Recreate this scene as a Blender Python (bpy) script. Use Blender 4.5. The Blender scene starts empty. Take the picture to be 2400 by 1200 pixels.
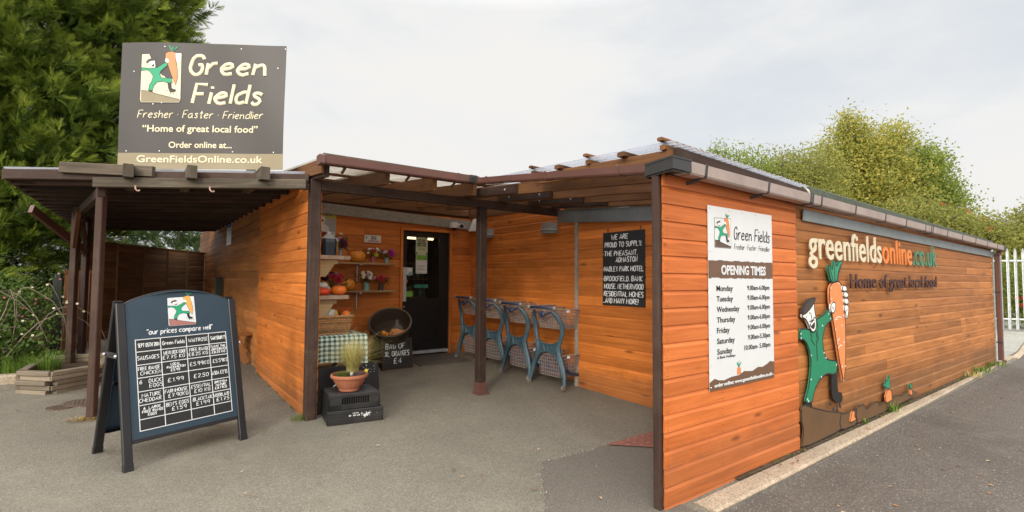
import bpy, math, random
import numpy as np
from mathutils import Vector, Matrix
from math import sin, cos, pi, radians, sqrt, floor

# ------------------------------------------------------------------ camera, sky, sun, exposure
sc = bpy.context.scene
col = sc.collection
R = random.Random(7)
cd = bpy.data.cameras.new('camera'); cam = bpy.data.objects.new('camera', cd); col.objects.link(cam)
cd.sensor_width = 36.0; cd.lens = 17.583; cd.clip_start = 0.05; cd.clip_end = 3000
_A = Vector((1574.0, -65.5, -1172.195)).normalized()
_B = Vector((-875.0, -49.0, -1172.195)).normalized()
_U = _A.cross(_B)
cam.matrix_world = Matrix.Translation((-2.805, -2.119, 1.524)) @ Matrix((_A, _B, _U)).to_4x4()
sc.camera = cam

SUN_DIR = Vector((-0.73, -0.58, 0.40)).normalized()
sun_el = math.asin(SUN_DIR.z); sun_az = math.atan2(SUN_DIR.x, SUN_DIR.y)
sl = bpy.data.lights.new('sun', 'SUN'); sl.energy = 1.7; sl.angle = radians(9); sl.color = (1.0, 0.90, 0.74)
so = bpy.data.objects.new('sun', sl); col.objects.link(so)
so.rotation_euler = (-SUN_DIR).to_track_quat('-Z', 'Y').to_euler()

world = bpy.data.worlds.new('World'); sc.world = world; world.use_nodes = True
wt = world.node_tree; wt.nodes.clear()
def wn(t, **k):
    n = wt.nodes.new(t)
    for a, b in k.items(): setattr(n, a, b)
    return n
sky = wn('ShaderNodeTexSky', sky_type='NISHITA', sun_disc=False, sun_elevation=sun_el, sun_rotation=sun_az, air_density=1.2, dust_density=2.5)
bg1 = wn('ShaderNodeBackground'); bg1.inputs[1].default_value = 0.10; wt.links.new(sky.outputs[0], bg1.inputs[0])
tc = wn('ShaderNodeTexCoord'); sx = wn('ShaderNodeSeparateXYZ'); wt.links.new(tc.outputs['Generated'], sx.inputs[0])
mp = wn('ShaderNodeMapping'); mp.inputs['Scale'].default_value = (1, 1, 2.6); wt.links.new(tc.outputs['Generated'], mp.inputs[0])
nz = wn('ShaderNodeTexNoise'); nz.inputs['Scale'].default_value = 1.7; nz.inputs['Detail'].default_value = 7; nz.inputs['Roughness'].default_value = .55
wt.links.new(mp.outputs[0], nz.inputs['Vector'])
cr = wn('ShaderNodeValToRGB')
cr.color_ramp.elements[0].position = .36; cr.color_ramp.elements[0].color = (.825, .855, .885, 1)
cr.color_ramp.elements[1].position = .58; cr.color_ramp.elements[1].color = (.90, .89, .87, 1)
wt.links.new(nz.outputs[0], cr.inputs[0])
# overcast: the cloud deck is brighter overhead than near the horizon
el = wn('ShaderNodeMapRange'); el.inputs['From Min'].default_value = .48; el.inputs['From Max'].default_value = .95
el.inputs['To Min'].default_value = 1.0; el.inputs['To Max'].default_value = 3.6; wt.links.new(sx.outputs[2], el.inputs['Value'])
bg2 = wn('ShaderNodeBackground'); wt.links.new(cr.outputs[0], bg2.inputs[0]); # added sky glow sunward, out of view, to fill shade under the canopies
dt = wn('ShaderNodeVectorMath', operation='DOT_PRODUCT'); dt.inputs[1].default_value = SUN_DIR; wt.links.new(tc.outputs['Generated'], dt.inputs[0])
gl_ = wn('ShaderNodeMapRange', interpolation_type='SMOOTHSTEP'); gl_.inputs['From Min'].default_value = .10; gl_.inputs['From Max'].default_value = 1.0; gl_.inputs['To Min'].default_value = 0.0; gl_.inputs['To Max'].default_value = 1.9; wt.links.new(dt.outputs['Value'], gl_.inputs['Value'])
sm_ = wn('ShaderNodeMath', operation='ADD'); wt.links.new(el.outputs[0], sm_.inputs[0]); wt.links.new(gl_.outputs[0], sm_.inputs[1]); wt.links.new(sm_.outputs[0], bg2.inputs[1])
cov = wn('ShaderNodeMapRange'); cov.inputs['From Min'].default_value = .30; cov.inputs['From Max'].default_value = .52
cov.inputs['To Min'].default_value = .80; cov.inputs['To Max'].default_value = 1.0; wt.links.new(nz.outputs[0], cov.inputs['Value'])
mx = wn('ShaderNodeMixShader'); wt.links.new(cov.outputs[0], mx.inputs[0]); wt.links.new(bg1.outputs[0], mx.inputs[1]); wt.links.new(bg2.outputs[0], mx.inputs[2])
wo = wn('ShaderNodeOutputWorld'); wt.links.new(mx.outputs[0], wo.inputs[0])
sc.view_settings.view_transform = 'Standard'; sc.view_settings.look = 'None'
sc.view_settings.exposure = 0.0; sc.view_settings.gamma = 1.0

# ------------------------------------------------------------------ objects, names, labels
def tag(o, label=None, cat=None, group=None, kind=None):
    if label: o['label'] = label
    if cat: o['category'] = cat
    if group: o['group'] = group
    if kind: o['kind'] = kind
    return o
def thing(name, label, cat, loc=(0, 0, 0), rz=0.0, group=None, mat=None):
    o = bpy.data.objects.new(name, None); col.objects.link(o)
    if mat is not None: o.matrix_basis = mat
    else: o.location = loc; o.rotation_euler = (0, 0, rz)
    o.empty_display_size = .05
    return tag(o, label, cat, group)
def kids(o): return [c for c in bpy.data.objects if c.parent is o]
def dup(o, mat=None, label=None, parent=None):
    c = o.copy(); col.objects.link(c); c.parent = parent
    if label: c['label'] = label
    if mat is not None: c.matrix_basis = mat
    for k in kids(o): dup(k, parent=c)
    return c
def root_mat(o):
    while o.parent: o = o.parent
    return o.matrix_basis.copy() if True else None
def TRS(loc, rz=0, s=1): return Matrix.Translation(loc) @ Matrix.Rotation(rz, 4, 'Z') @ Matrix.Scale(s, 4)

class F:                                   # a plane to draw on: origin, right, up, outward normal
    def __init__(s, o, ux, uy):
        s.o = Vector(o); s.x = Vector(ux).normalized(); s.y = Vector(uy).normalized(); s.n = s.x.cross(s.y).normalized()
    def p(s, a, b, t=0.0): return s.o + s.x * a + s.y * b + s.n * t

# ------------------------------------------------------------------ mesh builder
class MB:
    def __init__(s): s.v = []; s.f = []; s.uv = []; s.t = []; s.m = []
    def q(s, idx, uv=None, t=.5, m=0):
        s.f.append(tuple(idx)); s.uv.append(uv or [(s.v[i][0] + s.v[i][1], s.v[i][2]) for i in idx]); s.t.append(t); s.m.append(m)
    def poly(s, pts, uv=None, t=.5, m=0):
        b = len(s.v); s.v += [tuple(p) for p in pts]; s.q(range(b, b + len(pts)), uv, t, m)
    def ext(s, prof, p0, p1, up=(0, 0, 1), caps=True, closed=True, t=None, m=0, uo=None, p1prof=None):
        p0 = Vector(p0); p1 = Vector(p1); d = (p1 - p0); L = d.length; d.normalize()
        sd = d.cross(Vector(up)).normalized(); u2 = sd.cross(d).normalized()
        t = R.random() if t is None else t; uo = (R.random() * 40, R.random() * 40) if uo is None else uo
        b = len(s.v); n = len(prof)
        for pr, pt in ((prof, p0), (p1prof or prof, p1)):
            s.v += [tuple(pt + sd * x + u2 * y) for x, y in pr]
        acc = 0.0; k = n if closed else n - 1
        for i in range(k):
            j = (i + 1) % n; w = sqrt((prof[j][0] - prof[i][0]) ** 2 + (prof[j][1] - prof[i][1]) ** 2)
            s.q((b + i, b + j, b + n + j, b + n + i), [(uo[0], uo[1] + acc), (uo[0], uo[1] + acc + w), (uo[0] + L, uo[1] + acc + w), (uo[0] + L, uo[1] + acc)], t, m)
            acc += w
        if caps and closed:
            s.q([b + i for i in reversed(range(n))], [(uo[0] + 77 + prof[i][1], uo[1] + prof[i][0] * .2) for i in reversed(range(n))], t, m)
            s.q([b + n + i for i in range(n)], [(uo[0] + 99 + prof[i][1], uo[1] + prof[i][0] * .2) for i in range(n)], t, m)
    def bar(s, p0, p1, w, h, up=(0, 0, 1), c=.004, t=None, m=0):
        a = w / 2; b = h / 2; c = min(c, a * .6, b * .6)
        s.ext([(-a + c, -b), (a - c, -b), (a, -b + c), (a, b - c), (a - c, b), (-a + c, b), (-a, b - c), (-a, -b + c)], p0, p1, up, t=t, m=m)
    def box(s, c, size, rz=0, ch=.004, t=None, m=0):
        c = Vector(c); h = Vector((0, 0, size[2] / 2)); s.bar(c - h, c + h, size[0], size[1], up=(-sin(rz), cos(rz), 0) if True else None, c=ch, t=t, m=m)
    def tube(s, pts, rad, n=8, flat=1.0, up=None, t=.5, m=0, cap=True):
        pts = [Vector(p) for p in pts]; k = len(pts)
        if not hasattr(rad, '__len__'): rad = [rad] * k
        b = len(s.v); pu = None
        for i, p in enumerate(pts):
            d = (pts[min(i + 1, k - 1)] - pts[max(i - 1, 0)])
            if d.length < 1e-9: d = Vector((0, 0, 1))
            d.normalize()
            if up is not None: a = Vector(up)
            elif pu is None: a = Vector((0, 0, 1)) if abs(d.z) < .9 else Vector((1, 0, 0))
            else: a = pu
            sd = d.cross(a)
            if sd.length < 1e-6: sd = d.cross(Vector((.3, .7, .2)))
            sd.normalize(); u2 = sd.cross(d).normalized(); pu = u2
            for j in range(n):
                an = 2 * pi * j / n; s.v.append(tuple(p + sd * cos(an) * rad[i] + u2 * sin(an) * rad[i] * flat))
        L = 0
        for i in range(k - 1):
            dl = (pts[i + 1] - pts[i]).length
            for j in range(n):
                j2 = (j + 1) % n; r2 = 2 * pi * rad[i] / n
                s.q((b + i * n + j, b + i * n + j2, b + (i + 1) * n + j2, b + (i + 1) * n + j), [(L, j * r2), (L, (j + 1) * r2), (L + dl, (j + 1) * r2), (L + dl, j * r2)], t, m)
            L += dl
        if cap:
            s.q([b + j for j in reversed(range(n))], None, t, m); s.q([b + (k - 1) * n + j for j in range(n)], None, t, m)
    def lathe(s, c, prof, n=24, t=.5, m=0, rib=None, ax=None):
        # prof: (r, z); ax: optional 3x3 to tilt
        b = len(s.v); c = Vector(c)
        for r, z in prof:
            for j in range(n):
                a = 2 * pi * j / n; rr = r * (1 + (rib(a, z) if rib else 0)); p = Vector((rr * cos(a), rr * sin(a), z))
                s.v.append(tuple(c + (ax @ p if ax is not None else p)))
        for i in range(len(prof) - 1):
            for j in range(n):
                j2 = (j + 1) % n
                s.q((b + i * n + j, b + i * n + j2, b + (i + 1) * n + j2, b + (i + 1) * n + j), [(j / n, prof[i][1]), ((j + 1) / n, prof[i][1]), ((j + 1) / n, prof[i + 1][1]), (j / n, prof[i + 1][1])], t, m)
    def prism(s, fr, pts, t0, t1, t=.5, m=0):
        ar = sum(pts[i][0] * pts[(i + 1) % len(pts)][1] - pts[(i + 1) % len(pts)][0] * pts[i][1] for i in range(len(pts)))
        if ar < 0: pts = pts[::-1]
        b = len(s.v); n = len(pts)
        s.v += [tuple(fr.p(x, y, t1)) for x, y in pts] + [tuple(fr.p(x, y, t0)) for x, y in pts]
        s.q(range(b, b + n), [(x, y) for x, y in pts], t, m)
        for i in range(n):
            j = (i + 1) % n; s.q((b + i, b + n + i, b + n + j, b + j), None, t, m)
    def rect(s, fr, x0, y0, x1, y1, t0, t1, t=.5, m=0): s.prism(fr, [(x0, y0), (x1, y0), (x1, y1), (x0, y1)], t0, t1, t, m)
    def disc(s, fr, x, y, r, t0, t1, n=10, t=.5, m=0): s.prism(fr, [(x + r * cos(2 * pi * i / n), y + r * sin(2 * pi * i / n)) for i in range(n)], t0, t1, t, m)
    def ball(s, c, r, n=12, k=8, t=.5, m=0, wob=0.0, rr=None):
        if not hasattr(r, '__len__'): r = (r, r, r)
        b = len(s.v); c = Vector(c); rr = rr or R
        for i in range(k + 1):
            th = pi * i / k
            for j in range(n):
                a = 2 * pi * j / n; w = 1 + wob * (rr.random() - .5)
                s.v.append((c.x + r[0] * sin(th) * cos(a) * w, c.y + r[1] * sin(th) * sin(a) * w, c.z - r[2] * cos(th)))
        for i in range(k):
            for j in range(n):
                j2 = (j + 1) % n; s.q((b + i * n + j, b + i * n + j2, b + (i + 1) * n + j2, b + (i + 1) * n + j), None, t, m)
    def build(s, name, mats, parent=None, world=True, smooth=False, label=None):
        if not isinstance(mats, (list, tuple)): mats = [mats]
        vs = s.v
        if parent is not None and world:
            inv = root_mat(parent).inverted(); vs = [tuple(inv @ Vector(p)) for p in s.v]
        me = bpy.data.meshes.new(name); me.from_pydata(vs, [], s.f); me.update()
        uvl = me.uv_layers.new(name='UVMap'); flat = [c for f in s.uv for uv in f for c in uv]
        uvl.data.foreach_set('uv', flat)
        at = me.attributes.new('tone', 'FLOAT', 'FACE'); at.data.foreach_set('value', s.t)
        for mt in mats: me.materials.append(mt)
        if len(mats) > 1: me.polygons.foreach_set('material_index', s.m)
        if smooth: me.polygons.foreach_set('use_smooth', [True] * len(me.polygons))
        o = bpy.data.objects.new(name, me); col.objects.link(o)
        if parent is not None: o.parent = parent
        if label: o['label'] = label
        if smooth == 'auto':
            me.set_sharp_from_angle(angle=radians(38))
        return o

# ------------------------------------------------------------------ materials
def _mat(name):
    m = bpy.data.materials.new(name); m.use_nodes = True; nt = m.node_tree; return m, nt, nt.nodes['Principled BSDF']
def N(nt, t, **k):
    n = nt.nodes.new(t)
    for a, b in k.items():
        if a in n.inputs: n.inputs[a].default_value = b
        else: setattr(n, a, b)
    return n
def c4(c): return (c[0], c[1], c[2], 1)
def ramp(nt, fac, stops):
    r = nt.nodes.new('ShaderNodeValToRGB'); e = r.color_ramp.elements
    while len(e) > 1: e.remove(e[-1])
    e[0].position = stops[0][0]; e[0].color = c4(stops[0][1])
    for p, c in stops[1:]:
        x = e.new(p); x.color = c4(c)
    nt.links.new(fac, r.inputs[0]); return r.outputs[0]
def mixc(nt, fac, a, b, mode='MIX'):
    n = nt.nodes.new('ShaderNodeMix'); n.data_type = 'RGBA'; n.blend_type = mode
    for sck, v in ((n.inputs[0], fac), (n.inputs[6], a), (n.inputs[7], b)):
        if hasattr(v, 'is_linked') or hasattr(v, 'links'): nt.links.new(v, sck)
        else: sck.default_value = v if isinstance(v, (int, float)) else c4(v)
    return n.outputs[2]
def bump(nt, b, h, st=.3, dist=.01):
    n = N(nt, 'ShaderNodeBump'); n.inputs['Strength'].default_value = st; n.inputs['Distance'].default_value = dist
    nt.links.new(h, n.inputs['Height']); nt.links.new(n.outputs[0], b.inputs['Normal'])
def paint(name, c, rough=.5, var=.12, scale=6.0, bmp=0.0, metal=0.0, dirt=0.0, spec=.5, tone=0.0):
    m, nt, b = _mat(name); tcn = N(nt, 'ShaderNodeTexCoord')
    no = N(nt, 'ShaderNodeTexNoise', Scale=scale, Detail=6.0, Roughness=.65); nt.links.new(tcn.outputs['Object'], no.inputs['Vector'])
    lo = [x * (1 - var) for x in c]; hi = [min(1, x * (1 + var)) for x in c]
    o = ramp(nt, no.outputs[0], [(.3, lo), (.7, hi)])
    if tone:
        a = N(nt, 'ShaderNodeAttribute', attribute_name='tone')
        mr = N(nt, 'ShaderNodeMapRange'); mr.inputs['To Min'].default_value = 1 - tone; mr.inputs['To Max'].default_value = 1 + tone; nt.links.new(a.outputs['Fac'], mr.inputs[0])
        vm = N(nt, 'ShaderNodeVectorMath', operation='SCALE'); nt.links.new(o, vm.inputs[0]); nt.links.new(mr.outputs[0], vm.inputs['Scale']); o = vm.outputs[0]
    if dirt:
        n2 = N(nt, 'ShaderNodeTexNoise', Scale=scale * .35, Detail=8.0, Roughness=.7); nt.links.new(tcn.outputs['Object'], n2.inputs['Vector'])
        f = ramp(nt, n2.outputs[0], [(.5, (0, 0, 0)), (.75, (dirt, dirt, dirt))]); o = mixc(nt, f, o, (.09, .075, .055))
    nt.links.new(o, b.inputs['Base Color']); b.inputs['Roughness'].default_value = rough; b.inputs['Metallic'].default_value = metal; b.inputs['Specular IOR Level'].default_value = spec
    if bmp: bump(nt, b, no.outputs[0], bmp, .01)
    return m
def wood(name, dark, mid, light, rough=.6, grain=1.0, tone=.25, weather=None, knots=True, bst=.25, foot=0):
    m, nt, b = _mat(name); uv = N(nt, 'ShaderNodeUVMap', uv_map='UVMap')
    mp1 = N(nt, 'ShaderNodeMapping'); mp1.inputs['Scale'].default_value = (1.6, 34 * grain, 1); nt.links.new(uv.outputs[0], mp1.inputs[0])
    no = N(nt, 'ShaderNodeTexNoise', Scale=1.0, Detail=5.0, Roughness=.6, Distortion=.6); nt.links.new(mp1.outputs[0], no.inputs['Vector'])
    mp2 = N(nt, 'ShaderNodeMapping'); mp2.inputs['Scale'].default_value = (.9, 4, 1); nt.links.new(uv.outputs[0], mp2.inputs[0])
    n2 = N(nt, 'ShaderNodeTexNoise', Scale=1.0, Detail=4.0, Roughness=.6); nt.links.new(mp2.outputs[0], n2.inputs['Vector'])
    ad = N(nt, 'ShaderNodeMath', operation='ADD'); nt.links.new(no.outputs[0], ad.inputs[0]); nt.links.new(n2.outputs[0], ad.inputs[1])
    hf = N(nt, 'ShaderNodeMath', operation='MULTIPLY'); hf.inputs[1].default_value = .5; nt.links.new(ad.outputs[0], hf.inputs[0])
    o = ramp(nt, hf.outputs[0], [(.32, dark), (.5, mid), (.68, light)])
    if knots:
        mp3 = N(nt, 'ShaderNodeMapping'); mp3.inputs['Scale'].default_value = (1.5, 5.0, 1); nt.links.new(uv.outputs[0], mp3.inputs[0])
        vo = N(nt, 'ShaderNodeTexVoronoi', Scale=1.0); nt.links.new(mp3.outputs[0], vo.inputs['Vector'])
        kf = ramp(nt, vo.outputs['Distance'], [(.05, (.75, .75, .75)), (.13, (0, 0, 0))]); o = mixc(nt, kf, o, [x * .35 for x in dark])
    a = N(nt, 'ShaderNodeAttribute', attribute_name='tone')
    mr = N(nt, 'ShaderNodeMapRange'); mr.inputs['To Min'].default_value = 1 - tone; mr.inputs['To Max'].default_value = 1 + tone; nt.links.new(a.outputs['Fac'], mr.inputs[0])
    vm = N(nt, 'ShaderNodeVectorMath', operation='SCALE'); nt.links.new(o, vm.inputs[0]); nt.links.new(mr.outputs[0], vm.inputs['Scale']); o = vm.outputs[0]
    if weather:
        tcn = N(nt, 'ShaderNodeTexCoord'); n4 = N(nt, 'ShaderNodeTexNoise', Scale=1.7, Detail=9.0, Roughness=.75); nt.links.new(tcn.outputs['Object'], n4.inputs['Vector'])
        f = ramp(nt, n4.outputs[0], [(.48, (0, 0, 0)), (.72, (weather[3],) * 3)]); o = mixc(nt, f, o, weather[:3])
    if foot:      # splash stains and algae on the lowest boards, ragged upper edge
        t2 = N(nt, 'ShaderNodeTexCoord'); sz = N(nt, 'ShaderNodeSeparateXYZ'); nt.links.new(t2.outputs['Object'], sz.inputs[0]); n5 = N(nt, 'ShaderNodeTexNoise', Scale=5.0, Detail=8.0, Roughness=.7); nt.links.new(t2.outputs['Object'], n5.inputs['Vector'])
        ma = N(nt, 'ShaderNodeMath', operation='MULTIPLY_ADD'); ma.inputs[1].default_value = -.55; nt.links.new(n5.outputs[0], ma.inputs[0]); nt.links.new(sz.outputs[2], ma.inputs[2])
        f = ramp(nt, ma.outputs[0], [(0, (foot,) * 3), (.14, (0, 0, 0))]); o = mixc(nt, f, o, (.10, .065, .035))
    nt.links.new(o, b.inputs['Base Color']); b.inputs['Roughness'].default_value = rough; b.inputs['Specular IOR Level'].default_value = .3
    bump(nt, b, hf.outputs[0], bst, .004)
    return m
def asphalt(name, base, chip, scale=170.0, spot=.5, stain=.25, bst=.7):
    m, nt, b = _mat(name); tcn = N(nt, 'ShaderNodeTexCoord')
    vo = N(nt, 'ShaderNodeTexVoronoi', Scale=scale); nt.links.new(tcn.outputs['Object'], vo.inputs['Vector'])
    wnz = N(nt, 'ShaderNodeTexNoise', Scale=scale * .35, Detail=3.0); nt.links.new(tcn.outputs['Object'], wnz.inputs['Vector'])
    sep = N(nt, 'ShaderNodeSeparateColor'); nt.links.new(vo.outputs['Color'], sep.inputs[0])
    o = ramp(nt, sep.outputs[0], [(0, [x * .68 for x in base]), (.5, base), (1 - spot * .12, [x * 1.25 for x in base]), (1, chip)])
    n1 = N(nt, 'ShaderNodeTexNoise', Scale=.55, Detail=8.0, Roughness=.62); nt.links.new(tcn.outputs['Object'], n1.inputs['Vector'])
    f = ramp(nt, n1.outputs[0], [(.36, (stain,) * 3), (.56, (0, 0, 0))]); o = mixc(nt, f, o, [x * .5 for x in base])
    n3 = N(nt, 'ShaderNodeTexNoise', Scale=2.6, Detail=8.0, Roughness=.7); nt.links.new(tcn.outputs['Object'], n3.inputs['Vector'])
    f3 = ramp(nt, n3.outputs[0], [(.52, (0, 0, 0)), (.74, (stain * 1.3,) * 3)]); o = mixc(nt, f3, o, [x * 1.5 for x in base])
    nt.links.new(o, b.inputs['Base Color']); b.inputs['Roughness'].default_value = .85; b.inputs['Specular IOR Level'].default_value = .25
    mxh = N(nt, 'ShaderNodeMath', operation='ADD'); nt.links.new(vo.outputs['Distance'], mxh.inputs[0]); nt.links.new(wnz.outputs[0], mxh.inputs[1])
    bump(nt, b, mxh.outputs[0], bst, .006)
    return m
def leafmat(name, stops, rough=.55, trans=.25):
    m, nt, b = _mat(name); a = N(nt, 'ShaderNodeAttribute', attribute_name='tone')
    o = ramp(nt, a.outputs['Fac'], stops); nt.links.new(o, b.inputs['Base Color']); b.inputs['Roughness'].default_value = rough; b.inputs['Specular IOR Level'].default_value = .25
    tr = N(nt, 'ShaderNodeBsdfTranslucent'); nt.links.new(o, tr.inputs[0]); ms = N(nt, 'ShaderNodeMixShader'); ms.inputs[0].default_value = trans
    nt.links.new(b.outputs[0], ms.inputs[1]); nt.links.new(tr.outputs[0], ms.inputs[2]); nt.links.new(ms.outputs[0], nt.nodes['Material Output'].inputs[0])
    return m
def glass(name, c=(1, 1, 1), rough=.03, alpha=.25):
    m, nt, b = _mat(name); b.inputs['Base Color'].default_value = c4(c); b.inputs['Roughness'].default_value = rough; b.inputs['Alpha'].default_value = alpha; return m

M = {}
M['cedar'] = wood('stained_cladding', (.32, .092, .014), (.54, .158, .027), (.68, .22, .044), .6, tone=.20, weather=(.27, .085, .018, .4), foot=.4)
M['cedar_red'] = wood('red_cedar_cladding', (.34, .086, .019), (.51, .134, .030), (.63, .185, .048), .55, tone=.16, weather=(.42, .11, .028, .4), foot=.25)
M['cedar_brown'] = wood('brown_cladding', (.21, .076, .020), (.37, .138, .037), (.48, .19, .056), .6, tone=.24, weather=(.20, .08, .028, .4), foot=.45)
M['brown'] = wood('dark_stained_timber', (.026, .013, .009), (.045, .023, .016), (.068, .036, .025), .7, tone=.25, weather=(.16, .12, .085, .28))
M['brown_mid'] = wood('mid_brown_timber', (.085, .036, .014), (.15, .064, .024), (.21, .095, .036), .65, tone=.3)
M['weathered'] = wood('weathered_timber', (.035, .027, .020), (.085, .065, .046), (.19, .155, .11), .85, tone=.3, weather=(.05, .06, .03, .4), bst=.6)
M['sleeper'] = wood('sleeper_timber', (.13, .10, .07), (.22, .175, .12), (.31, .255, .18), .85, tone=.3, weather=(.07, .055, .04, .5), bst=.6)
M['pine'] = wood('pale_pine', (.30, .19, .085), (.42, .28, .13), (.52, .37, .19), .65, tone=.18)
M['plank'] = wood('plank_timber', (.32, .21, .14), (.46, .32, .22), (.58, .43, .31), .7, tone=.2)
M['shelfwood'] = wood('shelf_timber', (.24, .135, .06), (.36, .22, .105), (.47, .31, .15), .65, tone=.2)
M['fence'] = wood('fence_timber', (.10, .054, .025), (.16, .088, .042), (.22, .125, .06), .8, tone=.3)
M['yard'] = asphalt('yard_asphalt', (.178, .158, .122), (.30, .275, .23), scale=150, spot=.7, stain=.32)
M['road'] = asphalt('road_asphalt', (.112, .095, .079), (.30, .27, .235), scale=130, stain=.4)
M['patch'] = asphalt('new_asphalt', (.135, .117, .096), (.26, .24, .21), scale=210, spot=.25, stain=.12, bst=.45)
M['concrete'] = asphalt('kerb_concrete', (.40, .315, .225), (.52, .45, .35), scale=90, stain=.4, bst=.4)
M['forecourt'] = asphalt('pale_concrete', (.30, .29, .25), (.45, .44, .40), scale=60, stain=.3, bst=.3)
M['soil'] = asphalt('bank_soil', (.085, .055, .033), (.20, .14, .09), scale=45, stain=.5, bst=1.0)
M['zinc'] = paint('zinc_flashing', (.27, .30, .305), .42, .14, 3.0, metal=.55, dirt=.25)
M['lead'] = paint('grey_felt_flashing', (.27, .245, .215), .8, .2, 25.0, bmp=.2, dirt=.3)
M['felt'] = asphalt('green_mineral_felt', (.085, .10, .075), (.20, .22, .18), scale=150, stain=.4, bst=.6)
M['gutter'] = paint('brown_plastic', (.12, .052, .040), .4, .15, 4.0, dirt=.35)
M['gutter_faded'] = paint('faded_brown_plastic', (.35, .27, .24), .5, .13, 5.0, dirt=.35)
M['gutter_dark'] = paint('dark_grey_plastic', (.035, .033, .032), .4, .15, 5.0)
M['black'] = paint('black_paint', (.010, .010, .010), .38, .2, 5.0)
M['blackmatt'] = paint('chalkboard_black', (.014, .014, .014), .6, .35, 9.0)
M['white'] = paint('white_enamel', (.64, .64, .64), .35, .04, 3.0)
M['offwhite'] = paint('off_white_paint', (.70, .66, .56), .45, .06, 3.0)
M['chalk'] = paint('chalk_pen', (.78, .78, .76), .8, .12, 60.0)
M['steel'] = paint('steel', (.55, .55, .55), .35, .1, 5.0, metal=.9)
M['galv'] = paint('galvanised_steel', (.56, .58, .58), .45, .18, 9.0, metal=.5, dirt=.12)
# ------------------------------------------------------------------ the ground
def sstep(a, b, x):
    x = min(1, max(0, (x - a) / (b - a))); return x * x * (3 - 2 * x)
def gz(x, y):
    xx = min(max(x, -12), 30)
    if y >= 0: z = .033 * min(y, 14)
    else: z = .012 * max(y, -8)
    z += .005 * xx
    z -= .045 * sstep(-.10, -.32, y) * sstep(-.3, .9, x)
    z += .35 * sstep(-3.8, -7.5, x) * sstep(5.0, 8.5, y) + .9 * sstep(-4.2, -9, x) * sstep(6.5, 12, y)
    return z
def grid(name, xs, ys, mat, keep=None, dz=0.0, kind='structure'):
    mb = MB(); ix = {}
    for i, x in enumerate(xs):
        for j, y in enumerate(ys):
            ix[i, j] = len(mb.v); mb.v.append((x, y, gz(x, y) + dz))
    for i in range(len(xs) - 1):
        for j in range(len(ys) - 1):
            mb.q((ix[i, j], ix[i + 1, j], ix[i + 1, j + 1], ix[i, j + 1]))
    o = mb.build(name, mat, smooth=True); tag(o, kind=kind); return o
def span(a, b, st):
    n = max(1, int(round((b - a) / st))); return [a + (b - a) * i / n for i in range(n + 1)]
xs = [-600, -200, -60] + span(-30, -10, 2) + span(-9.5, 14, .25) + span(15, 40, 2.5) + [80, 250, 600]
ys = [-600, -200, -60] + span(-30, -4, 2) + span(-3.5, 12, .25) + [-.32, -.28, -.24, -.2, -.16, -.12, -.10, 0] + span(13, 40, 3) + [80, 250, 600]
ys = sorted(set(round(v, 4) for v in ys))
grid('ground', xs, ys, M['yard'])
def sheet(name, poly, mat, dz, n=1, kind='structure', label=None):
    # a thin sheet that follows the ground, cut from a fine grid by a polygon outline
    from mathutils.geometry import delaunay_2d_cdt
    x0 = min(p[0] for p in poly); x1 = max(p[0] for p in poly); y0 = min(p[1] for p in poly); y1 = max(p[1] for p in poly)
    pts = [Vector(p) for p in poly]; m = len(pts)
    def inside(x, y):
        r = False
        for i in range(m):
            a = poly[i]; b = poly[i - 1]
            if (a[1] > y) != (b[1] > y) and x < (b[0] - a[0]) * (y - a[1]) / (b[1] - a[1]) + a[0]: r = not r
        return r
    xs2 = sorted(set([v for v in xs if x0 < v < x1])); ys2 = sorted(set([v for v in ys if y0 < v < y1]))
    pts += [Vector((x, y)) for x in xs2 for y in ys2 if inside(x, y)]
    v, e, f, *_ = delaunay_2d_cdt(pts, [(i, (i + 1) % m) for i in range(m)], [list(range(m))], 1, 1e-5)
    mb = MB(); mb.v = [(p.x, p.y, gz(p.x, p.y) + dz) for p in v]
    for fc in f: mb.q(fc)
    o = mb.build(name, mat, smooth=True); tag(o, label, kind=kind); return o
def rag(p0, p1, n, amp):
    r = random.Random(int(p0[0] * 100) + 5)
    return [(p0[0] + (p1[0] - p0[0]) * i / n + (r.random() - .5) * amp * (0 < i < n), p0[1] + (p1[1] - p0[1]) * i / n + (r.random() - .5) * amp * (0 < i < n)) for i in range(n + 1)]
edge = rag((-2.6, -2.6), (-.64, .42), 30, .03) + rag((-.64, .42), (-.13, 1.055), 10, .03)[1:] + rag((-.13, 1.055), (.607, 1.03), 10, .035)[1:]
sheet('new_tarmac', edge + [(.95, .735), (1.9, .72), (1.9, -.02), (.2, -.02), (.2, -2.6)], M['patch'], .004)
sheet('road', [(.2, -.24), (11.2, -.155), (14.5, .10), (40, 2.0), (90, -10), (60, -60), (-20, -60), (-6, -12), (-2.6, -2.6), (.2, -2.6)], M['road'], .008)
sheet('forecourt', [(10.2, .0), (12.2, .05), (14.6, .26), (40, 2.2), (40, 10), (10.2, 10)], M['forecourt'], .006)

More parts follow.
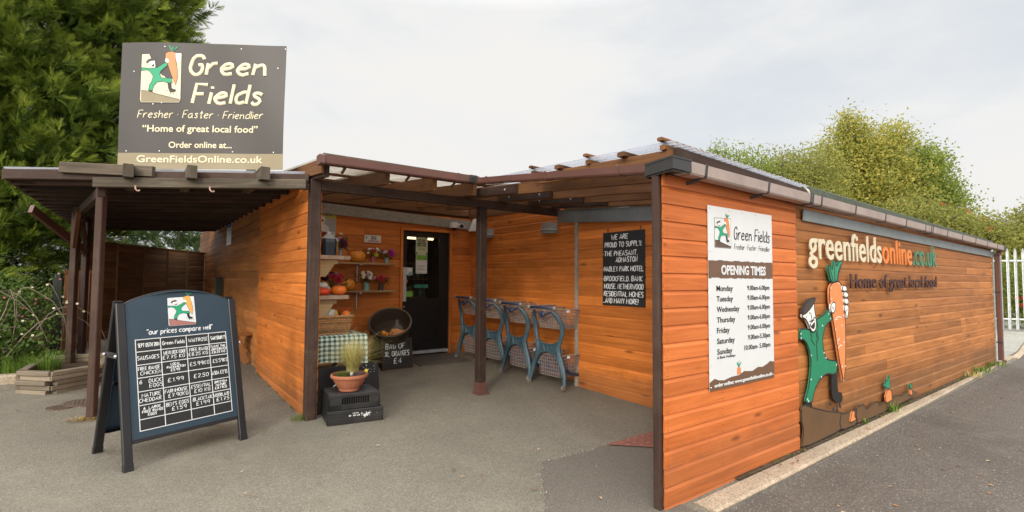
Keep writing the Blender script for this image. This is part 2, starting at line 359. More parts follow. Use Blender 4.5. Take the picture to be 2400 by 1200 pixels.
# tactile paving inside the corner
mt_, nt_, b_ = _mat('red_tactile_paving'); b_.inputs['Base Color'].default_value = (.21, .082, .058, 1); b_.inputs['Roughness'].default_value = .8
tp = MB()
def xl(y): return .607 + (1.03 - y) * 1.085
for i in range(8):
    for j in range(4):
        y0 = .735 + j * .0745; y1 = y0 + .0725; x0 = .43 + i * .20; x1 = x0 + .197
        q = [(max(x0, xl(y0)), y0), (max(x1, xl(y0)), y0), (max(x1, xl(y1)), y1), (max(x0, xl(y1)), y1)]
        if x1 <= xl(y1): continue
        tp.poly([(x, y, gz(x, y) + .013) for x, y in q], t=R.random())
        for k in range(2):
            for l in range(1):
                cx = x0 + .05 + k * .10; cy = y0 + .036
                if cx > xl(cy) + .02: tp.lathe((cx, cy, gz(cx, cy) + .013), [(.018, 0), (.013, .005), (.0005, .0065)], 9)
tag(tp.build('tactile_paving', mt_), kind='structure')

# the kerb along the long wall: bevelled concrete stones
kb = thing('kerb', 'worn buff concrete kerb along the foot of the long timber wall', 'kerb', (1, -.15, 0)); kb['kind'] = 'structure'
def kz(x): return .005 * x + .006
xk = .30; i = 0
while xk < 10.9:
    L = .915; x0 = xk; x1 = xk + L - .008
    def ky(x): return (-.225 + .125 * max(0, x - 1.0) / 9.0, -.062 if x > 1.9 else -.062)
    mb = MB()
    a0, b0 = ky(x0); a1, b1 = ky(x1)
    if x0 > 9.9: b0 = a0 + .13; 
    if x1 > 9.9: b1 = a1 + .13
    t0 = kz(x0) + R.uniform(-.003, .003); t1 = kz(x1) + R.uniform(-.003, .003)
    pr = [((a0, -.06), (b0, -.06), (b0, t0), (a0 + .022, t0), (a0 + .004, t0 - .014)), ((a1, -.06), (b1, -.06), (b1, t1), (a1 + .022, t1), (a1 + .004, t1 - .014))]
    vs = [(x0, y, z) for y, z in pr[0]] + [(x1, y, z) for y, z in pr[1]]
    mb.v = vs
    for k in range(5):
        k2 = (k + 1) % 5; mb.q((k, k2, 5 + k2, 5 + k))
    mb.q((4, 3, 2, 1, 0)); mb.q((5, 6, 7, 8, 9))
    mb.build('kerb_stone', M['concrete'], kb); xk += L
# far kerb bending away to the fence
mb = MB()
pp = [(10.9, -.10), (12.2, -.03), (14.5, .18), (18, .50), (30, 1.4)]
for a, b in zip(pp, pp[1:]): mb.bar((a[0], a[1], kz(a[0]) - .03), (b[0], b[1], kz(b[0]) - .03), .12, .07, c=.015)
mb.build('kerb_stone', M['concrete'], kb)
# dirt strip between kerb and wall
sheet('dirt_strip', [(.9, -.058), (9.95, -.058), (9.95, .0), (.9, .0)], M['soil'], .016)

# ------------------------------------------------------------------ shiplap walls
def shiplap(mb, p0, p1, z0, z1, pitch=.119, seg=(1.4, 3.2), ztop=None, m=0, nails=None, th=1.0, phase=0.0):
    """boards from p0 to p1 (plan points; outward is to the right of p0->p1), between heights z0 and z1"""
    p0 = Vector((p0[0], p0[1], 0)); p1 = Vector((p1[0], p1[1], 0)); d = p1 - p0; L = d.length; d.normalize(); n = Vector((d.y, -d.x, 0))
    z = z0 - phase; k = 0
    while z < z1:
        a = 0.0
        cuts = []
        while a < L:
            b = min(L, a + R.uniform(*seg));
            if L - b < .35: b = L
            cuts.append((a, b)); a = b
        for a, b in cuts:
            t = R.random(); uo = (R.random() * 60, R.random() * 60); wz = R.uniform(-.0012, .0012); g = .0012
            pr = [(.008, 0), (.0185 * th, .0), (.0205 * th + wz, pitch * .74), (.0115, pitch * .95), (.0115, pitch + .006)]
            sub = max(1, int((b - a) / 1.0)) if ztop else 1
            for q in range(sub):
                aa = a + (b - a) * q / sub + (g if q == 0 else 0); bb = a + (b - a) * (q + 1) / sub - (g if q == sub - 1 else 0)
                base = len(mb.v)
                for u in (aa, bb):
                    zt = ztop(u) if ztop else z1
                    for o, h in pr: mb.v.append(tuple(p0 + d * u + n * o + Vector((0, 0, min(z + h, zt)))))
                acc = 0
                for i in range(4):
                    w = abs(pr[i + 1][1] - pr[i][1]) + abs(pr[i + 1][0] - pr[i][0])
                    mb.q((base + i, base + 5 + i, base + 6 + i, base + i + 1), [(uo[0] + aa, uo[1] + acc), (uo[0] + bb, uo[1] + acc), (uo[0] + bb, uo[1] + acc + w), (uo[0] + aa, uo[1] + acc + w)], t, m); acc += w
                if q == 0: mb.q([base + i for i in reversed(range(5))], None, t, m)
                if q == sub - 1: mb.q([base + 5 + i for i in range(5)], None, t, m)
        if nails is not None:
            for u in nails:
                for h in (.018, .062):
                    zt = ztop(u) if ztop else z1
                    if z + h < zt - .02:
                        fr = F(p0 + d * (u + R.uniform(-.004, .004)) + n * (.019 * th) + Vector((0, 0, z + h)), d, (0, 0, 1)); mb.disc(fr, 0, 0, .0035, -.001, .0012, 6, m=1)
        z += pitch; k += 1
def core(mb, p0, p1, z0, z1, th=.09, m=0):
    p0 = Vector((p0[0], p0[1], 0)); p1 = Vector((p1[0], p1[1], 0)); d = (p1 - p0).normalized(); n = Vector((d.y, -d.x, 0))
    zz = (z0 + z1) / 2; mb.bar(p0 - n * (th / 2 - .003) + Vector((0, 0, zz)), p1 - n * (th / 2 - .003) + Vector((0, 0, zz)), th, z1 - z0, c=.001, m=m)
M['nail'] = paint('nail_rust', (.06, .03, .018), .7)
shop = thing('farm_shop', 'low farm shop of orange stained shiplap boards with flat felt roofs', 'shop', (4, 3, 0)); shop['kind'] = 'thing'
def wall(nm, p0, p1, z0, z1, mat, label=None, corez=None, cth=.09, **k):
    mb = MB(); shiplap(mb, p0, p1, z0, z1, **k); mb.build('wall', [mat, M['nail']], shop, label=label)
    mb = MB(); cz = corez if corez is not None else z1; core(mb, p0, p1, z0 - .05, cz - .01, cth); mb.build('wall_frame', M['brown'], shop)
YL = 0.055
def lz(u): return 2.23 - .0165 * (u - 0) 
# long roadside wall (set back a little behind the corner screen)
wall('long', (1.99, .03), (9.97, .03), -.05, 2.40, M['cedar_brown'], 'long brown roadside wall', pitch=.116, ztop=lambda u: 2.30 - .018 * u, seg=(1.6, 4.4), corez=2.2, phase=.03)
# far end of the shop
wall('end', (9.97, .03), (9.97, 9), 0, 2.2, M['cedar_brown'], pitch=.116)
# corner screen with the opening times sign
wall('corner', (.035, .0), (1.985, .0), -.09, 2.32, M['cedar_red'], 'bright orange corner screen', ztop=lambda u: 2.30 - .04 * u, seg=(2.2, 3), nails=[.035, .70, 1.16, 1.62, 1.92], corez=2.2, th=1.15, cth=.03)
# inside of the corner screen and the short wall with the chalkboard
mb = MB(); shiplap(mb, (1.95, .034), (.036, .034), 0, 2.3, seg=(2.2, 3)); mb.build('wall', [M['cedar'], M['nail']], shop)
wall('chalk', (1.98, 2.78), (1.98, .1), -.05, 2.42, M['cedar'], 'short ochre wall in front of the side wall', pitch=.124, corez=2.4)
wall('trolley', (2.15, 5.8), (2.15, 2.75), -.05, 2.66, M['cedar'], pitch=.118, corez=2.64)
wall('door', (-1.38, 5.8), (.742, 5.8), .05, 2.64, M['cedar'], pitch=.128, corez=2.6, seg=(1.2, 2.6))
wall('door', (1.695, 5.8), (2.16, 5.8), .05, 2.64, M['cedar'], pitch=.128, corez=2.6)
wall('door', (.742, 5.8), (1.695, 5.8), 2.385, 2.64, M['cedar'], pitch=.128, corez=2.6)
# left screen (bright) and the long side wall behind it
wall('left', (-1.40, 5.86), (-1.40, 3.26), -.02, 2.62, M['cedar'], 'bright orange side screen', pitch=.124, ztop=lambda u: 2.80 - .125 * u, seg=(2.6, 3), nails=[.06, 1.5, 2.5], corez=2.4)
mb = MB(); shiplap(mb, (-1.30, 3.28), (-1.30, 5.78), -.02, 2.5, pitch=.124); mb.build('wall', [M['cedar'], M['nail']], shop)
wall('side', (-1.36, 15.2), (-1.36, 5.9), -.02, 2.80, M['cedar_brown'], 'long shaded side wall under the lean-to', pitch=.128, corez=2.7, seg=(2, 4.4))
# strip at the end of the short wall
mb = MB(); mb.bar((1.955, 2.795, 0), (1.955, 2.795, 2.36), .05, .035, up=(1, 0, 0)); mb.build('corner_strip', M['lead'], shop)
mb = MB(); mb.bar((.018, .022, -.08), (.018, .022, 2.31), .030, .055, up=(0, 1, 0), c=.003); mb.build('corner_post', M['brown'], shop)
mb = MB(); mb.bar((1.9, .045, 2.0), (1.9, .1, 2.0), .05, .4); mb.bar((9.985, .004, .05), (9.985, .004, 2.1), .02, .02, up=(1, 0, 0)); mb.build('corner_strip', M['lead'], shop)
# flashings
mb = MB()
for x0, x1, z0 in ((2.15, 4.53, 2.145), (4.532, 7.3, 2.112), (7.302, 9.0, 2.078), (9.002, 10.06, 2.058)):
    mb.ext([(-.004, -.052), (.004, -.052), (.010, .052), (-.002, .056)], (x0, -.012, z0), (x1, -.012, z0 - .0125 * (x1 - x0)), (0, 0, 1))
mb.build('fascia', M['zinc'], shop, label='grey zinc flashing along the top of the long wall')
mb = MB()
for y0, y1 in ((3.15, 2.42), (2.418, 1.75), (1.748, .12)):
    mb.bar((1.935, y0, 2.42 - .075 * (3.15 - y0)), (1.935, y1, 2.42 - .075 * (3.15 - y1)), .02, .175, c=.002)
mb.build('fascia', M['zinc'], shop, label='grey zinc flashing above the chalkboard')
mb = MB(); mb.bar((1.975, 3.05, 2.54), (1.975, .12, 2.33), .03, .07); mb.build('fascia', M['pine'], shop)
mb = MB(); mb.bar((-1.30, 5.745, 2.622), (2.10, 5.745, 2.512), .03, .165, c=.003); mb.build('fascia', M['lead'], shop, label='grey felt covered fascia above the door')
# flat roofs
mb = MB(); mb.bar((-1.42, 5.86, 2.80), (2.2, 5.86, 2.80), .03, .36); mb.bar((2.13, 5.86, 2.74), (2.13, 3.2, 2.70), .03, .2); mb.build('closing_board', M['brown_mid'], shop)
mb = MB()
mb.poly([(-1.42, 5.80, 2.72), (10.0, 5.80, 2.60), (10.0, 15.2, 2.8), (-1.42, 15.2, 2.86)])
mb.poly([(2.16, .12, 2.36), (9.97, .12, 2.22), (9.97, 5.8, 2.58), (2.16, 5.8, 2.62)])
mb.build('roof', M['felt'], shop)
mb = MB(); mb.bar((2.14, .02, 2.362), (10.0, .02, 2.222), .05, .165, c=.012); mb.build('roof_upstand', M['felt'], shop, label='green felt roof edge above the gutter')

# door
dr = MB(); W0, W1, D0, D1 = .79, 1.655, .30, 2.335
dr.rect(F((0, 5.835, 0), (1, 0, 0), (0, 0, 1)), W0, D0, W0 + .075, D1, -.02, .02); dr.rect(F((0, 5.835, 0), (1, 0, 0), (0, 0, 1)), W1 - .17, D0, W1, D1, -.02, .02)
FD = F((0, 5.835, 0), (1, 0, 0), (0, 0, 1))
dr.rect(FD, W0 + .075, 2.25, W1 - .17, D1, -.02, .02); dr.rect(FD, W0 + .075, D0, W1 - .17, .50, -.02, .02); dr.rect(FD, W0 + .075, 1.06, W1 - .17, 1.19, -.02, .02); dr.rect(FD, W0 + .075, .50, W1 - .17, 1.06, -.015, .008)
door = dr.build('door', M['black'], shop, label='black half-glazed shop door')
mb = MB()
for a, b, c, d in ((W0 + .1, .53, W1 - .2, .535), (W0 + .1, 1.03, W1 - .2, 1.035), (W0 + .1, .53, W0 + .105, 1.03), (W1 - .205, .53, W1 - .2, 1.03)): mb.rect(FD, a, b, c, d, .008, .013)
mb.build('panel_bead', M['black'], door)
mb = MB(); mb.rect(FD, W0 + .075, 1.19, W1 - .17, 2.25, -.003, .003); mb.build('glass', glass('door_glass', (.03, .03, .027), .04, .12), door)
mb = MB(); mb.rect(FD, W0 + .004, 1.14, W0 + .070, 1.72, .021, .024); mb.build('push_plate', M['galv'], door)
mb = MB(); mb.disc(FD, W0 + .035, 1.05, .016, .02, .03, 14); mb.build('lock', M['steel'], door)
mb = MB(); mb.rect(FD, .735, .235, 1.69, .285, -.08, .05); mb.build('threshold', M['galv'], shop)
mb = MB(); mb.bar((.742, 5.79, .10), (.742, 5.79, 2.40), .045, .10, up=(0, 1, 0)); mb.bar((1.695, 5.79, .10), (1.695, 5.79, 2.40), .045, .10, up=(0, 1, 0)); mb.bar((.72, 5.79, 2.37), (1.717, 5.79, 2.37), .098, .045)
mb.build('door_frame', M['cedar'], shop)
mb = MB(); mb.bar((.78, 5.815, .28), (.78, 5.815, 2.345), .02, .05, up=(0, 1, 0)); mb.bar((1.668, 5.815, .28), (1.668, 5.815, 2.345), .02, .05, up=(0, 1, 0)); mb.bar((.78, 5.815, 2.342), (1.668, 5.815, 2.342), .05, .02); mb.build('door_jamb', M['black'], shop)
# room behind the glass
mb = MB(); q = [(.3, 5.92), (2.0, 5.92), (2.6, 8.6), (-.2, 8.6)]
for i in (1, 2, 3): mb.poly([(*q[i], .28), (*q[(i + 1) % 4], .28), (*q[(i + 1) % 4], 2.5), (*q[i], 2.5)])
mb.poly([(*p, 2.5) for p in q]); mb.poly([(*p, .28) for p in q]); mb.build('room', paint('dim_interior', (.15, .11, .075), .8, .5, 5.0), shop)
mb = MB()
for z in (.7, 1.1, 1.5, 1.85): mb.rect(F((0, 8.3, 0), (1, 0, 0), (0, 0, 1)), .0, z, 2.4, z + .03, 0, .25)
mb.build('shop_shelf', M['pine'], shop)
jr = random.Random(3); mb = MB()
for z in (.73, 1.13, 1.53):
    x = .05
    while x < 2.3:
        w = jr.uniform(.05, .12); h = jr.uniform(.12, .3); mb.rect(F((0, 8.1, 0), (1, 0, 0), (0, 0, 1)), x, z, x + w, z + h, 0, .1, t=jr.random()); x += w + jr.uniform(.01, .06)
mb.build('shop_goods', leafmat('packaging', [(0, (.3, .1, .04)), (.3, (.4, .35, .2)), (.6, (.12, .2, .1)), (1, (.5, .45, .4))], trans=0), shop)
em, nt_, b_ = _mat('lit_tube'); b_.inputs['Emission Color'].default_value = (1, .78, .35, 1); b_.inputs['Emission Strength'].default_value = 3.2
tl = thing('tube_light', 'lit fluorescent tube seen through the door glass', 'ceiling light', (1.3, 6.7, 2.30))
mb = MB(); mb.bar((.90, 6.62, 2.295), (1.78, 6.62, 2.295), .035, .035, c=.01); mb.build('tube', em, tl)
mb = MB(); mb.bar((.87, 6.62, 2.335), (1.81, 6.62, 2.335), .09, .04); mb.build('batten', M['offwhite'], tl)

# ------------------------------------------------------------------ gutters and downpipe
def gprof(w=.115, h=.085, t=.004):    # square gutter, open at the top
    a = w / 2; return [(-a, h), (-a * .86, .012), (-a * .70, 0), (a * .70, 0), (a * .86, .012), (a, h), (a - t, h), (a * .82 - t, .014), (-a * .82 + t, .014), (-a + t, h)]
def clip(mb, p, d, w=.122, h=.092):
    p = Vector(p); d = Vector(d).normalized(); pr = [(-w / 2, h), (-w / 2 * .86, .010), (-w / 2 * .7, -.004), (w / 2 * .7, -.004), (w / 2 * .86, .010), (w / 2, h), (w / 2 - .008, h + .004), (w / 2 * .8, .016), (-w / 2 * .8, .016), (-w / 2 + .008, h + .004)]
    mb.ext(pr, p - d * .014, p + d * .014)
gt = thing('roadside_gutter', 'faded brown square gutter along the eaves of the long wall', 'gutter', (5, -.12, 2.2))
def gl(x): return (x, -.105, 2.245 - .0125 * x)
mb = MB(); mb.ext(gprof(), gl(.10), gl(10.08)); mb.build('trough', M['gutter_faded'], gt)
for x in (.34, 1.22, 1.98, 2.02, 2.20, 3.0, 3.85, 4.55, 5.3, 5.55, 5.62, 6.3, 7.1, 7.9, 8.7, 9.45):
    mb = MB(); clip(mb, gl(x), (1, 0, -.0125))
    if x < 1.5: mb.bar((x + .0, -.105, gl(x)[2] - .01), (x - .04, .0, gl(x)[2] - .03), .02, .02)
    mb.build('bracket', M['gutter_dark'], gt)
mb = MB(); FP = F((0, 0, 0), (1, 0, 0), (0, 1, 0))
for e, z0, z1 in ((.012, 2.240, 2.252), (.0, 2.252, 2.334), (-.004, 2.325, 2.338)): mb.prism(FP, [(.010 + e, .11), (-.052 + e, -.165 + e), (.155, -.165 + e), (.155, -.045 - e), (.070 - e, -.045 - e), (.112 - e, .11)], z0, z1)
mb.build('corner_joint', M['gutter_dark'], gt, label='dark grey gutter corner piece')
mb = MB(); mb.ext(gprof(.13, .10), (10.0, -.105, 2.115), (10.1, -.105, 2.114)); mb.build('gutter_outlet', M['gutter_dark'], gt)
dp = thing('downpipe', 'brown square downpipe at the far end of the long wall', 'downpipe', (10.05, -.03, .07))
mb = MB(); mb.bar((10.045, -.055, .09), (10.045, -.055, 2.04), .075, .075, up=(0, 1, 0), c=.012); mb.bar((10.045, -.055, 2.03), (10.045, -.10, 2.13), .075, .075, up=(0, 1, 0), c=.012); mb.bar((10.05, -.06, .07), (10.06, -.12, .06), .08, .08, up=(0, 0, 1)); mb.build('pipe', M['gutter'], dp)
for z in (1.35, .42):
    mb = MB(); mb.bar((10.0, -.035, z), (10.09, -.035, z), .11, .022); mb.build('pipe_clip', M['gutter_dark'], dp)
wc = MB(); wc.tube([(2.08, .0, 2.40), (2.12, -.03, 2.41), (2.18, -.05, 2.37), (2.22, -.06, 2.31)], .011, 8); tag(wc.build('white_cable', M['offwhite'], smooth=True), 'short white cable looping over the felt roof edge', 'cable')
# ------------------------------------------------------------------ translucent corrugated sheet
def poly_mat(name, c, dirtc, alpha=.25, dirt=.6):
    m, nt, b = _mat(name); uv = N(nt, 'ShaderNodeUVMap', uv_map='UVMap')
    mp1 = N(nt, 'ShaderNodeMapping'); mp1.inputs['Scale'].default_value = (.8, 9, 1); nt.links.new(uv.outputs[0], mp1.inputs[0])
    no = N(nt, 'ShaderNodeTexNoise', Scale=1.0, Detail=5.0); nt.links.new(mp1.outputs[0], no.inputs['Vector'])
    f = ramp(nt, no.outputs[0], [(.42, (0, 0, 0)), (.68, (dirt,) * 3)]); o = mixc(nt, f, c, dirtc)
    nt.links.new(o, b.inputs['Base Color']); b.inputs['Roughness'].default_value = .25
    tr = N(nt, 'ShaderNodeBsdfTranslucent'); nt.links.new(o, tr.inputs[0]); tp = N(nt, 'ShaderNodeBsdfTransparent'); nt.links.new(o, tp.inputs[0])
    m1 = N(nt, 'ShaderNodeMixShader'); m1.inputs[0].default_value = .72; nt.links.new(b.outputs[0], m1.inputs[1]); nt.links.new(tr.outputs[0], m1.inputs[2])
    m2 = N(nt, 'ShaderNodeMixShader'); m2.inputs[0].default_value = alpha; nt.links.new(m1.outputs[0], m2.inputs[1]); nt.links.new(tp.outputs[0], m2.inputs[2])
    nt.links.new(m2.outputs[0], nt.nodes['Material Output'].inputs[0]); return m
M['sheet_old'] = poly_mat('old_corrugated_sheet', (.72, .69, .64), (.42, .34, .26), .30, .7)
M['sheet_new'] = poly_mat('clear_corrugated_sheet', (.78, .79, .82), (.58, .58, .58), .62, .45)
def corr(mb, p0, p1, wdir, width, pitch=.076, amp=.010, th=.0016):
    """sheet running p0->p1 (down the corrugations), spreading along wdir for width"""
    p0 = Vector(p0); p1 = Vector(p1); w = Vector(wdir).normalized(); n = (p1 - p0).cross(w).normalized()
    if n.z < 0: n = -n
    k = int(width / pitch * 10); L = (p1 - p0).length; b = len(mb.v)
    for i in range(k + 1):
        x = width * i / k; h = amp * sin(2 * pi * x / pitch)
        for p in (p0, p1): mb.v.append(tuple(p + w * x + n * h))
        for p in (p0, p1): mb.v.append(tuple(p + w * x + n * (h - th)))
    for i in range(k):
        a = b + i * 4; c = a + 4; u0 = width * i / k; u1 = width * (i + 1) / k
        mb.q((a, c, c + 1, a + 1), [(0, u0), (0, u1), (L, u1), (L, u0)]); mb.q((a + 2, a + 3, c + 3, c + 2), [(0, u0), (L, u0), (L, u1), (0, u1)])
        mb.q((a, a + 2, c + 2, c)); mb.q((a + 1, c + 1, c + 3, a + 3))

# ------------------------------------------------------------------ canopy in front of the door
fc = thing('entrance_canopy', 'dark timber canopy with dirty corrugated roof over the shop door', 'canopy', (-.3, 3.2, 0))
for x, y in ((-1.375, 3.215), (.664, 3.185)):
    z0 = gz(x, y); mb = MB(); mb.bar((x, y, z0 - .02), (x, y, 2.43 if x > 0 else 2.535), .105, .105, up=(0, 1, 0), c=.006); pst = mb.build('post', M['brown'], fc)
    mb = MB()
    if x > 0:
        mb.bar((x, y, z0), (x, y, z0 + .13), .118, .118, up=(0, 1, 0), c=.003); mb.bar((x - .02, y - .05, z0 - .003), (x - .02, y - .05, z0 + .012), .17, .15, up=(0, 1, 0), c=.005); mb.build('post_shoe', M['gutter'], pst)
mb = MB(); mb.bar((-1.32, 3.2, 2.483), (1.98, 3.2, 2.483), .07, .105); mb.build('beam', M['brown'], fc)
def rz(y): return 2.535 + .085 * (y - 3.2)
for x in (-1.385, -.77, -.22, .30, 1.02, 1.6):
    y0 = 2.78; mb = MB(); mb.bar((x, y0, rz(y0) + .074), (x, 5.74, rz(5.74) + .074), .05, .148); mb.build('rafter', M['brown_mid'] if x > -1.3 else M['brown'], fc)
for y in (3.02, 3.9, 4.6, 5.3): mb = MB(); mb.bar((-1.40, y, rz(y) + .164), (2.0, y, rz(y) + .164), .045, .028); mb.build('batten', M['brown_mid'], fc)
for i in range(5):
    x0 = -1.43 + i * .70; mb = MB(); y0 = 2.71 + .01 * (i % 2); mb_z = .192 + .003 * (i % 2); corr(mb, (x0, y0, rz(y0) + mb_z), (x0, 5.9, rz(5.9) + mb_z), (1, 0, 0), .74 if i < 4 else .68); mb.build('roof_sheet', M['sheet_old'], fc)
mb = MB(); mb.bar((-1.42, 2.79, rz(2.79) + .216), (.22, 2.79, rz(2.79) + .216), .045, .022); mb.build('fixing_strip', M['weathered'], fc); mb = MB(); mb.bar((-1.43, 2.75, rz(2.75) + .1), (-1.43, 5.7, rz(5.7) + .1), .022, .14); mb.build('edge_board', M['brown_mid'], fc)
g = thing('canopy_gutter', 'red brown gutter along the front of the door canopy', 'gutter', (-.5, 2.68, 2.6))
def gl2(t): return (-1.47 + 1.72 * t, 2.66, 2.588 + .016 * t)
mb = MB(); mb.ext(gprof(.115, .080), gl2(0), gl2(1)); mb.build('trough', M['gutter'], g)
mb = MB(); mb.bar((-1.50, 2.66, 2.628), (-1.455, 2.66, 2.628), .125, .092, c=.01); mb.build('end_cap', M['gutter'], g)
for t in (.13, .52, .84): mb = MB(); clip(mb, gl2(t), (1, 0, .01), .122, .086); mb.bar((gl2(t)[0], 2.66, gl2(t)[2]), (gl2(t)[0], 2.76, gl2(t)[2] - .04), .025, .02); mb.build('bracket', M['gutter'], g)
mb = MB(); mb.ext(gprof(.124, .086), (.12, 2.66, 2.603), (.215, 2.655, 2.602)); mb.ext(gprof(.108, .072), (.215, 2.655, 2.602), (.20, 2.50, 2.588)); mb.build('corner_joint', M['gutter_dark'], g)

# ------------------------------------------------------------------ canopy over the trolleys
rc = thing('trolley_canopy', 'timber canopy with clear corrugated roof joining corner screen and door', 'canopy', (1, 1.5, 2.3))
def jz(y): return 2.275 + .080 * y
for x in (.48, .98, 1.48, 1.9):
    mb = MB(); mb.bar((x, .06, jz(.06) + .06), (x, 3.3, jz(3.3) + .06), .048, .12); j = mb.build('joist', M['brown_mid'], rc)
    mb = MB(); mb.bar((x - .042, 2.15, jz(2.15) + .055), (x - .042, 3.2, jz(3.2) + .055), .034, .10)
    for y in (2.35, 2.95): mb.ball((x - .062, y, jz(y) + .055), (.006, .012, .012), 8, 5, m=1)
    mb.build('joist_splice', [M['brown'], M['galv']], j)
mb = MB(); mb.bar((.14, -.015, 2.380), (.318, 1.62, 2.510), .035, .105); mb.build('barge_board', M['brown_mid'], rc)
mb = MB(); mb.bar((.16, -.035, 2.374), (2.13, -.035, 2.303), .04, .15, c=.003); mb.build('fascia', M['brown'], rc, label='dark timber fascia above the corner screen')
def ex(y): return .10 + .11 * y
def rp(x, y): return 2.452 + .080 * y - .036 * (x - .13)
for i, y in enumerate((.03, .42, .85, 1.25, 1.7, 2.2)): x0 = ex(y) - .03 * (i % 2); mb = MB(); mb.bar((x0, y, rp(x0, y)), (2.1, y, rp(2.1, y)), .07 if i % 2 else .045, .036); mb.build('batten', M['brown_mid'], rc)
for i in range(4):
    x0 = .09 + i * .51; x1 = x0 + .33 * (1 - i / 3.6); mb = MB(); dz = .030 + .003 * (i % 2); y0 = -.062; corr(mb, (x0, y0, rp(x0, y0) + dz), (x1, 3.0, rp(x1, 3.0) + dz), (1, 0, -.036), .56); mb.build('roof_sheet', M['sheet_new'], rc)
for y, w in ((.03, 1.98), (.85, .3), (1.7, .3)): mb = MB(); mb.bar((ex(y) - .03, y, rp(ex(y), y) + .054), (ex(y) + w, y, rp(ex(y) + w, y) + .054), .045, .024); mb.build('fixing_strip', M['brown_mid'], rc)
g = thing('linking_gutter', 'red brown gutter sloping from the door canopy to the corner', 'gutter', (.1, 1.3, 2.4))
P0 = Vector((.205, 2.56, 2.587)); P1 = Vector((.055, .08, 2.270)); dv = P1 - P0
mb = MB(); mb.ext(gprof(.100, .064), P0, P1); mb.build('trough', M['gutter'], g)
for t in (.10, .50, .52, .88): mb = MB(); clip(mb, P0 + dv * t, dv, .107, .070); mb.build('bracket', M['gutter'], g)

# ------------------------------------------------------------------ lean-to on the left
lt = thing('lean_to', 'dark stained open lean-to with weathered front beam under the signboard', 'lean-to', (-2.4, 6, 0))
SK = Vector((-.83, .56, 0)).normalized()
def Q(x, y, z): return Vector((x, y, z))
posts = [(-3.13, 4.35, .070, 2.41), (-3.53, 7.12, .080, 2.42), (-3.48, 8.12, .080, 2.45)]
for x, y, w, zt in posts:
    mb = MB(); z0 = gz(x, y); mb.bar((x, y, z0 - .02), (x, y, zt), w, w, up=(SK.x, SK.y, 0), c=.006); mb.build('post', M['brown'], lt)
mb = MB(); mb.bar((-3.18, 4.30, 2.455), (-1.47, 3.15, 2.468), .075, .095); mb.build('front_beam', M['weathered'], lt)
mb = MB(); mb.bar((-3.13, 4.30, 2.37), (-3.53, 7.18, 2.40), .06, .095); mb.bar((-3.52, 6.9, 2.42), (-3.5, 11.5, 2.45), .06, .10); mb.build('side_beam', M['brown'], lt)
mb = MB(); mb.bar((-3.53, 7.02, 1.95), (-3.45, 6.35, 2.38), .05, .09); mb.build('brace', M['brown_mid'], lt)
mb = MB(); mb.bar((-3.47, 8.05, 1.90), (-3.98, 7.0, 2.42), .05, .11); mb.build('brace', M['gutter'], lt)
mb = MB(); cv = [(-3.48, 8.05, 1.86), (-3.48, 7.85, 2.10), (-3.49, 7.60, 2.26), (-3.50, 7.30, 2.36)]
for a, b in zip(cv, cv[1:]): mb.bar(a, b, .05, .09)
mb.build('curved_brace', M['brown'], lt)
def lz2(x, y): return 2.525 + .010 * (y - 4)
for i, x in enumerate((-2.92, -2.42, -1.84)):
    y0 = 4.30 + (x + 3.18) * -.6725 - .16; mb = MB(); mb.bar((x, y0, lz2(x, y0) + .034), (x, y0 + 1.1, lz2(x, y0 + 1.1) + .034), .085, .125); mb.build('rafter', M['weathered'] if i < 3 else M['brown'], lt)
mb = MB(); mb.bar((-3.46, 4.50, 2.605), (-2.72, 4.00, 2.575), .05, .105); mb.build('rail', M['weathered'], lt)
k = 0; s = .06
while s < 8.2:
    mb = MB(); h = .095
    a = Q(-1.44, 3.13 + s, lz2(0, 3.13 + s) + .02); L = 2.97; b = a + SK * L; b.z = a.z - .0
    mb.bar(a, b, .045, h); mb.build('purlin', M['brown'], lt); s += .46; k += 1
mb = MB(); a = Q(-1.45, 3.62, 2.60); b = a + SK * 2.15; mb.bar(a + SK * .95, b + Vector((0, 0, .02)), .05, .11); mb.build('sign_beam', M['weathered'], lt)
mb = MB(); a = Q(-1.42, 3.30, 2.585); b = a + SK * 3.02; c_ = b + Vector((0, 8.2, .10)); d_ = a + Vector((0, 8.2, .10))
mb.poly([a + Vector((0, .08, .022)), b + Vector((0, .08, .022)), c_ + Vector((0, 0, .022)), d_ + Vector((0, 0, .022))]); mb.build('roof_deck', M['brown'], lt)
mb = MB(); corr(mb, a + Vector((0, .02, .045)), a + SK * 3.05 + Vector((0, .02, .045)), (0, 1, .012), 8.0); mb.build('roof_sheet', M['sheet_new'], lt)
mb = MB(); mb.bar(a + SK * 3.03 + Vector((0, 0, -.02)), a + SK * 3.03 + Vector((0, 8.0, .07)), .035, .10); mb.build('edge_board', M['brown'], lt); mb = MB(); mb.bar(a + SK * 3.04 + Vector((0, 0, -.03)), a + SK * 2.0 + Vector((0, 0, -.025)), .035, .11); mb.build('edge_board', M['brown'], lt)
for px, py in ((-2.86, 4.01), (-2.27, 3.60)):
    mb = MB(); mb.tube([(px, py, 2.42), (px, py, 2.39), (px + .012, py - .016, 2.372), (px + .028, py - .020, 2.366), (px + .036, py - .02, 2.38)], .0075, 8)
    tag(mb.build('hook', paint('rusty_hook', (.36, .22, .17), .6, .3, 30.0), smooth=True), 'metal hook hanging under the front beam ' + ('beside the outer post' if px < -2.5 else 'midway along it'), 'hook')
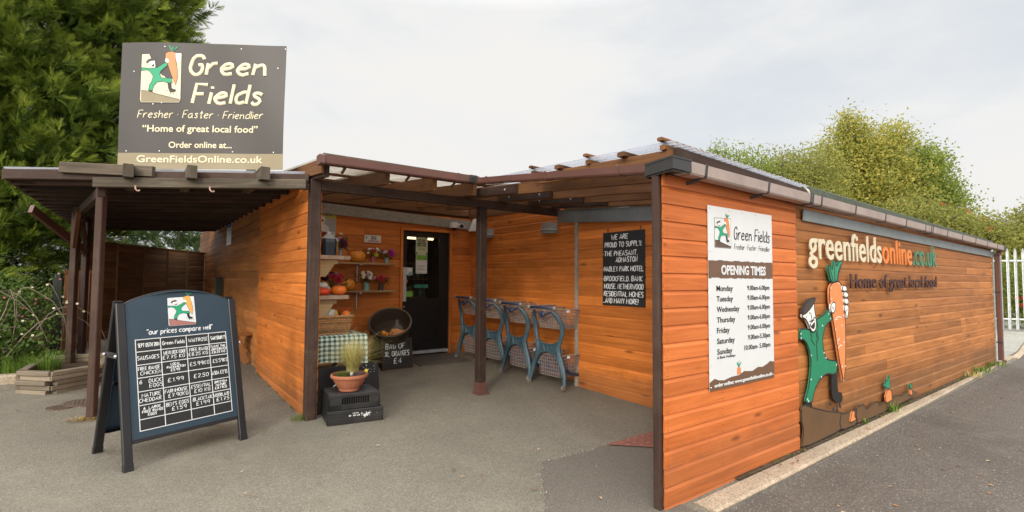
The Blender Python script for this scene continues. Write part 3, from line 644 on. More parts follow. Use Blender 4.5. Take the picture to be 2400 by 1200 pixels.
# ------------------------------------------------------------------ lettering
_Y = {'x': -3, 'y': -2, 'z': -1, 'T': 10}
for _i in range(10): _Y[str(_i)] = _i
GL = {'A': '003T60|1343', 'B': '000T|0T4T584605|0545524000', 'C': '594T2T0802204051', 'D': '000T3T57533000', 'E': '50000T5T|0545', 'F': '000T5T|0545', 'G': '584T2T08022040525535',
 'H': '000T|606T|0565', 'I': '000T', 'J': '4T42301001', 'K': '000T|5T0550', 'L': '0T0050', 'M': '000T347T70', 'N': '000T505T', 'O': '3T08032040626841', 'P': '000T4T584605', 'Q': '3T0803204062684T3T|3360',
 'R': '000T4T584605|2550', 'S': '594T1T081645534010', 'T': '0T6T|3T30', 'U': '0T022040525T', 'V': '0T306T', 'W': '0T2047608T', 'X': '006T|0T60', 'Y': '0T355T|3530', 'Z': '0T5T0050',
 '0': '2T0802203052583T2T', '1': '082T20', '2': '081T4T58450050', '3': '091T4T584625455340', '4': '404T0363', '5': '5T0T063654401001', '6': '4T17031040524515', '7': '0T5T20|1545', '8': '25071T4T57250310405325',
 '9': '574515081T4T5840', '£': '594T2T18230060|0545', '.': '0001', ',': '010z', ':': '0001|0506', '!': '0001|030T', '-': '0444', "'": '0T08', '"': '0T08|2T28', '•': '041504', '~': '0435',
 'a': '562604022041565160', 'b': '0T00|0346534000', 'c': '552604022051', 'd': '462604021041|5T50', 'e': '0354462604022051', 'f': '493T2820|0646', 'g': '5626040210415 65z3x0y'.replace(' ', ''), 'h': '0T00|0326465450',
 'i': '0600|0809', 'k': '0T00|460250', 'l': '0T00', 'm': '0600|0426353034566560', 'n': '0600|04364550', 'o': '260402204052544626', 'p': '060x|043654522001', 'r': '0600|032646', 's': '4536160542301001', 't': '2T213041|0747',
 'u': '06022041|5650', 'v': '062046', 'w': '061035506 6'.replace(' ', ''), 'x': '0650|5600', 'y': '0630|560x', 'z': '06560050'}
GL['O'] = '3T0803204062684T3T'
SOFT = set('BCDGJOPQRSU0235689£abcdefghmnoprstuy')
def strokes(ch):
    out = []
    for st in GL.get(ch, '').split('|'):
        pts = [(int(st[i]) / 10, _Y[st[i + 1]] / 10) for i in range(0, len(st) - 1, 2)]
        if ch in SOFT and len(pts) > 3:
            q = [pts[0]]
            for a, b in zip(pts, pts[1:]):
                q += [(a[0] * .75 + b[0] * .25, a[1] * .75 + b[1] * .25), (a[0] * .25 + b[0] * .75, a[1] * .25 + b[1] * .75)]
            pts = q + [pts[-1]]
        if pts: out.append(pts)
    return out
def stext(mb, text, fr, x, y, h, r, w=None, off=.002, slant=.12, jit=.03, rr=None, flat=.35, t=.5):
    """handwriting: rounded strokes standing slightly proud of a plane; h = capital height; w = fit to this width"""
    rr = rr or random.Random(len(text) * 7 + int(h * 1e4)); cx = 0; items = []
    for ch in text:
        if ch == ' ': cx += .42; continue
        ss = strokes(ch); mxx = max((p[0] for s_ in ss for p in s_), default=.1); dy = (rr.random() - .5) * jit * 1.5
        for s_ in ss: items.append([(cx + p[0] + slant * p[1] + (rr.random() - .5) * jit, p[1] + dy + (rr.random() - .5) * jit) for p in s_])
        cx += mxx + .22
    kx = (w / max(cx - .22, .01)) if w else h
    for i, s_ in enumerate(items):
        o = off + (i % 3) * .00035
        mb.tube([fr.p(x + a * kx, y + b * h, o) for a, b in s_], r, 6, flat=flat, up=fr.n, t=t)
    return cx * kx
def ptext(text, fr, x, y, h, w=None, name='lettering', mat=None, parent=None, depth=.0015, off=.0012, bold=0.0, align='L', cap=.727):
    """printed sans lettering as real geometry; h = capital height; w = width to fit"""
    cu = bpy.data.curves.new(name, 'FONT'); cu.body = text; cu.size = h / cap; cu.extrude = depth / 2; cu.offset = bold; cu.resolution_u = 3
    ob = bpy.data.objects.new(name, cu); col.objects.link(ob); bpy.context.view_layer.update()
    me = bpy.data.meshes.new_from_object(ob.evaluated_get(bpy.context.evaluated_depsgraph_get())); bpy.data.objects.remove(ob); bpy.data.curves.remove(cu)
    xs_ = [v.co.x for v in me.vertices]; x0, x1 = min(xs_), max(xs_); k = (w / (x1 - x0)) if w else 1.0; W = (x1 - x0) * k
    ox = x - (W if align == 'R' else W / 2 if align == 'C' else 0)
    inv = root_mat(parent).inverted() if parent is not None else Matrix()
    for v in me.vertices: v.co = inv @ fr.p(ox + (v.co.x - x0) * k, y + v.co.y, off + depth / 2 + v.co.z)
    me.materials.clear(); me.materials.append(mat); o = bpy.data.objects.new(name, me); col.objects.link(o); o.parent = parent
    return o
def flatm(name, c, rough=.45, var=.05): M[name] = paint(name, c, rough, var, 8.0); return M[name]
flatm('logo_green', (.012, .30, .14)); flatm('logo_carrot', (.68, .22, .075)); flatm('logo_leaf', (.015, .24, .12)); flatm('logo_brown', (.10, .055, .032)); flatm('logo_ink', (.012, .010, .009)); flatm('logo_skin', (.80, .78, .72)); flatm('logo_cap', (.05, .035, .028))
flatm('cream', (.68, .60, .40)); flatm('sign_dark', (.045, .037, .032), .48); flatm('sign_tan', (.25, .20, .115), .45); flatm('print_black', (.015, .013, .013)); flatm('amber', (.72, .36, .08))

# the farmer-and-carrot emblem, as polygons in a unit box (x right, y up), traced in panel proportions
_LG = dict(
 frame='810,308 1043,298 1046,578 1040,597 812,597 807,580', soil='811,525 860,530 900,545 960,560 1043,579 1040,595 813,595',
 suit='811,388 868,394 905,387 955,355 966,372 926,410 920,430 932,450 990,453 997,478 966,480 940,471 905,477 886,500 881,526 855,526 859,495 876,465 880,440 860,411 840,403 811,408',
 face='846,362 880,336 890,350 894,385 886,394 870,388 852,370', cap='836,352 850,338 875,331 889,338 884,348 862,351 840,364', mouth='868,378 884,366 887,380 880,386',
 carrot='950,305 965,293 995,290 1008,300 1012,340 1023,400 1025,450 1016,494 1005,470 985,420 965,365 952,335', leaf1='985,291 965,250 978,258 988,280', leaf2='986,291 992,250 998,270', leaf3='988,291 1012,262 1028,258 1005,280',
 hand='1007,298 1030,303 1037,318 1038,345 1030,360 1020,357 1012,330', thumb='952,330 968,338 974,352 962,362 950,350', boot='968,479 990,478 993,512 1018,520 1016,534 985,538 974,515', boot2='855,523 881,525 879,538 855,531')
def lg(k): return [tuple(float(c) for c in p.split(',')) for p in _LG[k].split()]
_n = [0]
def logo(fr, x, y, w, h, parent, ground=None, carrot=None, bgm=None):
    """emblem in the box (x,y)-(x+w,y+h); returns a part whose pieces are sub-parts"""
    T = lambda k: [(x + (a - 807) / 239 * w, y + (597 - b) / 299 * h) for a, b in lg(k)]
    s = w * .004
    mb = MB(); f = T('frame'); cx = x + w / 2; cy = y + h / 2
    mb.prism(fr, [(cx + (a - cx) * 1.03, cy + (b - cy) * 1.03) for a, b in f], .0004, .0012); bgp = mb.build('logo', M['logo_ink'], parent)
    def lay(nm, keys, mat, t):
        m_ = MB()
        for k in keys: m_.prism(fr, T(k), .001, t)
        m_.build(nm, mat, bgp)
    lay('logo_ground', ['soil'], ground or M['logo_brown'], .0022)
    lay('logo_backdrop', ['frame'], bgm or M['white'], .0017)
    lay('logo_coat', ['suit'], M['logo_green'], .0027); lay('logo_face', ['face', 'hand', 'thumb'], M['logo_skin'], .0036); lay('logo_cap', ['cap'], M['logo_cap'], .0040)
    lay('logo_boot', ['boot'], M['logo_ink'], .0041); lay('logo_boot', ['boot2'], M['logo_ink'], .0041); lay('logo_mouth', ['mouth'], M['logo_ink'], .0041); lay('logo_carrot', ['carrot'], carrot or M['logo_carrot'], .0032); lay('logo_leaves', ['leaf1', 'leaf2', 'leaf3'], M['logo_leaf'], .0034)
    m_ = MB()
    for k in ('suit', 'carrot', 'face'):
        q = T(k); q.append(q[0]); m_.tube([fr.p(a, b, .0030) for a, b in q], w * .006, 5, flat=.4, up=fr.n)
    q = T('soil')[:5]; m_.tube([fr.p(a, b, .0024) for a, b in q], w * .007, 5, flat=.4, up=fr.n)
    for a, b in ((965, 527), (985, 545), (1005, 545), (1022, 547)): m_.disc(fr, x + (a - 807) / 239 * w, y + (597 - b) / 299 * h, w * .013, .0015, .003, 6)
    m_.build('logo_outline', M['logo_ink'], bgp); return bgp

# ------------------------------------------------------------------ big signboard over the lean-to
S0 = Vector((-3.024, 4.595, 2.667)); S1 = Vector((-1.618, 3.547, 2.667)); SX = (S1 - S0); SW = SX.length
FS = F(S0, SX, (0, 0, 1)); SH = 1.362
bs = thing('signboard', 'large weathered brown and tan shop signboard standing on the lean-to roof', 'sign', tuple((S0 + S1) / 2))
mb = MB(); nx, ny = 24, 14; top = lambda u: SH + .008 * sin(u * 5) - .012 * u
def bow(u, v): return .006 * sin(u * 7 + 1) * sin(v * 3.0) + .010 * sin(v * 4 + .5) * (u - .5) + .004 * sin(u * 13 + v * 5)
def spt(u, v, t): return FS.p(u * SW, v * top(u), bow(u, v) + t)
vv = [i / ny for i in range(ny + 1)]; vb = .125; vv = sorted(set([round(v, 4) for v in vv if abs(v - vb) > .03] + [vb]))
for t0, sgn in ((0.004, 1), (0.0, -1)):
    b0 = len(mb.v)
    for i in range(nx + 1):
        for v in vv: mb.v.append(tuple(spt(i / nx, v, t0)))
    m = len(vv)
    for i in range(nx):
        for j in range(m - 1):
            q = [b0 + i * m + j, b0 + (i + 1) * m + j, b0 + (i + 1) * m + j + 1, b0 + i * m + j + 1]
            mb.q(q if sgn > 0 else q[::-1], None, .5, 1 if vv[j] < vb - .001 else 0)
pan = mb.build('sign_panel', [M['sign_dark'], M['sign_tan']], bs, smooth=True)
FSO = F(S0 + FS.n * .020, SX, (0, 0, 1))
kx = SW / 385.0; ky = SH / 303.0           # photo pixels on the panel -> metres
def sxy(px, py): return ((px - 277) * kx, (396 - py) * ky)
def wob(o):      # lay the lettering onto the warped sheet
    inv = root_mat(bs)
    for v in o.data.vertices:
        p = inv @ v.co; d = p - S0; u = d.dot(FS.x) / SW; w = d.z / SH; t = d.dot(FS.n); v.co = inv.inverted() @ (FS.p(u * SW, w * top(min(max(u, 0), 1)), bow(u, w) + .0045 + (t - .020)))
a = sxy(324, 237); lo = logo(FSO, a[0], a[1], 94 * kx, 119 * ky, bs, ground=M['sign_tan'], bgm=M['cream'])
for o in [lo] + kids(lo): wob(o)
mb = MB()
stext(mb, 'Green', FSO, *sxy(436, 168), 46 * ky, .0185, w=178 * kx, slant=.16)
stext(mb, 'Fields', FSO, *sxy(446, 238), 46 * ky, .0185, w=160 * kx, slant=.16)
o = mb.build('shop_name', M['cream'], bs); wob(o)
mb = MB()
stext(mb, 'Fresher • Faster • Friendlier', FSO, *sxy(320, 274), 18 * ky, .0050, w=292 * kx, slant=.2)
o = mb.build('slogan', M['cream'], bs); wob(o)
for tx, x0, x1, yb, h in (('“Home of great local food”', 332, 602, 307, 16.5), ('Order online at...', 394, 542, 345, 15), ('GreenFieldsOnline.co.uk', 322, 615, 380, 17)):
    o = ptext(tx, FSO, *sxy(x0, yb), h * ky, w=(x1 - x0) * kx, mat=M['cream'], parent=bs, bold=.0016); wob(o)
for px, py in ((378, 103), (557, 104), (644, 149), (307, 163), (374, 238), (354, 241), (297, 354), (373, 353), (544, 354), (640, 355), (660, 101)):
    u, v = sxy(px, py); mb = MB(); p = spt(u / SW, v / SH, .0042); mb.lathe(p, [(.007, 0), (.006, .003), (.0005, .004)], 8, ax=Matrix((FS.x, FS.y, FS.n)).transposed()); mb.build('screw', M['steel'], bs)
for u in (.27, .79):
    p = FS.p(u * SW, 0, -.06); mb = MB(); mb.bar((p.x, p.y, 2.50), (p.x, p.y, 3.9), .09, .06, up=(SX.x, SX.y, 0)); mb.build('sign_post', M['weathered'], bs)
for v in (.25, .7):
    mb = MB(); mb.bar(FS.p(.05, v * SH, -.024), FS.p(SW - .05, v * SH, -.024), .035, .06); mb.build('sign_rail', M['weathered'], bs)

# ------------------------------------------------------------------ opening times board on the corner screen
ot = thing('opening_times_sign', 'white opening times board with brown bands screwed to the orange screen', 'sign', (1.05, -.03, .72))
OX0, OX1, OZ0, OZ1 = .556, 1.517, .715, 2.085; OW = OX1 - OX0; OH = OZ1 - OZ0
FO = F((OX0, -.031, OZ0), (1, 0, 0), (0, 0, 1))
def oxy(a, b): return (a * OW, b * OH)                  # fractions of the board
mb = MB(); mb.rect(FO, 0, 0, OW, OH, -.004, .0); mb.build('board', M['white'], ot)
r = random.Random(4); q = []
for i in range(41): q.append((OW * i / 40, OH * (.700 + .006 * r.random())))
for i in range(41): q.append((OW * (1 - i / 40), OH * (.602 + .007 * r.random())))
mb = MB(); mb.prism(FO, q, -.001, .0008); mb.build('band', M['logo_brown_l'] if 'logo_brown_l' in M else flatm('logo_brown_l', (.14, .075, .042)), ot)
q = [(0, 0), (OW, 0)] + [(OW * a, OH * b) for a, b in ((1, .098), (.96, .100), (.93, .105), (.88, .092), (.80, .078), (.72, .083), (.63, .066), (.56, .07), (.5, .075), (.42, .058), (.30, .056), (.2, .046), (.12, .052), (.07, .064), (.04, .058), (0, .048))]
mb = MB(); mb.prism(FO, q, -.001, .0008); mb.build('band', M['logo_brown_l'], ot)
logo(FO, .088 * OW, .775 * OH, .235 * OW, .165 * OH, ot)
mb = MB(); stext(mb, 'Green Fields', FO, .37 * OW, .827 * OH, .070 * OH, .0050, w=.58 * OW, slant=.12); mb.build('shop_name', M['print_black'], ot)
mb = MB(); stext(mb, 'Fresher • Faster • Friendlier', FO, .37 * OW, .772 * OH, .030 * OH, .0020, w=.58 * OW, slant=.2); mb.build('slogan', M['print_black'], ot)
ptext('OPENING TIMES', FO, .175 * OW, .627 * OH, .052 * OH, w=.70 * OW, mat=M['white'], parent=ot, bold=.0035, off=.0014)
for i, (dname, tm) in enumerate((('Monday', '9.00am-6.00pm'), ('Tuesday', '9.00am-6.00pm'), ('Wednesday', '9.00am-6.00pm'), ('Thursday', '9.00am-6.00pm'), ('Friday', '9.00am-6.00pm'), ('Saturday', '9.00am-5.30pm'), ('Sunday', '10.00am- 5.00pm'))):
    y = OH * (.535 - i * .0575); k = {'Monday': .235, 'Tuesday': .235, 'Wednesday': .33, 'Thursday': .265, 'Friday': .18, 'Saturday': .255, 'Sunday': .215}[dname]
    ptext(dname, FO, .105 * OW, y, .031 * OH, w=k * OW, mat=M['print_black'], parent=ot, bold=.0006)
    ptext(tm, FO, .935 * OW, y + .003 * OH, .028 * OH, w=(.37 if i < 6 else .43) * OW, mat=M['print_black'], parent=ot, align='R', bold=.0004)
ptext('& Bank Holidays', FO, .105 * OW, .167 * OH, .014 * OH, w=.26 * OW, mat=M['print_black'], parent=ot)
ptext('order online: www.greenfieldsonline.co.uk', FO, .06 * OW, .018 * OH, .019 * OH, w=.90 * OW, mat=M['white'], parent=ot, bold=.0012, off=.0014)
mb = MB(); mb.prism(FO, [(a * OW, b * OH) for a, b in ((.385, .062), (.388, .095), (.40, .103), (.43, .103), (.445, .095), (.446, .064))], 0, .0018); cp = mb.build('carrot_picture', M['logo_carrot'], ot)
mb = MB()
for q in (((.41, .103), (.385, .125), (.395, .133), (.415, .115)), ((.415, .103), (.42, .14), (.428, .112)), ((.42, .103), (.45, .132), (.455, .124))): mb.prism(FO, [(a * OW, b * OH) for a, b in q], 0, .0019)
mb.build('carrot_leaves', M['logo_leaf'], cp)
for a, b in ((.02, .985), (.3, .985), (.5, .985), (.72, .985), (.98, .985), (.02, .75), (.98, .76), (.02, .5), (.98, .5), (.02, .3), (.98, .33), (.02, .14), (.98, .17), (.02, .02), (.3, .02), (.52, .02), (.75, .02), (.98, .02)):
    mb = MB(); mb.lathe(FO.p(a * OW, b * OH, .0008), [(.0055, 0), (.004, .002), (.0005, .0025)], 8, ax=Matrix((FO.x, FO.y, FO.n)).transposed()); mb.build('screw', M['steel'], ot)

# ------------------------------------------------------------------ cut-out letters on the long wall
FW = F((0, .0, 0), (1, 0, 0), (0, 0, 1))
def lsign(name, label, parts, x0, x1, zb, h, depth, off, xs_=1.0):
    t = thing(name, label, 'sign', ((x0 + x1) / 2, -.02, zb))
    # natural advance widths from the whole line, then one object per letter
    full = ''.join(p[0] for p in parts); cu = bpy.data.curves.new('m', 'FONT'); cu.size = 1; ob = bpy.data.objects.new('m', cu); col.objects.link(ob)
    def wid(s_):
        cu.body = s_; bpy.context.view_layer.update(); return ob.dimensions.x
    xs0 = []; tot = wid(full)
    for i in range(len(full)): xs0.append(wid(full[:i + 1]) - wid(full[i]) if full[i] != ' ' else 0)
    ws = [wid(c) if c != ' ' else 0 for c in full]
    bpy.data.objects.remove(ob); bpy.data.curves.remove(cu); k = (x1 - x0) / tot; i = 0
    for tx, mt in parts:
        for c in tx:
            if c != ' ': ptext(c, FW, x0 + xs0[i] * k, zb, h, w=ws[i] * k, name='letter', mat=mt, parent=t, depth=depth, off=off, bold=.004 if h > .2 else .002)
            i += 1
    return t
flatm('sign_orange', (.72, .20, .03)); flatm('sign_green', (.035, .19, .105)); flatm('sign_cream', (.66, .58, .41))
lsign('letter_sign', 'web address in large cream, orange and green cut-out letters on the long wall', (('greenfields', M['sign_cream']), ('online', M['sign_orange']), ('.co.uk', M['sign_green'])), 2.21, 6.26, 1.745, .30, .010, .028)
M['brown_gloss'] = paint('brown_gloss', (.060, .020, .014), .6, .3, 6.0, dirt=.2)
lsign('letter_sign', 'slogan in dark brown glossy cut-out letters below the web address', (('Home of great local food', M['brown_gloss']),), 3.17, 6.23, 1.456, .158, .014, .026)

# ------------------------------------------------------------------ painted cut-outs on the long wall
CUT = dict(
 leaves=[(2.687,1.516),(2.647,1.579),(2.617,1.651),(2.61,1.687),(2.669,1.67),(2.711,1.635),(2.737,1.708),(2.775,1.743),(2.806,1.673),(2.849,1.702),(2.896,1.735),(2.961,1.731),(2.91,1.666),(2.852,1.6),(2.829,1.525)],
 carrot=[(2.686,1.506),(2.807,1.529),(2.874,1.521),(2.927,1.488),(2.95,1.394),(2.963,1.3),(2.98,1.206),(2.993,1.111),(2.994,0.98),(2.985,0.831),(2.965,0.647),(2.915,0.505),(2.876,0.619),(2.828,0.734),(2.783,0.883),(2.734,1.032),(2.686,1.18),(2.64,1.289),(2.624,1.398),(2.637,1.467)],
 suit=[(2.0,1.091),(1.997,0.994),(2.06,1.001),(2.138,0.956),(2.198,0.859),(2.213,0.756),(2.179,0.625),(2.137,0.529),(2.076,0.441),(2.105,0.421),(2.215,0.409),(2.25,0.481),(2.304,0.543),(2.374,0.594),(2.498,0.632),(2.604,0.634),(2.68,0.613),(2.777,0.626),(2.797,0.737),(2.568,0.766),(2.508,0.816),(2.472,0.906),(2.468,0.994),(2.522,1.08),(2.588,1.121),(2.684,1.143),(2.67,1.213),(2.608,1.254),(2.551,1.22),(2.445,1.189),(2.363,1.171),(2.326,1.159),(2.298,1.057),(2.182,1.08),(2.09,1.093)],
 face=[(2.048,1.193),(2.038,1.23),(2.153,1.277),(2.26,1.328),(2.291,1.316),(2.288,1.264),(2.312,1.194),(2.325,1.124),(2.306,1.07),(2.258,1.049),(2.212,1.068),(2.147,1.146),(2.103,1.182)],
 cap=[(2.027,1.222),(2.071,1.301),(2.157,1.353),(2.234,1.369),(2.293,1.371),(2.3,1.35),(2.263,1.32),(2.191,1.274),(2.106,1.236)],
 mouth=[(2.176,1.123),(2.232,1.149),(2.264,1.175),(2.294,1.152),(2.288,1.1),(2.259,1.076),(2.221,1.092)],
 boot=[(2.658,0.615),(2.791,0.625),(2.793,0.432),(2.891,0.413),(2.91,0.359),(2.885,0.317),(2.804,0.315),(2.735,0.347),(2.659,0.389)], bootl=[(2.083,0.43),(2.219,0.408),(2.224,0.357),(2.081,0.384)],
 thumb=[(2.628,1.304),(2.685,1.325),(2.732,1.309),(2.73,1.265),(2.688,1.216),(2.636,1.221),(2.617,1.263)],
 f1=[(2.908,1.473),(2.955,1.488),(3.01,1.473),(3.018,1.435),(2.97,1.418),(2.911,1.436)], f2=[(2.932,1.413),(2.979,1.424),(3.044,1.408),(3.052,1.374),(3.003,1.356),(2.944,1.372)],
 f3=[(2.942,1.347),(2.994,1.359),(3.05,1.343),(3.057,1.302),(2.999,1.288),(2.944,1.308)], f4=[(2.943,1.282),(2.999,1.292),(3.05,1.275),(3.046,1.213),(3.009,1.148),(2.982,1.153),(2.981,1.213),(2.944,1.229)],
 soil1=[(2.0,0.410),(2.09,0.402),(2.186,0.369),(2.38,0.319),(2.542,0.277),(2.799,0.233),(2.861,0.211),(2.806,0.12),(2.855,0.049),(1.995,0.030),(2.02,0.123),(2.035,0.191),(2.01,0.246),(1.997,0.277)],
 soil2=[(2.87,0.219),(2.932,0.191),(3.064,0.198),(3.17,0.201),(3.228,0.193),(3.228,0.117),(3.248,0.042),(2.869,0.043),(2.819,0.118)],
 soil3=[(3.26,0.207),(3.32,0.217),(3.473,0.215),(3.495,0.153),(3.657,0.169),(3.741,0.197),(3.881,0.187),(3.905,0.133),(4.053,0.159),(4.265,0.16),(4.456,0.183),(4.649,0.147),(4.821,0.169),(4.997,0.174),(5.32,0.086),(4.014,0.045),(3.268,0.038),(3.261,0.093),(3.235,0.13)],
 c1=[(3.058,0.106),(3.092,0.194),(3.17,0.196),(3.151,0.135),(3.217,0.102),(3.134,0.094),(3.067,0.09)], c2=[(4.081,0.143),(4.058,0.225),(4.122,0.28),(4.201,0.287),(4.26,0.254),(4.27,0.155),(4.178,0.146)],
 l2=[(4.189,0.288),(4.037,0.332),(4.099,0.362),(4.085,0.41),(4.148,0.377),(4.203,0.46),(4.222,0.39),(4.222,0.309)], c3=[(4.901,0.125),(4.905,0.177),(4.949,0.194),(4.996,0.165),(4.992,0.12)], l3=[(4.935,0.195),(4.898,0.25),(4.935,0.264),(4.99,0.25),(4.985,0.194)])
M['ply_brown'] = paint('painted_ply_brown', (.115, .058, .022), .6, .14, 4.0, dirt=.15); M['cut_green'] = paint('painted_green', (.010, .20, .095), .5, .08, 5.0, dirt=.05); M['cut_carrot'] = paint('painted_carrot', (.72, .235, .075), .5, .07, 7.0)
def smooth_poly(p, n=1):
    for _ in range(n):
        q = []
        for a, b in zip(p, p[1:] + p[:1]): q += [(a[0] * .8 + b[0] * .2, a[1] * .8 + b[1] * .2), (a[0] * .2 + b[0] * .8, a[1] * .2 + b[1] * .8)]
        p = q
    return p
def cut(nm, key, mat, parent, t0, t1, line=.007, sm=1):
    pl = smooth_poly(CUT[key], sm) if sm else CUT[key]; mb = MB(); mb.prism(FW, pl, t0, t1); o = mb.build(nm, mat, parent)
    if line:
        mb = MB(); q = pl + [pl[0]]; mb.tube([FW.p(a, b, t1) for a, b in q], line, 6, flat=.3, up=FW.n); mb.build('painted_outline', M['logo_ink'], o)
    return o
fm = thing('farmer_cutout', 'painted cut-out of a laughing farmer in green with flat cap on the long wall', 'cut-out', (2.4, -.03, .3))
coat = cut('coat', 'suit', M['cut_green'], fm, .020, .034); cut('boot', 'boot', M['logo_ink'], fm, .020, .032, 0); cut('boot', 'bootl', M['logo_ink'], fm, .020, .032, 0)
fc_ = cut('face', 'face', M['logo_skin'], fm, .020, .040); cut('cap', 'cap', M['logo_cap'], fm, .020, .046); cut('mouth', 'mouth', M['logo_ink'], fc_, .040, .0415, 0)
mb = MB()
for q in (((2.205, 1.235), (2.225, 1.18), (2.20, 1.165), (2.235, 1.16)), ((2.17, 1.155), (2.22, 1.150), (2.275, 1.19), (2.30, 1.18)), ((2.11, 1.205), (2.118, 1.195)), ((2.175, 1.238), (2.183, 1.228))): mb.tube([FW.p(a, b, .0415) for a, b in q], .005, 6, flat=.4, up=FW.n)
mb.build('face_lines', M['logo_ink'], fc_)
mb = MB(); mb.prism(FW, [(2.20, 1.128), (2.255, 1.155), (2.28, 1.16), (2.285, 1.145), (2.25, 1.135), (2.21, 1.112)], .0412, .0428); mb.build('teeth', M['logo_skin'], fc_)
mb = MB()
for q in (((2.31, 1.10), (2.345, .99), (2.33, .93), (2.345, .78)), ((2.345, 1.155), (2.372, 1.08), (2.352, 1.06), (2.375, .98), (2.34, .95)), ((2.20, 1.07), (2.235, 1.0), (2.21, .99), (2.29, .93))): mb.tube([FW.p(a, b, .035) for a, b in q], .005, 6, flat=.4, up=FW.n)
mb.build('coat_lines', M['logo_ink'], coat)
for i, k in enumerate(('thumb', 'f1', 'f2', 'f3', 'f4')):
    o = cut('thumb' if i == 0 else 'finger', k, M['logo_skin'], fm, .036, .054, .006)
    p = CUT[k]; cx = sum(a for a, b in p) / len(p); cy = max(b for a, b in p) - .045; mb = MB(); mb.tube([FW.p(cx + .02 * cos(pi * (1 + j / 6)), cy + .022 * sin(pi * (1 + j / 6)) , .0545) for j in range(7)], .0035, 5, flat=.4, up=FW.n); mb.build('nail_line', M['logo_ink'], o)
for a, b in ((2.015, 1.05), (2.015, 1.01), (2.62, 1.21), (2.47, 1.10), (2.66, 1.16), (2.215, .84), (2.49, .84), (2.77, .70), (2.20, .62), (2.42, .62), (2.12, .45), (2.14, .43), (2.53, .79)): mb = MB(); mb.disc(FW, a, b, .009, .034, .0365, 8); mb.build('screw_cap', M['white'], coat)
ck = thing('carrot_cutout', 'tall painted orange carrot cut-out held up by the farmer cut-out', 'cut-out', (2.8, -.03, .9))
cb = cut('carrot', 'carrot', M['cut_carrot'], ck, .022, .042); cut('carrot_leaves', 'leaves', M['logo_leaf'], ck, .022, .042)
for a, b in ((2.66, 1.46), (2.85, 1.505), (2.66, 1.35), (2.90, 1.08), (2.75, 1.05), (2.95, 1.18), (2.79, .91), (2.95, .91), (2.89, .67), (2.96, .67), (2.915, .53)): mb = MB(); mb.disc(FW, a, b, .009, .042, .0445, 8); mb.build('screw_cap', M['white'], cb)
mb = MB()
for q in (((2.76, 1.16), (2.84, 1.175), (2.90, 1.16)), ((2.73, 1.145), (2.80, 1.15)), ((2.80, .86), (2.86, .89), (2.90, .88)), ((2.77, .93), (2.84, .955))): mb.tube([FW.p(a, b, .0425) for a, b in q], .004, 5, flat=.3, up=FW.n)
mb.build('paint_scuffs', M['logo_skin'], cb)
mb = MB()
for q in (((2.72, 1.53), (2.68, 1.60), (2.645, 1.66)), ((2.76, 1.53), (2.755, 1.62), (2.77, 1.70)), ((2.80, 1.53), (2.85, 1.62), (2.91, 1.70))): mb.tube([FW.p(a, b, .0425) for a, b in q], .006, 6, flat=.4, up=FW.n)
mb.build('leaf_lines', M['logo_ink'], cb)
for k, lb in (('soil1', 'largest brown painted soil cut-out below the farmer'), ('soil2', 'small brown soil cut-out beside the broken carrot'), ('soil3', 'long jagged brown soil cut-out under the two growing carrots')):
    tag(cut('soil_cutout', k, M['ply_brown'], None, .020, .034, .006), lb, 'cut-out')
for c, l, lb in (('c1', None, 'broken orange carrot cut-out set into the brown soil'), ('c2', 'l2', 'larger orange carrot cut-out growing from the brown soil'), ('c3', 'l3', 'smallest orange carrot cut-out furthest along the wall')):
    t = thing('carrot_cutout', lb, 'cut-out', (CUT[c][0][0], -.03, .15)); cut('carrot', c, M['cut_carrot'], t, .034, .046, .005)
    if l: cut('carrot_leaves', l, M['logo_leaf'], t, .030, .044, .005)
for a, b, rot in ((2.70, .275, .2), (2.79, .262, 1.4), (2.64, .335, 2.6), (2.86, .285, 1.9)):
    mb = MB(); mb.prism(FW, [(a + .028 * cos(rot) * cos(q) - .014 * sin(rot) * sin(q), b + .028 * sin(rot) * cos(q) + .014 * cos(rot) * sin(q)) for q in [i * pi / 5 for i in range(10)]], .020, .030)
    tag(mb.build('soil_clod', M['logo_cap']), 'small brown clod cut-out under the raised black boot', 'cut-out', 'clods falling from the boot')
# ------------------------------------------------------------------ A-board with the price comparison
ab = thing('pavement_sign', 'dark blue arched A-board with a chalk-pen price comparison table', 'A-board', (-2.6, 3.0, .08))
AO = Vector((-2.82, 2.637, .073)); AU = Vector((.942, .336, .015)).normalized(); AP = Vector((-.336, .942, 0)).normalized()
AV = Vector((-.077, .215, .974)).normalized(); FA = F(AO, AU, AV); AV2 = Vector((.077, -.215, .974)).normalized()
M['ab_black'] = paint('black_frame_plastic', (.012, .011, .012), .42, .2, 6.0, dirt=.1); M['ab_blue'] = paint('slate_blue_board', (.022, .042, .060), .42, .10, 3.0)
def leg(a, d_, back):
    o = AO + AU * a; mb = MB()
    if back: o = o + AP * .62; o.z = gz(o.x, o.y)
    mb.bar(o, o + d_ * 1.272, .062, .034, up=AP, c=.006); l = mb.build('leg', M['ab_black'], ab)
    mb = MB(); mb.bar(o - d_ * .004, o + d_ * .05, .066, .038, up=AP, c=.003); mb.build('foot', M['ab_black'], l)
for a in (0.0, .858): leg(a, AV, False); leg(a, AV2, True)
def arch(w0, w1, v0, v1, vt, n=18): return [(w0, v0), (w1, v0), (w1, v1)] + [(w1 + (w0 - w1) * i / n, v1 + (vt - v1) * sin(pi * i / n) ** .8) for i in range(1, n)] + [(w0, v1)]
mb = MB(); mb.prism(FA, arch(.031, .829, .205, 1.262, 1.365), -.022, .004); pb = mb.build('board', M['ab_blue'], ab)
mb = MB(); mb.rect(FA, .031, .185, .829, .215, -.026, .009); mb.build('board_edge', M['ab_black'], pb); mb = MB()
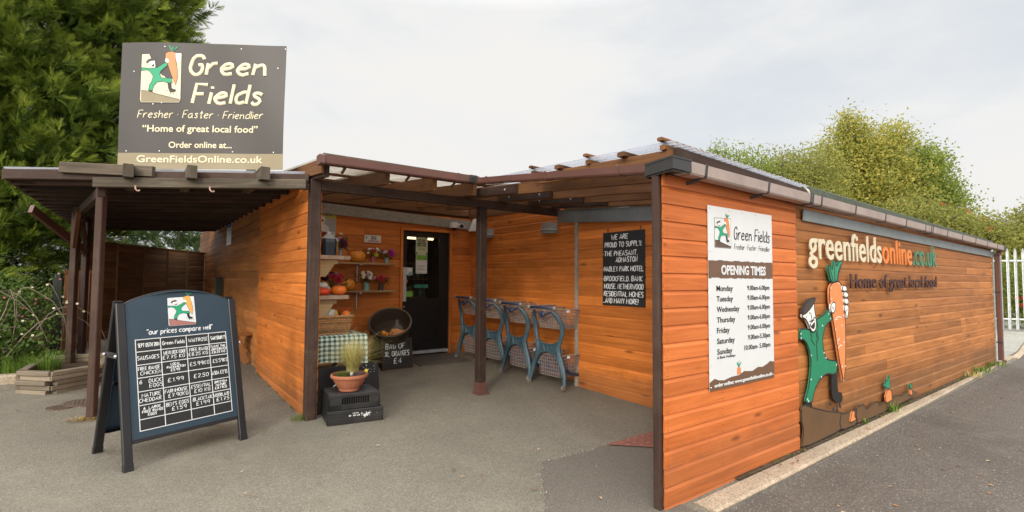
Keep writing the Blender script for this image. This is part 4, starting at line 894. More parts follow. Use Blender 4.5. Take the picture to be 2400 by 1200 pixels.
q = arch(.031, .829, .205, 1.262, 1.365)[2:]; mb.tube([FA.p(a, b, -.012) for a, b in q], .014, 6, flat=1.0, up=FA.n); mb.build('board_edge', M['ab_black'], pb)
BO = AO + AP * .62; FB2 = F(BO + AU * .858, -AU, AV2)
mb = MB(); mb.prism(FB2, arch(.031, .829, .205, 1.262, 1.365), -.022, .004); bb = mb.build('board', M['ab_blue'], ab)
for v0, v1, t0, t1 in ((.185, .215, -.026, .009), (.60, .63, -.05, -.022), (.98, 1.0, -.05, -.022)): mb = MB(); mb.rect(FB2, .031, v0, .829, v1, t0, t1); mb.build('cross_rail', M['ab_black'], bb)
CU = (.088, .262, .455, .635, .783); RV = (.972, .876, .772, .671, .565, .460, .353, .268)
for fr, par in ((FA, pb), (FB2, bb)):
    mb = MB(); mb.rect(fr, CU[0], RV[-1], CU[-1], RV[0], .003, .0050); tb = mb.build('table_panel', M['blackmatt'], par)
    mb = MB()
    for u in CU: mb.rect(fr, u - .0028, RV[-1] - .003, u + .0028, RV[0] + .003, .0045, .0062)
    for v in RV: mb.rect(fr, CU[0] - .0028, v - .003, CU[-1] + .0028, v + .003, .0045, .0065)
    mb.build('table_lines', M['white'], tb)
logo(F(AO + FA.n * .004, AU, AV), .330, 1.062, .213, .248, ab, ground=flatm('logo_rose', (.33, .14, .115)), carrot=M['amber'])
mb = MB(); stext(mb, '"our prices compare well"', FA, .170, 1.006, .044, .0034, w=.50, off=.0055, slant=.12); mb.build('slogan', M['white'], ab)
CELLS = [[['SEPT 05TH 2014'], ['~Green Fields'], ['WAITROSE'], ["SAINSBURY'S"]], [['SAUSAGES'], ['WENLOCK EDGE', '£7.75 KG'], ['FREE RANGE', '£8.25 KG'], ['TASTE THE', 'DIFFERENCE', '£8.25 KG']],
 [['FREE RANGE', 'CHICKEN'], ['LOCAL', 'PACKINGTON', '£5.95'], ['£5.99KG'], ['£5.59KG']], [['6   DUCK', '    EGGS'], ['£1.99'], ['£2.50'], ['ASDA £2.35']],
 [['MATURE', 'CHEDDAR'], ['FARMHOUSE', '£7.90KG'], ['ESSENTIAL', '£10 KG'], ['BRITISH', 'MATURE', '£8.13KG']], [['6  LARGE', 'FREE RANGE', 'EGGS'], ["BEN'S EGGS", '£1.59'], ['BLACKTAIL', '£1.99'], ['WOODLAND', '£1.75']]]
mb = MB()
for i, row in enumerate(CELLS):
    for j, ls in enumerate(row):
        u0, u1 = CU[j], CU[j + 1]; v1, v0 = RV[i], RV[i + 1]; n_ = len(ls); H = v1 - v0; ch = min(.030, H * .72 / n_ * .72)
        for k, tx in enumerate(ls):
            tx = tx.replace('~', ''); L_ = len(tx); w = min((u1 - u0) * .86, L_ * ch * .78); y = v1 - H * (.14 + .72 * (k + .5) / n_) - ch / 2 * .9
            stext(mb, tx, FA, (u0 + u1) / 2 - w / 2 + R.uniform(-.008, .008), y, ch, .0019, w=w, off=.0062, slant=.08)
mb.build('chalk_lettering', M['chalk'], ab)
for a, sg in ((-.034, -1), (.892, 1)):
    mb = MB(); p = AO + AU * a + AV * .86; q = AO + AU * a + AP * .62 + AV2 * .86; mb.bar(p, q, .006, .045, c=.002); stay = mb.build('stay', M['ab_black'], ab)
    for w in (p, q):
        mb = MB(); mb.ball(w + AU * sg * .010, .013, 10, 6); mb.build('stay_knob', M['steel'], stay, smooth=True)

# ------------------------------------------------------------------ hanging blackboard
bk = thing('blackboard', 'black hanging board listing supplied hotels and homes in white lettering', 'blackboard', (1.95, 2.0, 1.2))
FB = F((1.950, 2.314, 1.208), (0, -1, 0), (.012, 0, 1)); BW, BH = .662, .918
mb = MB(); mb.rect(FB, 0, 0, BW, BH, -.012, .006); mb.build('board', M['blackmatt'], bk)
mb = MB()
for tx, a, b, y in (('WE ARE', .215, .61, .102), ('PROUD TO SUPPLY:', .05, .93, .205), ('•THE PHEASANT,', .01, .83, .325), ('ADMASTON', .33, .83, .412), ('•HADLEY PARK HOTEL', .01, .97, .535), ('•BROOKFIELD. BANK', .01, .945, .668), ('HOUSE. NETHERWOOD', .04, .965, .772), ('RESIDENTIAL HOMES', .035, .965, .872), ('...AND MANY MORE!', .015, .85, .965)):
    stext(mb, tx, FB, a * BW, (1 - y) * BH, .064 * BH, .0056, w=(b - a) * BW, off=.007, slant=.06, jit=.04)
mb.build('chalk_lettering', M['chalk'], bk)
for u in (.12, .9):
    mb = MB(); mb.tube([FB.p(u * BW, BH - .01, .004), FB.p(u * BW, BH + .03, .002), FB.p(u * BW, BH + .035, -.012)], .005, 6); mb.ball(FB.p(u * BW, BH + .036, .004), .010, 8, 5); mb.build('hanging_screw', M['nail'], bk)

# ------------------------------------------------------------------ things fixed to the shop front
M['lamp_grey'] = paint('grey_lamp_casting', (.26, .25, .235), .5, .1, 6.0)
def wall_lamp(y0, y1, z0, z1, lb):
    yc = (y0 + y1) / 2; t = thing('wall_lamp', lb, 'wall lamp', (2.12, yc, z0), group='wall lamps above the trolleys'); a = (y1 - y0) / 2; mb = MB(); n = 14
    FZ = F((2.125, yc, z0), (0, -1, 0), (-1, 0, 0)); pl = [(a * cos(pi * i / n), .13 * sin(pi * i / n)) for i in range(n + 1)]
    h = z1 - z0; b = MB(); b.prism(F((2.125, yc, 0), (0, 1, 0), (-1, 0, 0)), pl, -z1 + .0, -z0) if False else None
    vs = [(2.125 - y, yc + x, z) for z in (z0, z1) for x, y in pl]; m = len(pl); mb.v = vs
    for i in range(m - 1): mb.q((i, i + 1, m + i + 1, m + i))
    mb.q(list(range(m))[::-1]); mb.q(list(range(m, 2 * m))); mb.build('housing', M['lamp_grey'], t, smooth='auto')
    mb = MB(); pts = [(2.125 - (.13 + .006) * sin(pi * u), yc + (a + .004) * cos(pi * u), z0 + h * (.22 + .1 * sin(pi * u))) for u in [i / 12 for i in range(13)]]
    mb.tube(pts, .016, 6); mb.build('highlight_band', M['zinc'], t, smooth=True)  # metal ribbon modelled to stand in for the diagonal highlight on the lamp
wall_lamp(5.03, 5.40, 2.25, 2.40, 'grey curved wall lamp half hidden behind the middle canopy post')
wall_lamp(3.37, 3.68, 2.21, 2.37, 'grey curved wall lamp in open view beside the zinc flashing')
t = thing('security_camera', 'white bullet security camera on a bracket under the grey fascia', 'security camera', (1.80, 5.55, 2.47))
mb = MB(); mb.tube([(1.80, 5.62, 2.475), (1.745, 5.50, 2.46), (1.735, 5.46, 2.455)], [.045, .047, .047], 14); mb.build('camera_body', M['white'], t, smooth='auto')
mb = MB(); mb.tube([(1.735, 5.462, 2.455), (1.731, 5.452, 2.4535)], .036, 12); mb.build('lens', M['black'], t)
mb = MB(); mb.tube([(1.80, 5.6, 2.48), (1.86, 5.64, 2.50), (1.92, 5.72, 2.47)], .012, 6); mb.build('bracket', M['white'], t)
t = thing('alarm_box', 'small white sensor box with dark dome beside the bullet camera', 'sensor', (1.68, 5.6, 2.45))
mb = MB(); mb.box((1.68, 5.64, 2.485), (.13, .12, .10), ch=.02); mb.build('box', M['white'], t); mb = MB(); mb.ball((1.68, 5.63, 2.43), .045, 12, 8); mb.build('dome', M['black'], t, smooth=True)
mb = MB(); mb.v = [(2.13, 5.70, 2.40), (2.02, 5.70, 2.40), (2.13, 5.70, 2.66), (2.13, 5.56, 2.40), (2.02, 5.56, 2.40), (2.13, 5.56, 2.66)]
for f in ((0, 1, 2), (5, 4, 3), (0, 3, 4, 1), (1, 4, 5, 2), (2, 5, 3, 0)): mb.q(f)
tag(mb.build('alarm_sounder', M['white']), 'white wedge shaped alarm box behind the middle canopy post', 'alarm')
def sheet_sign(name, label, cat, fr, w, h, mat, th=.003):
    t = thing(name, label, cat, tuple(fr.o)); mb = MB(); mb.rect(fr, 0, 0, w, h, -.001, th); mb.build('sheet', mat, t); return t
DY = 5.772
M['poster_yellow'] = flatm('poster_yellow', (.50, .42, .08)); flatm('poster_grey', (.34, .33, .31)); flatm('poster_red', (.34, .03, .03)); flatm('poster_green', (.48, .52, .30)); flatm('leaf_print', (.05, .12, .06)); flatm('label_green', (.16, .36, .04)); flatm('teal', (.03, .16, .12)); flatm('sticker_blue', (.14, .32, .34)); flatm('sticker_orange', (.70, .16, .05)); flatm('paper', (.62, .60, .56)); flatm('blue_print', (.05, .12, .42))
fr = F((-.98, DY, 2.06), (1, 0, 0), (0, 0, 1)); t = sheet_sign('poster', 'ice cream poster with yellow top and cow patches', 'poster', fr, .62, .50, M['poster_grey'])
mb = MB(); mb.rect(fr, 0, .39, .62, .50, .002, .005); mb.build('yellow_band', M['poster_yellow'], t)
mb = MB(); mb.disc(fr, .38, .36, .075, .003, .007, 16); mb.disc(fr, .42, .20, .10, .003, .006, 18); mb.build('white_patch', M['paper'], t)
mb = MB(); mb.disc(fr, .36, .37, .035, .005, .009, 9); mb.disc(fr, .41, .35, .02, .005, .009, 8); mb.build('black_patch', M['print_black'], t)
ptext('Farm', fr, .43, .425, .04, w=.13, mat=M['print_black'], parent=t, off=.006); ptext('REAL', fr, .12, .21, .06, w=.26, mat=M['poster_red'], parent=t, bold=.004, off=.008)
mb = MB(); mb.rect(fr, .22, .105, .60, .175, .003, .006); mb.build('label_strip', M['paper'], t); ptext('ICE CREAM', fr, .10, .118, .045, w=.48, mat=M['poster_red'], parent=t, bold=.004, off=.008)
fr = F((.10, DY, 2.107), (1, 0, 0), (0, 0, 1)); t = sheet_sign('price_card', 'white price card for onion strings on the door wall', 'price card', fr, .278, .122, M['paper'])
ptext('Onion', fr, .155, .088, .020, w=.09, mat=M['print_black'], parent=t, align='C', bold=.001, off=.004); ptext('String', fr, .155, .058, .020, w=.09, mat=M['print_black'], parent=t, align='C', bold=.001, off=.004); ptext('£2.99 each', fr, .15, .018, .022, w=.185, mat=M['poster_red'], parent=t, align='C', bold=.001, off=.004)
mb = MB(); mb.rect(fr, .022, .06, .040, .10, .003, .0045); mb.build('emblem', M['leaf_print'], t)
PY = 5.829
fr = F((1.035, PY, 1.945), (1, 0, 0), (0, 0, 1)); t = sheet_sign('poster', 'pale green shop local poster at the top of the door glass', 'poster', fr, .225, .315, M['paper']); mb = MB(); mb.rect(fr, .008, .008, .217, .307, .002, .0045); mb.build('green_field', M['poster_green'], t)
for i, (tx, w, y) in enumerate((('SHOP LOCAL.', .165, .245), ('EAT LOCAL.', .14, .212), ('SPEND LOCAL.', .175, .179), ('ENJOY LOCAL.', .175, .146), ('IT TAKES YOU TO', .12, .110), ('START THE TREND.', .125, .088))): ptext(tx, fr, .1125, y, .023 if i < 4 else .012, w=w, mat=M['print_black'], parent=t, align='C', bold=.002 if i < 4 else 0, off=.005)
mb = MB()
for a, b in ((.012, .295), (.20, .295), (.012, .012), (.20, .012)):
    for q in range(5): mb.disc(fr, a + .006 + R.uniform(-.004, .014), b + R.uniform(-.004, .018), .012, .004, .0060 + q * .0002, 7)
mb.build('leaf_border', M['leaf_print'], t)
fr = F((1.04, PY, 1.615), (1, 0, 0), (0, 0, 1)); t = sheet_sign('notice', 'white notice with green heading below the shop local poster', 'notice', fr, .215, .325, M['paper']); mb = MB(); mb.rect(fr, .005, .235, .21, .32, .002, .005); mb.build('heading', M['label_green'], t)
mb = MB()
for y in (.14, .125, .11, .08, .07, .06, .02): mb.rect(fr, .02, y, .19 - R.uniform(0, .05), y + .003, .002, .0042)
mb.build('small_print', M['print_black'], t); mb = MB(); mb.tube([fr.p(.185 + .014 * cos(a), .262 + .02 * sin(a), .005) for a in [i * pi / 6 for i in range(13)]], .004, 5); mb.build('ring_mark', M['leaf_print'], t)
mb = MB(); mb.rect(F((.815, PY, 1.585), (1, 0, 0), (0, 0, 1)), 0, 0, .16, .13, -.001, .003); t = tag(mb.build('sticker', M['paper']), 'pale rectangular sticker low on the door glass', 'sticker')
mb = MB(); mb.prism(F((.815, PY, 1.585), (1, 0, 0), (0, 0, 1)), [(.06, .008), (.152, .008), (.152, .07), (.10, .045)], .002, .0045); mb.build('wave', M['sticker_blue'], t)
tag((lambda m: (m.rect(F((.835, PY, 1.46), (1, 0, 0), (0, 0, 1)), 0, 0, .055, .045, -.001, .003), m.build('sticker', M['sticker_orange']))[1])(MB()), 'small orange sticker on the door glass', 'sticker')
t = tag((lambda m: (m.rect(F((.80, PY, 1.215), (1, 0, 0), (0, 0, 1)), 0, 0, .19, .095, -.001, .003), m.build('sticker', M['label_green']))[1])(MB()), 'bright green label at the bottom of the door glass', 'sticker')
tag((lambda m: (m.rect(F((1.01, PY, 1.365), (1, 0, 0), (0, 0, 1)), 0, 0, .27, .06, -.001, .003), m.build('sticker', M['teal']))[1])(MB()), 'dark teal strip across the lower door glass', 'sticker')
fr = F((-1.385, 9.55, 2.17), (0, -1, 0), (0, 0, 1)); t = sheet_sign('notice', 'white notice with blue heading on the shaded side wall', 'notice', fr, .62, .52, M['white']); mb = MB(); mb.rect(fr, .02, .35, .60, .50, .002, .006); mb.build('heading', M['blue_print'], t)
mb = MB()
for y in (.28, .22, .17, .12, .07): mb.rect(fr, .05, y, .5, y + .014, .002, .005)
mb.build('small_print', M['poster_grey'], t)

# ------------------------------------------------------------------ shelving and the produce on it
sh = thing('display_shelves', 'two pale plank shelves on pine brackets inside the orange screen', 'shelves', (-1.05, 4.4, 1.3))
for z, y1 in ((1.79, 4.95), (1.325, 4.95)):
    for i, (a, b) in enumerate(((-1.27, -1.06), (-1.055, -.865), (-.86, -.80))):
        if i == 2 and z > 1.5: b = -.79
        mb = MB(); mb.bar(((a + b) / 2, 3.78 + .01 * i, z - .0225), ((a + b) / 2, y1, z - .0225), b - a, .045); mb.build('plank', M['plank'], sh)
    for y in (3.86, 4.85):
        mb = MB(); mb.bar((-1.27, y, z - .075), (-.93, y, z - .075), .04, .05); mb.build('bearer', M['pine'], sh)
        FY = F((-1.27, y - .03, z - .10), (1, 0, 0), (0, 0, 1)); mb = MB(); mb.prism(FY, [(.03, 0), (.30, 0), (.20, -.15), (.03, -.15)], -.02, .02); mb.build('corbel', M['pine'], sh)
for y in (3.84, 4.85):
    mb = MB(); mb.bar((-1.255, y, gz(-1.2, y)), (-1.255, y, 1.745), .045, .045, up=(0, 1, 0)); mb.build('upright', M['pine'], sh)
mb = MB(); mb.bar((-1.02, 4.85, .9), (-.85, 4.85, 1.29), .03, .07); mb.build('strut', M['shelfwood'], sh)
ws = thing('wall_shelf', 'upper narrow timber shelf on the door wall with three displays', 'shelf', (-.3, 5.65, 1.78)); ws2 = None
def wshelf(t, z):
    mb = MB(); mb.bar((-1.27, 5.66, z - .016), (.56, 5.66, z - .016), .20, .032); mb.build('board', M['shelfwood'], t)
    mb = MB(); mb.tube([(-.02, 5.60, z - .036), (-.02, 5.745, z - .04), (-.02, 5.755, z - .30)], .013, 6); mb.bar((-.02, 5.56, z - .038), (-.02, 5.76, z - .038), .04, .012); mb.build('shelf_bracket', M['galv'], t)
wshelf(ws, 1.775)
ws2 = thing('wall_shelf', 'lower narrow timber shelf on the door wall with flower jars', 'shelf', (-.3, 5.65, 1.34)); wshelf(ws2, 1.335)

def pmat(n, c, c2=None, rough=.38): M[n] = paint(n, c, rough, .16, 9.0, dirt=0); return M[n]
pmat('pumpkin', (.74, .26, .022)); pmat('squash_red', (.78, .075, .018)); pmat('squash_orange', (.88, .20, .022)); pmat('gourd_cream', (.62, .54, .36)); pmat('gourd_white', (.62, .60, .50)); pmat('gourd_yellow', (.60, .36, .07)); pmat('gourd_green', (.10, .13, .04)); pmat('stem', (.16, .13, .06), rough=.8); pmat('onion', (.42, .10, .03)); pmat('orange', (.75, .26, .02)); pmat('gold_gourd', (.50, .34, .03))
M['striped'] = M['gourd_yellow']
def pumpkin(lb, c, r, h, mat, cat='pumpkin', ribs=9, depth=.07, stem=.03, tilt=None, group=None, top=None, name='pumpkin'):
    t = thing(name, lb, cat, c, group=group); mb = MB(); n = 14
    pr = []
    for i in range(n + 1):
        a = -pi / 2 + pi * i / n; q = abs(cos(a)) ** .75; dip = .10 * math.exp(-(q / .25) ** 2); pr.append((max(q * r, .0005), h / 2 + sin(a) * h / 2 * (1 - (dip * 1.6 if abs(a) > 1.2 else 0))))
    ax = Matrix.Rotation(tilt[0], 3, tilt[1]) if tilt else None
    mb.lathe(c, pr, 40, rib=lambda a, z: depth * (abs(cos(a * ribs / 2)) ** .7 - .7), ax=ax); mb.build('rind', mat, t, smooth=True)
    if stem:
        up = (ax @ Vector((0, 0, 1))) if ax is not None else Vector((0, 0, 1)); p = Vector(c) + up * (h * .93); mb = MB(); mb.tube([p, p + up * stem * .6 + Vector((.004, 0, 0)), p + up * stem + Vector((stem * .4, 0, 0))], [stem * .5, stem * .3, stem * .34], 7); mb.build('stalk', M['stem'], t, smooth=True)
    return t
pumpkin('orange pumpkin with a scarred side on the upper wall shelf', (-.055, 5.64, 1.775), .122, .185, M['pumpkin'])
pumpkin('dull orange pumpkin at the left end of the lower wall shelf', (-.21, 5.62, 1.335), .115, .18, M['pumpkin'])
pumpkin('flat glossy red squash under a white gourd', (-1.08, 3.90, 1.325), .092, .085, M['squash_red'], 'squash', 7, .04, 0, name='squash')
pumpkin('bright orange squash at the front corner of the lower plank shelf', (-.89, 3.90, 1.325), .090, .115, M['squash_orange'], 'squash', 7, .05, .035, name='squash')
pumpkin('knobbly white gourd sitting on the red squash', (-1.08, 3.92, 1.402), .068, .080, M['gourd_white'], 'gourd', 11, .12, .015, name='gourd')
pumpkin('pale green gourd wedged between two squashes', (-.985, 4.06, 1.325), .05, .11, M['gourd_cream'], 'gourd', 8, .05, .02, name='gourd')
pumpkin('small yellow squash at the wall end of the plank shelf', (-1.215, 3.84, 1.325), .04, .085, M['gold_gourd'], 'squash', 8, .04, .02, name='squash')
M['liquid'] = paint('dark_jug_plastic', (.030, .042, .060), .22, .15, 4.0); M['jugtop'] = paint('clear_jug_plastic', (.42, .42, .42), .3, .08, 5.0)
def jug(lb, x, y, z, s=1.0):
    t = thing('jug', lb, 'jug', (x, y, z), group='jugs of dark liquid on the top shelf'); h = .27 * s
    def rr(w, d, c=.03): return [(-w + c, -d), (w - c, -d), (w, -d + c), (w, d - c), (w - c, d), (-w + c, d), (-w, d - c), (-w, -d + c)]
    mb = MB(); mb.ext(rr(.105 * s, .085 * s), (x, y, z), (x, y, z + h * .8), up=(0, 1, 0), p1prof=rr(.112 * s, .09 * s)); mb.ext(rr(.112 * s, .09 * s), (x, y, z + h * .8), (x, y, z + h), up=(0, 1, 0), p1prof=rr(.108 * s, .085 * s)); mb.build('body', M['liquid'], t, smooth='auto')
    mb = MB(); mb.ext(rr(.108 * s, .085 * s), (x, y, z + h), (x, y, z + h * 1.08), up=(0, 1, 0), p1prof=rr(.09 * s, .07 * s)); mb.ext(rr(.09 * s, .07 * s), (x, y, z + h * 1.08), (x, y, z + h * 1.30), up=(0, 1, 0), p1prof=rr(.035 * s, .03 * s, .015)); mb.build('shoulder', M['jugtop'], t, smooth='auto')
    mb = MB(); mb.tube([(x + .05 * s, y, z + h * 1.1), (x + .075 * s, y, z + h * 1.25), (x + .03 * s, y, z + h * 1.28)], .013 * s, 7); mb.build('handle', M['jugtop'], t, smooth=True)
    mb = MB(); mb.lathe((x - .0, y, z + h * 1.28), [(.024, 0), (.024, .025), (.0005, .026)], 12); mb.build('cap', M['white'], t)
    mb = MB(); mb.rect(F((x + .113 * s, y - .05, z + .05), (0, 1, 0), (0, 0, 1)), 0, 0, .10, .12, -.002, .003); mb.build('label', M['poster_yellow'], t)
jug('front dark jug with a conical clear shoulder', -1.02, 3.90, 1.79, .74); jug('dark jug against the wall beside the canopy post', -1.175, 4.0, 1.79, .70)
t = thing('jar', 'dark lidded jar with a price tag behind the white gourd', 'jar', (-1.14, 4.15, 1.325)); mb = MB(); mb.lathe((-1.14, 4.15, 1.325), [(.0005, 0), (.07, 0), (.07, .19), (.055, .23), (.0005, .235)], 18); mb.build('glass', M['liquid'], t, smooth='auto'); mb = MB(); mb.rect(F((-1.15, 4.085, 1.47), (1, 0, 0), (0, 0, 1)), 0, 0, .035, .03, 0, .012); mb.build('price_tag', M['paper'], t)

# flowers
PET = {'cream': (.72, .66, .48), 'white': (.74, .74, .72), 'red': (.42, .015, .03), 'maroon': (.06, .004, .012), 'magenta': (.38, .02, .22), 'mauve': (.36, .17, .26), 'yellow': (.68, .52, .03), 'pink': (.55, .12, .20)}
for k, v in PET.items(): M['pet_' + k] = paint('petals_' + k, v, .7, .15, 30.0)
M['bloom_leaf'] = leafmat('bouquet_leaves', [(0, (.03, .06, .02)), (.5, (.06, .11, .03)), (1, (.11, .15, .06))])
def petals(mb, c, nrm, r, n=9):
    nrm = Vector(nrm).normalized(); a = nrm.orthogonal().normalized(); b = nrm.cross(a); ph = R.random() * 6
    for ring, (k, tilt) in enumerate(((1.0, .25), (.72, .6), (.42, .95))):
        for i in range(n):
            th = ph + ring * .4 + 2 * pi * i / n; d = a * cos(th) + b * sin(th); w = nrm.cross(d) * (r * k * .34); tip = c + d * (r * k * cos(tilt)) + nrm * (r * k * sin(tilt)); m_ = c + d * (r * k * .6 * cos(tilt)) + nrm * (r * k * .6 * sin(tilt) + .1 * r)
            mb.poly([c, m_ - w, tip, m_ + w])
def bouquet(lb, x, y, z, vase, cols, s=1.0, spread=.15, h=.22, n=13, vh=.12, vr=.045, big=None):
    t = thing('flower_vase', lb, 'flowers', (x, y, z)); mb = MB(); mb.lathe((x, y, z), [(.0005, 0), (vr * .9, 0), (vr, vh * .3), (vr * .85, vh * .85), (vr, vh), (vr * .9, vh), (vr * .7, vh * .5), (.0005, vh * .4)], 16); mb.build('vase', vase, t, smooth='auto')
    lf = MB(); st = MB(); by = {}
    for i in range(n):
        a = R.random() * 2 * pi; q = sqrt(R.random()); cx = x + cos(a) * q * spread * s; cy = y + sin(a) * q * spread * .8 * s; cz = z + vh + h * s * (1.0 - .55 * q * q) * R.uniform(.75, 1.1)
        cc = cols[i % len(cols)]; by.setdefault(cc, MB()); nn = Vector((cx - x, cy - y - .06, .10)); petals(by[cc], Vector((cx, cy, cz)), nn, R.uniform(.022, .038) * s * (1.35 if cc in ('red', 'maroon', 'magenta') else 1))
        st.tube([(x, y, z + vh * .7), ((x + cx) / 2, (y + cy) / 2, (z + vh + cz) / 2 + .01), (cx, cy, cz)], .0025, 5)
    if big:
        cc, dx, dz, rb = big; by.setdefault(cc, MB())
        for e in range(3): petals(by[cc], Vector((x + dx, y - .06, z + vh + dz + .012 * e)), Vector((.1, -1, .25 + .2 * e)), rb, 14)
    for i in range(70):
        a = R.random() * 2 * pi; q = sqrt(R.random()) * spread * s * 1.15; p = Vector((x + cos(a) * q, y + sin(a) * q * .8, z + vh + R.uniform(-.02, h * s * .8))); d = Vector((cos(a), sin(a), R.uniform(-.4, .8))).normalized() * R.uniform(.03, .06); w = d.cross(Vector((R.random(), R.random(), 1))).normalized() * .009
        lf.poly([p, p + d * .5 + w, p + d, p + d * .5 - w], t=R.random())
    st.build('stems', M['bloom_leaf'], t); lf.build('leaves', M['bloom_leaf'], t)
    for k, m_ in by.items(): m_.build('blooms', M['pet_' + k], t)
vg = glass('vase_glass', (.35, .42, .40), .05, .5); vm_ = flatm('vase_mint', (.20, .36, .30)); vr_ = flatm('vase_rose', (.40, .10, .12)); vd = flatm('vase_dark', (.05, .05, .06)); vs_ = flatm('vase_sage', (.25, .36, .30))
bouquet('tall glass vase with one huge maroon dahlia on the top plank shelf', -.815, 4.1, 1.79, vg, ['mauve', 'cream', 'mauve', 'white'], .85, .085, .22, 12, .10, .025, big=('maroon', .01, .05, .062))
bouquet('rose vase of cream, red and yellow flowers on the upper wall shelf', .19, 5.62, 1.775, vr_, ['cream', 'white', 'red', 'cream', 'white'], 1.0, .12, .15, 16, .10, .042, big=('yellow', .02, .03, .045))
bouquet('mint vase with a magenta dahlia at the end of the upper wall shelf', .42, 5.62, 1.775, vs_, ['cream', 'magenta', 'mauve', 'cream'], .95, .10, .14, 12, .09, .040, big=('magenta', .05, .06, .065))
bouquet('green vase packed with cream roses on the lower wall shelf', -.0 + .09, 5.62, 1.335, vm_, ['cream', 'white', 'cream', 'mauve', 'yellow'], 1.05, .14, .15, 20, .13, .050, big=('cream', .03, .08, .05))
bouquet('dark vase with a red and white bunch at the end of the lower wall shelf', .33, 5.62, 1.335, vd, ['white', 'red', 'mauve', 'red'], 1.0, .11, .14, 14, .10, .040, big=('red', .0, .08, .055))
bouquet('dark red bouquet on the lower plank shelf behind the squashes', -.76, 4.55, 1.325, vd, ['maroon', 'mauve', 'red', 'maroon'], 1.1, .13, .16, 16, .10, .045, big=('red', .05, .07, .06))
# ------------------------------------------------------------------ table, basket and what lies round it
TY0, TY1, TX0, TX1, TZ = 3.72, 4.75, -1.25, -.62, .862
tb = thing('display_table', 'small table hidden under a green gingham cloth', 'table', (-.95, 4.2, .13))
mb = MB(); mb.bar((-.935, TY0 + .01, TZ - .03), (-.935, TY1, TZ - .03), TX1 - TX0 - .02, .04); mb.build('tabletop', M['shelfwood'], tb)
for x in (TX0 + .04, TX1 - .05):
    for y in (TY0 + .06, TY1 - .06): mb = MB(); mb.bar((x, y, gz(x, y)), (x, y, TZ - .05), .045, .045, up=(0, 1, 0)); mb.build('leg', M['black'], tb)
def gingham():
    m, nt, b = _mat('gingham'); uv = N(nt, 'ShaderNodeUVMap', uv_map='UVMap'); sp = N(nt, 'ShaderNodeSeparateXYZ'); nt.links.new(uv.outputs[0], sp.inputs[0]); fs = []
    for k in (0, 1):
        mo = N(nt, 'ShaderNodeMath', operation='MULTIPLY'); mo.inputs[1].default_value = 1 / .056; nt.links.new(sp.outputs[k], mo.inputs[0]); f = N(nt, 'ShaderNodeMath', operation='FRACT'); nt.links.new(mo.outputs[0], f.inputs[0]); g_ = N(nt, 'ShaderNodeMath', operation='GREATER_THAN'); g_.inputs[1].default_value = .5; nt.links.new(f.outputs[0], g_.inputs[0]); fs.append(g_.outputs[0])
    ad = N(nt, 'ShaderNodeMath', operation='ADD'); nt.links.new(fs[0], ad.inputs[0]); nt.links.new(fs[1], ad.inputs[1]); hv = N(nt, 'ShaderNodeMath', operation='MULTIPLY'); hv.inputs[1].default_value = .5; nt.links.new(ad.outputs[0], hv.inputs[0])
    o = ramp(nt, hv.outputs[0], [(0, (.74, .76, .70)), (.5, (.24, .36, .31)), (1, (.012, .055, .038))]); nt.links.new(o, b.inputs['Base Color']); b.inputs['Roughness'].default_value = .8; return m
M['gingham'] = gingham()
mb = MB(); nu, nv = 48, 40; ix = {}
DROP = .33
def cloth(u, v):     # u across (with side drop), v from front drop to back
    W = TX1 - TX0 + .01; x = u; z = TZ; y = v
    ox = oy = 0
    if u > W: z -= (u - W); x = W; ox = .012 + .016 * sin(v * 31) * min(1, (u - W) * 5)
    if v < 0: dz = -v * (1 - .10 * sin(u * 4.4 + .6)) ; z = min(z, TZ - dz) - (max(0, u - W) * .0); y = 0; oy = -.012 - .018 * sin(u * 24 + 1.2 * sin(u * 7)) * min(1, -v * 5) - .02 * min(1, -v * 3)
    return (TX0 + x + ox, TY0 + y + oy, z - .0 + .004)
us = [(TX1 - TX0 + .01 + .20) * i / nu for i in range(nu + 1)]; vs = [-DROP + (DROP + TY1 - TY0) * j / nv for j in range(nv + 1)]
for i, u in enumerate(us):
    for j, v in enumerate(vs): ix[i, j] = len(mb.v); mb.v.append(cloth(u, v))
for i in range(nu):
    for j in range(nv): mb.q((ix[i, j], ix[i + 1, j], ix[i + 1, j + 1], ix[i, j + 1]), [(us[i], vs[j]), (us[i + 1], vs[j]), (us[i + 1], vs[j + 1]), (us[i], vs[j + 1])])
tag(mb.build('tablecloth', M['gingham'], smooth=True), 'green and white gingham cloth draped over the display table', 'tablecloth')
# wicker basket
M['wicker'] = paint('wicker', (.46, .24, .09), .55, .3, 30.0, tone=.4); M['wicker_dark'] = paint('dark_wicker', (.22, .10, .04), .6, .3, 30.0, tone=.4)
bt = thing('wicker_basket', 'brown wicker basket of squashes on the gingham cloth', 'basket', (-.95, 4.1, TZ)); bx0, bx1, by0, by1, bz0, bz1 = -1.20, -.76, 3.82, 4.30, TZ + .006, 1.085
def bring(z, ex=0.0, k=1.0):
    f = (z - bz0) / (bz1 - bz0); a = .02 - .03 * f * 1.3 + ex; return [(bx0 + a, by0 + a), (bx1 - a, by0 + a), (bx1 - a, by1 - a), (bx0 + a, by1 - a)]
def per(z, n, ex=0.0):
    q = bring(z, ex); out = []
    for e in range(4):
        a, b = q[e], q[(e + 1) % 4]
        for i in range(n): out.append((a[0] + (b[0] - a[0]) * i / n, a[1] + (b[1] - a[1]) * i / n, z))
    return out
NS = 26; sides = MB()
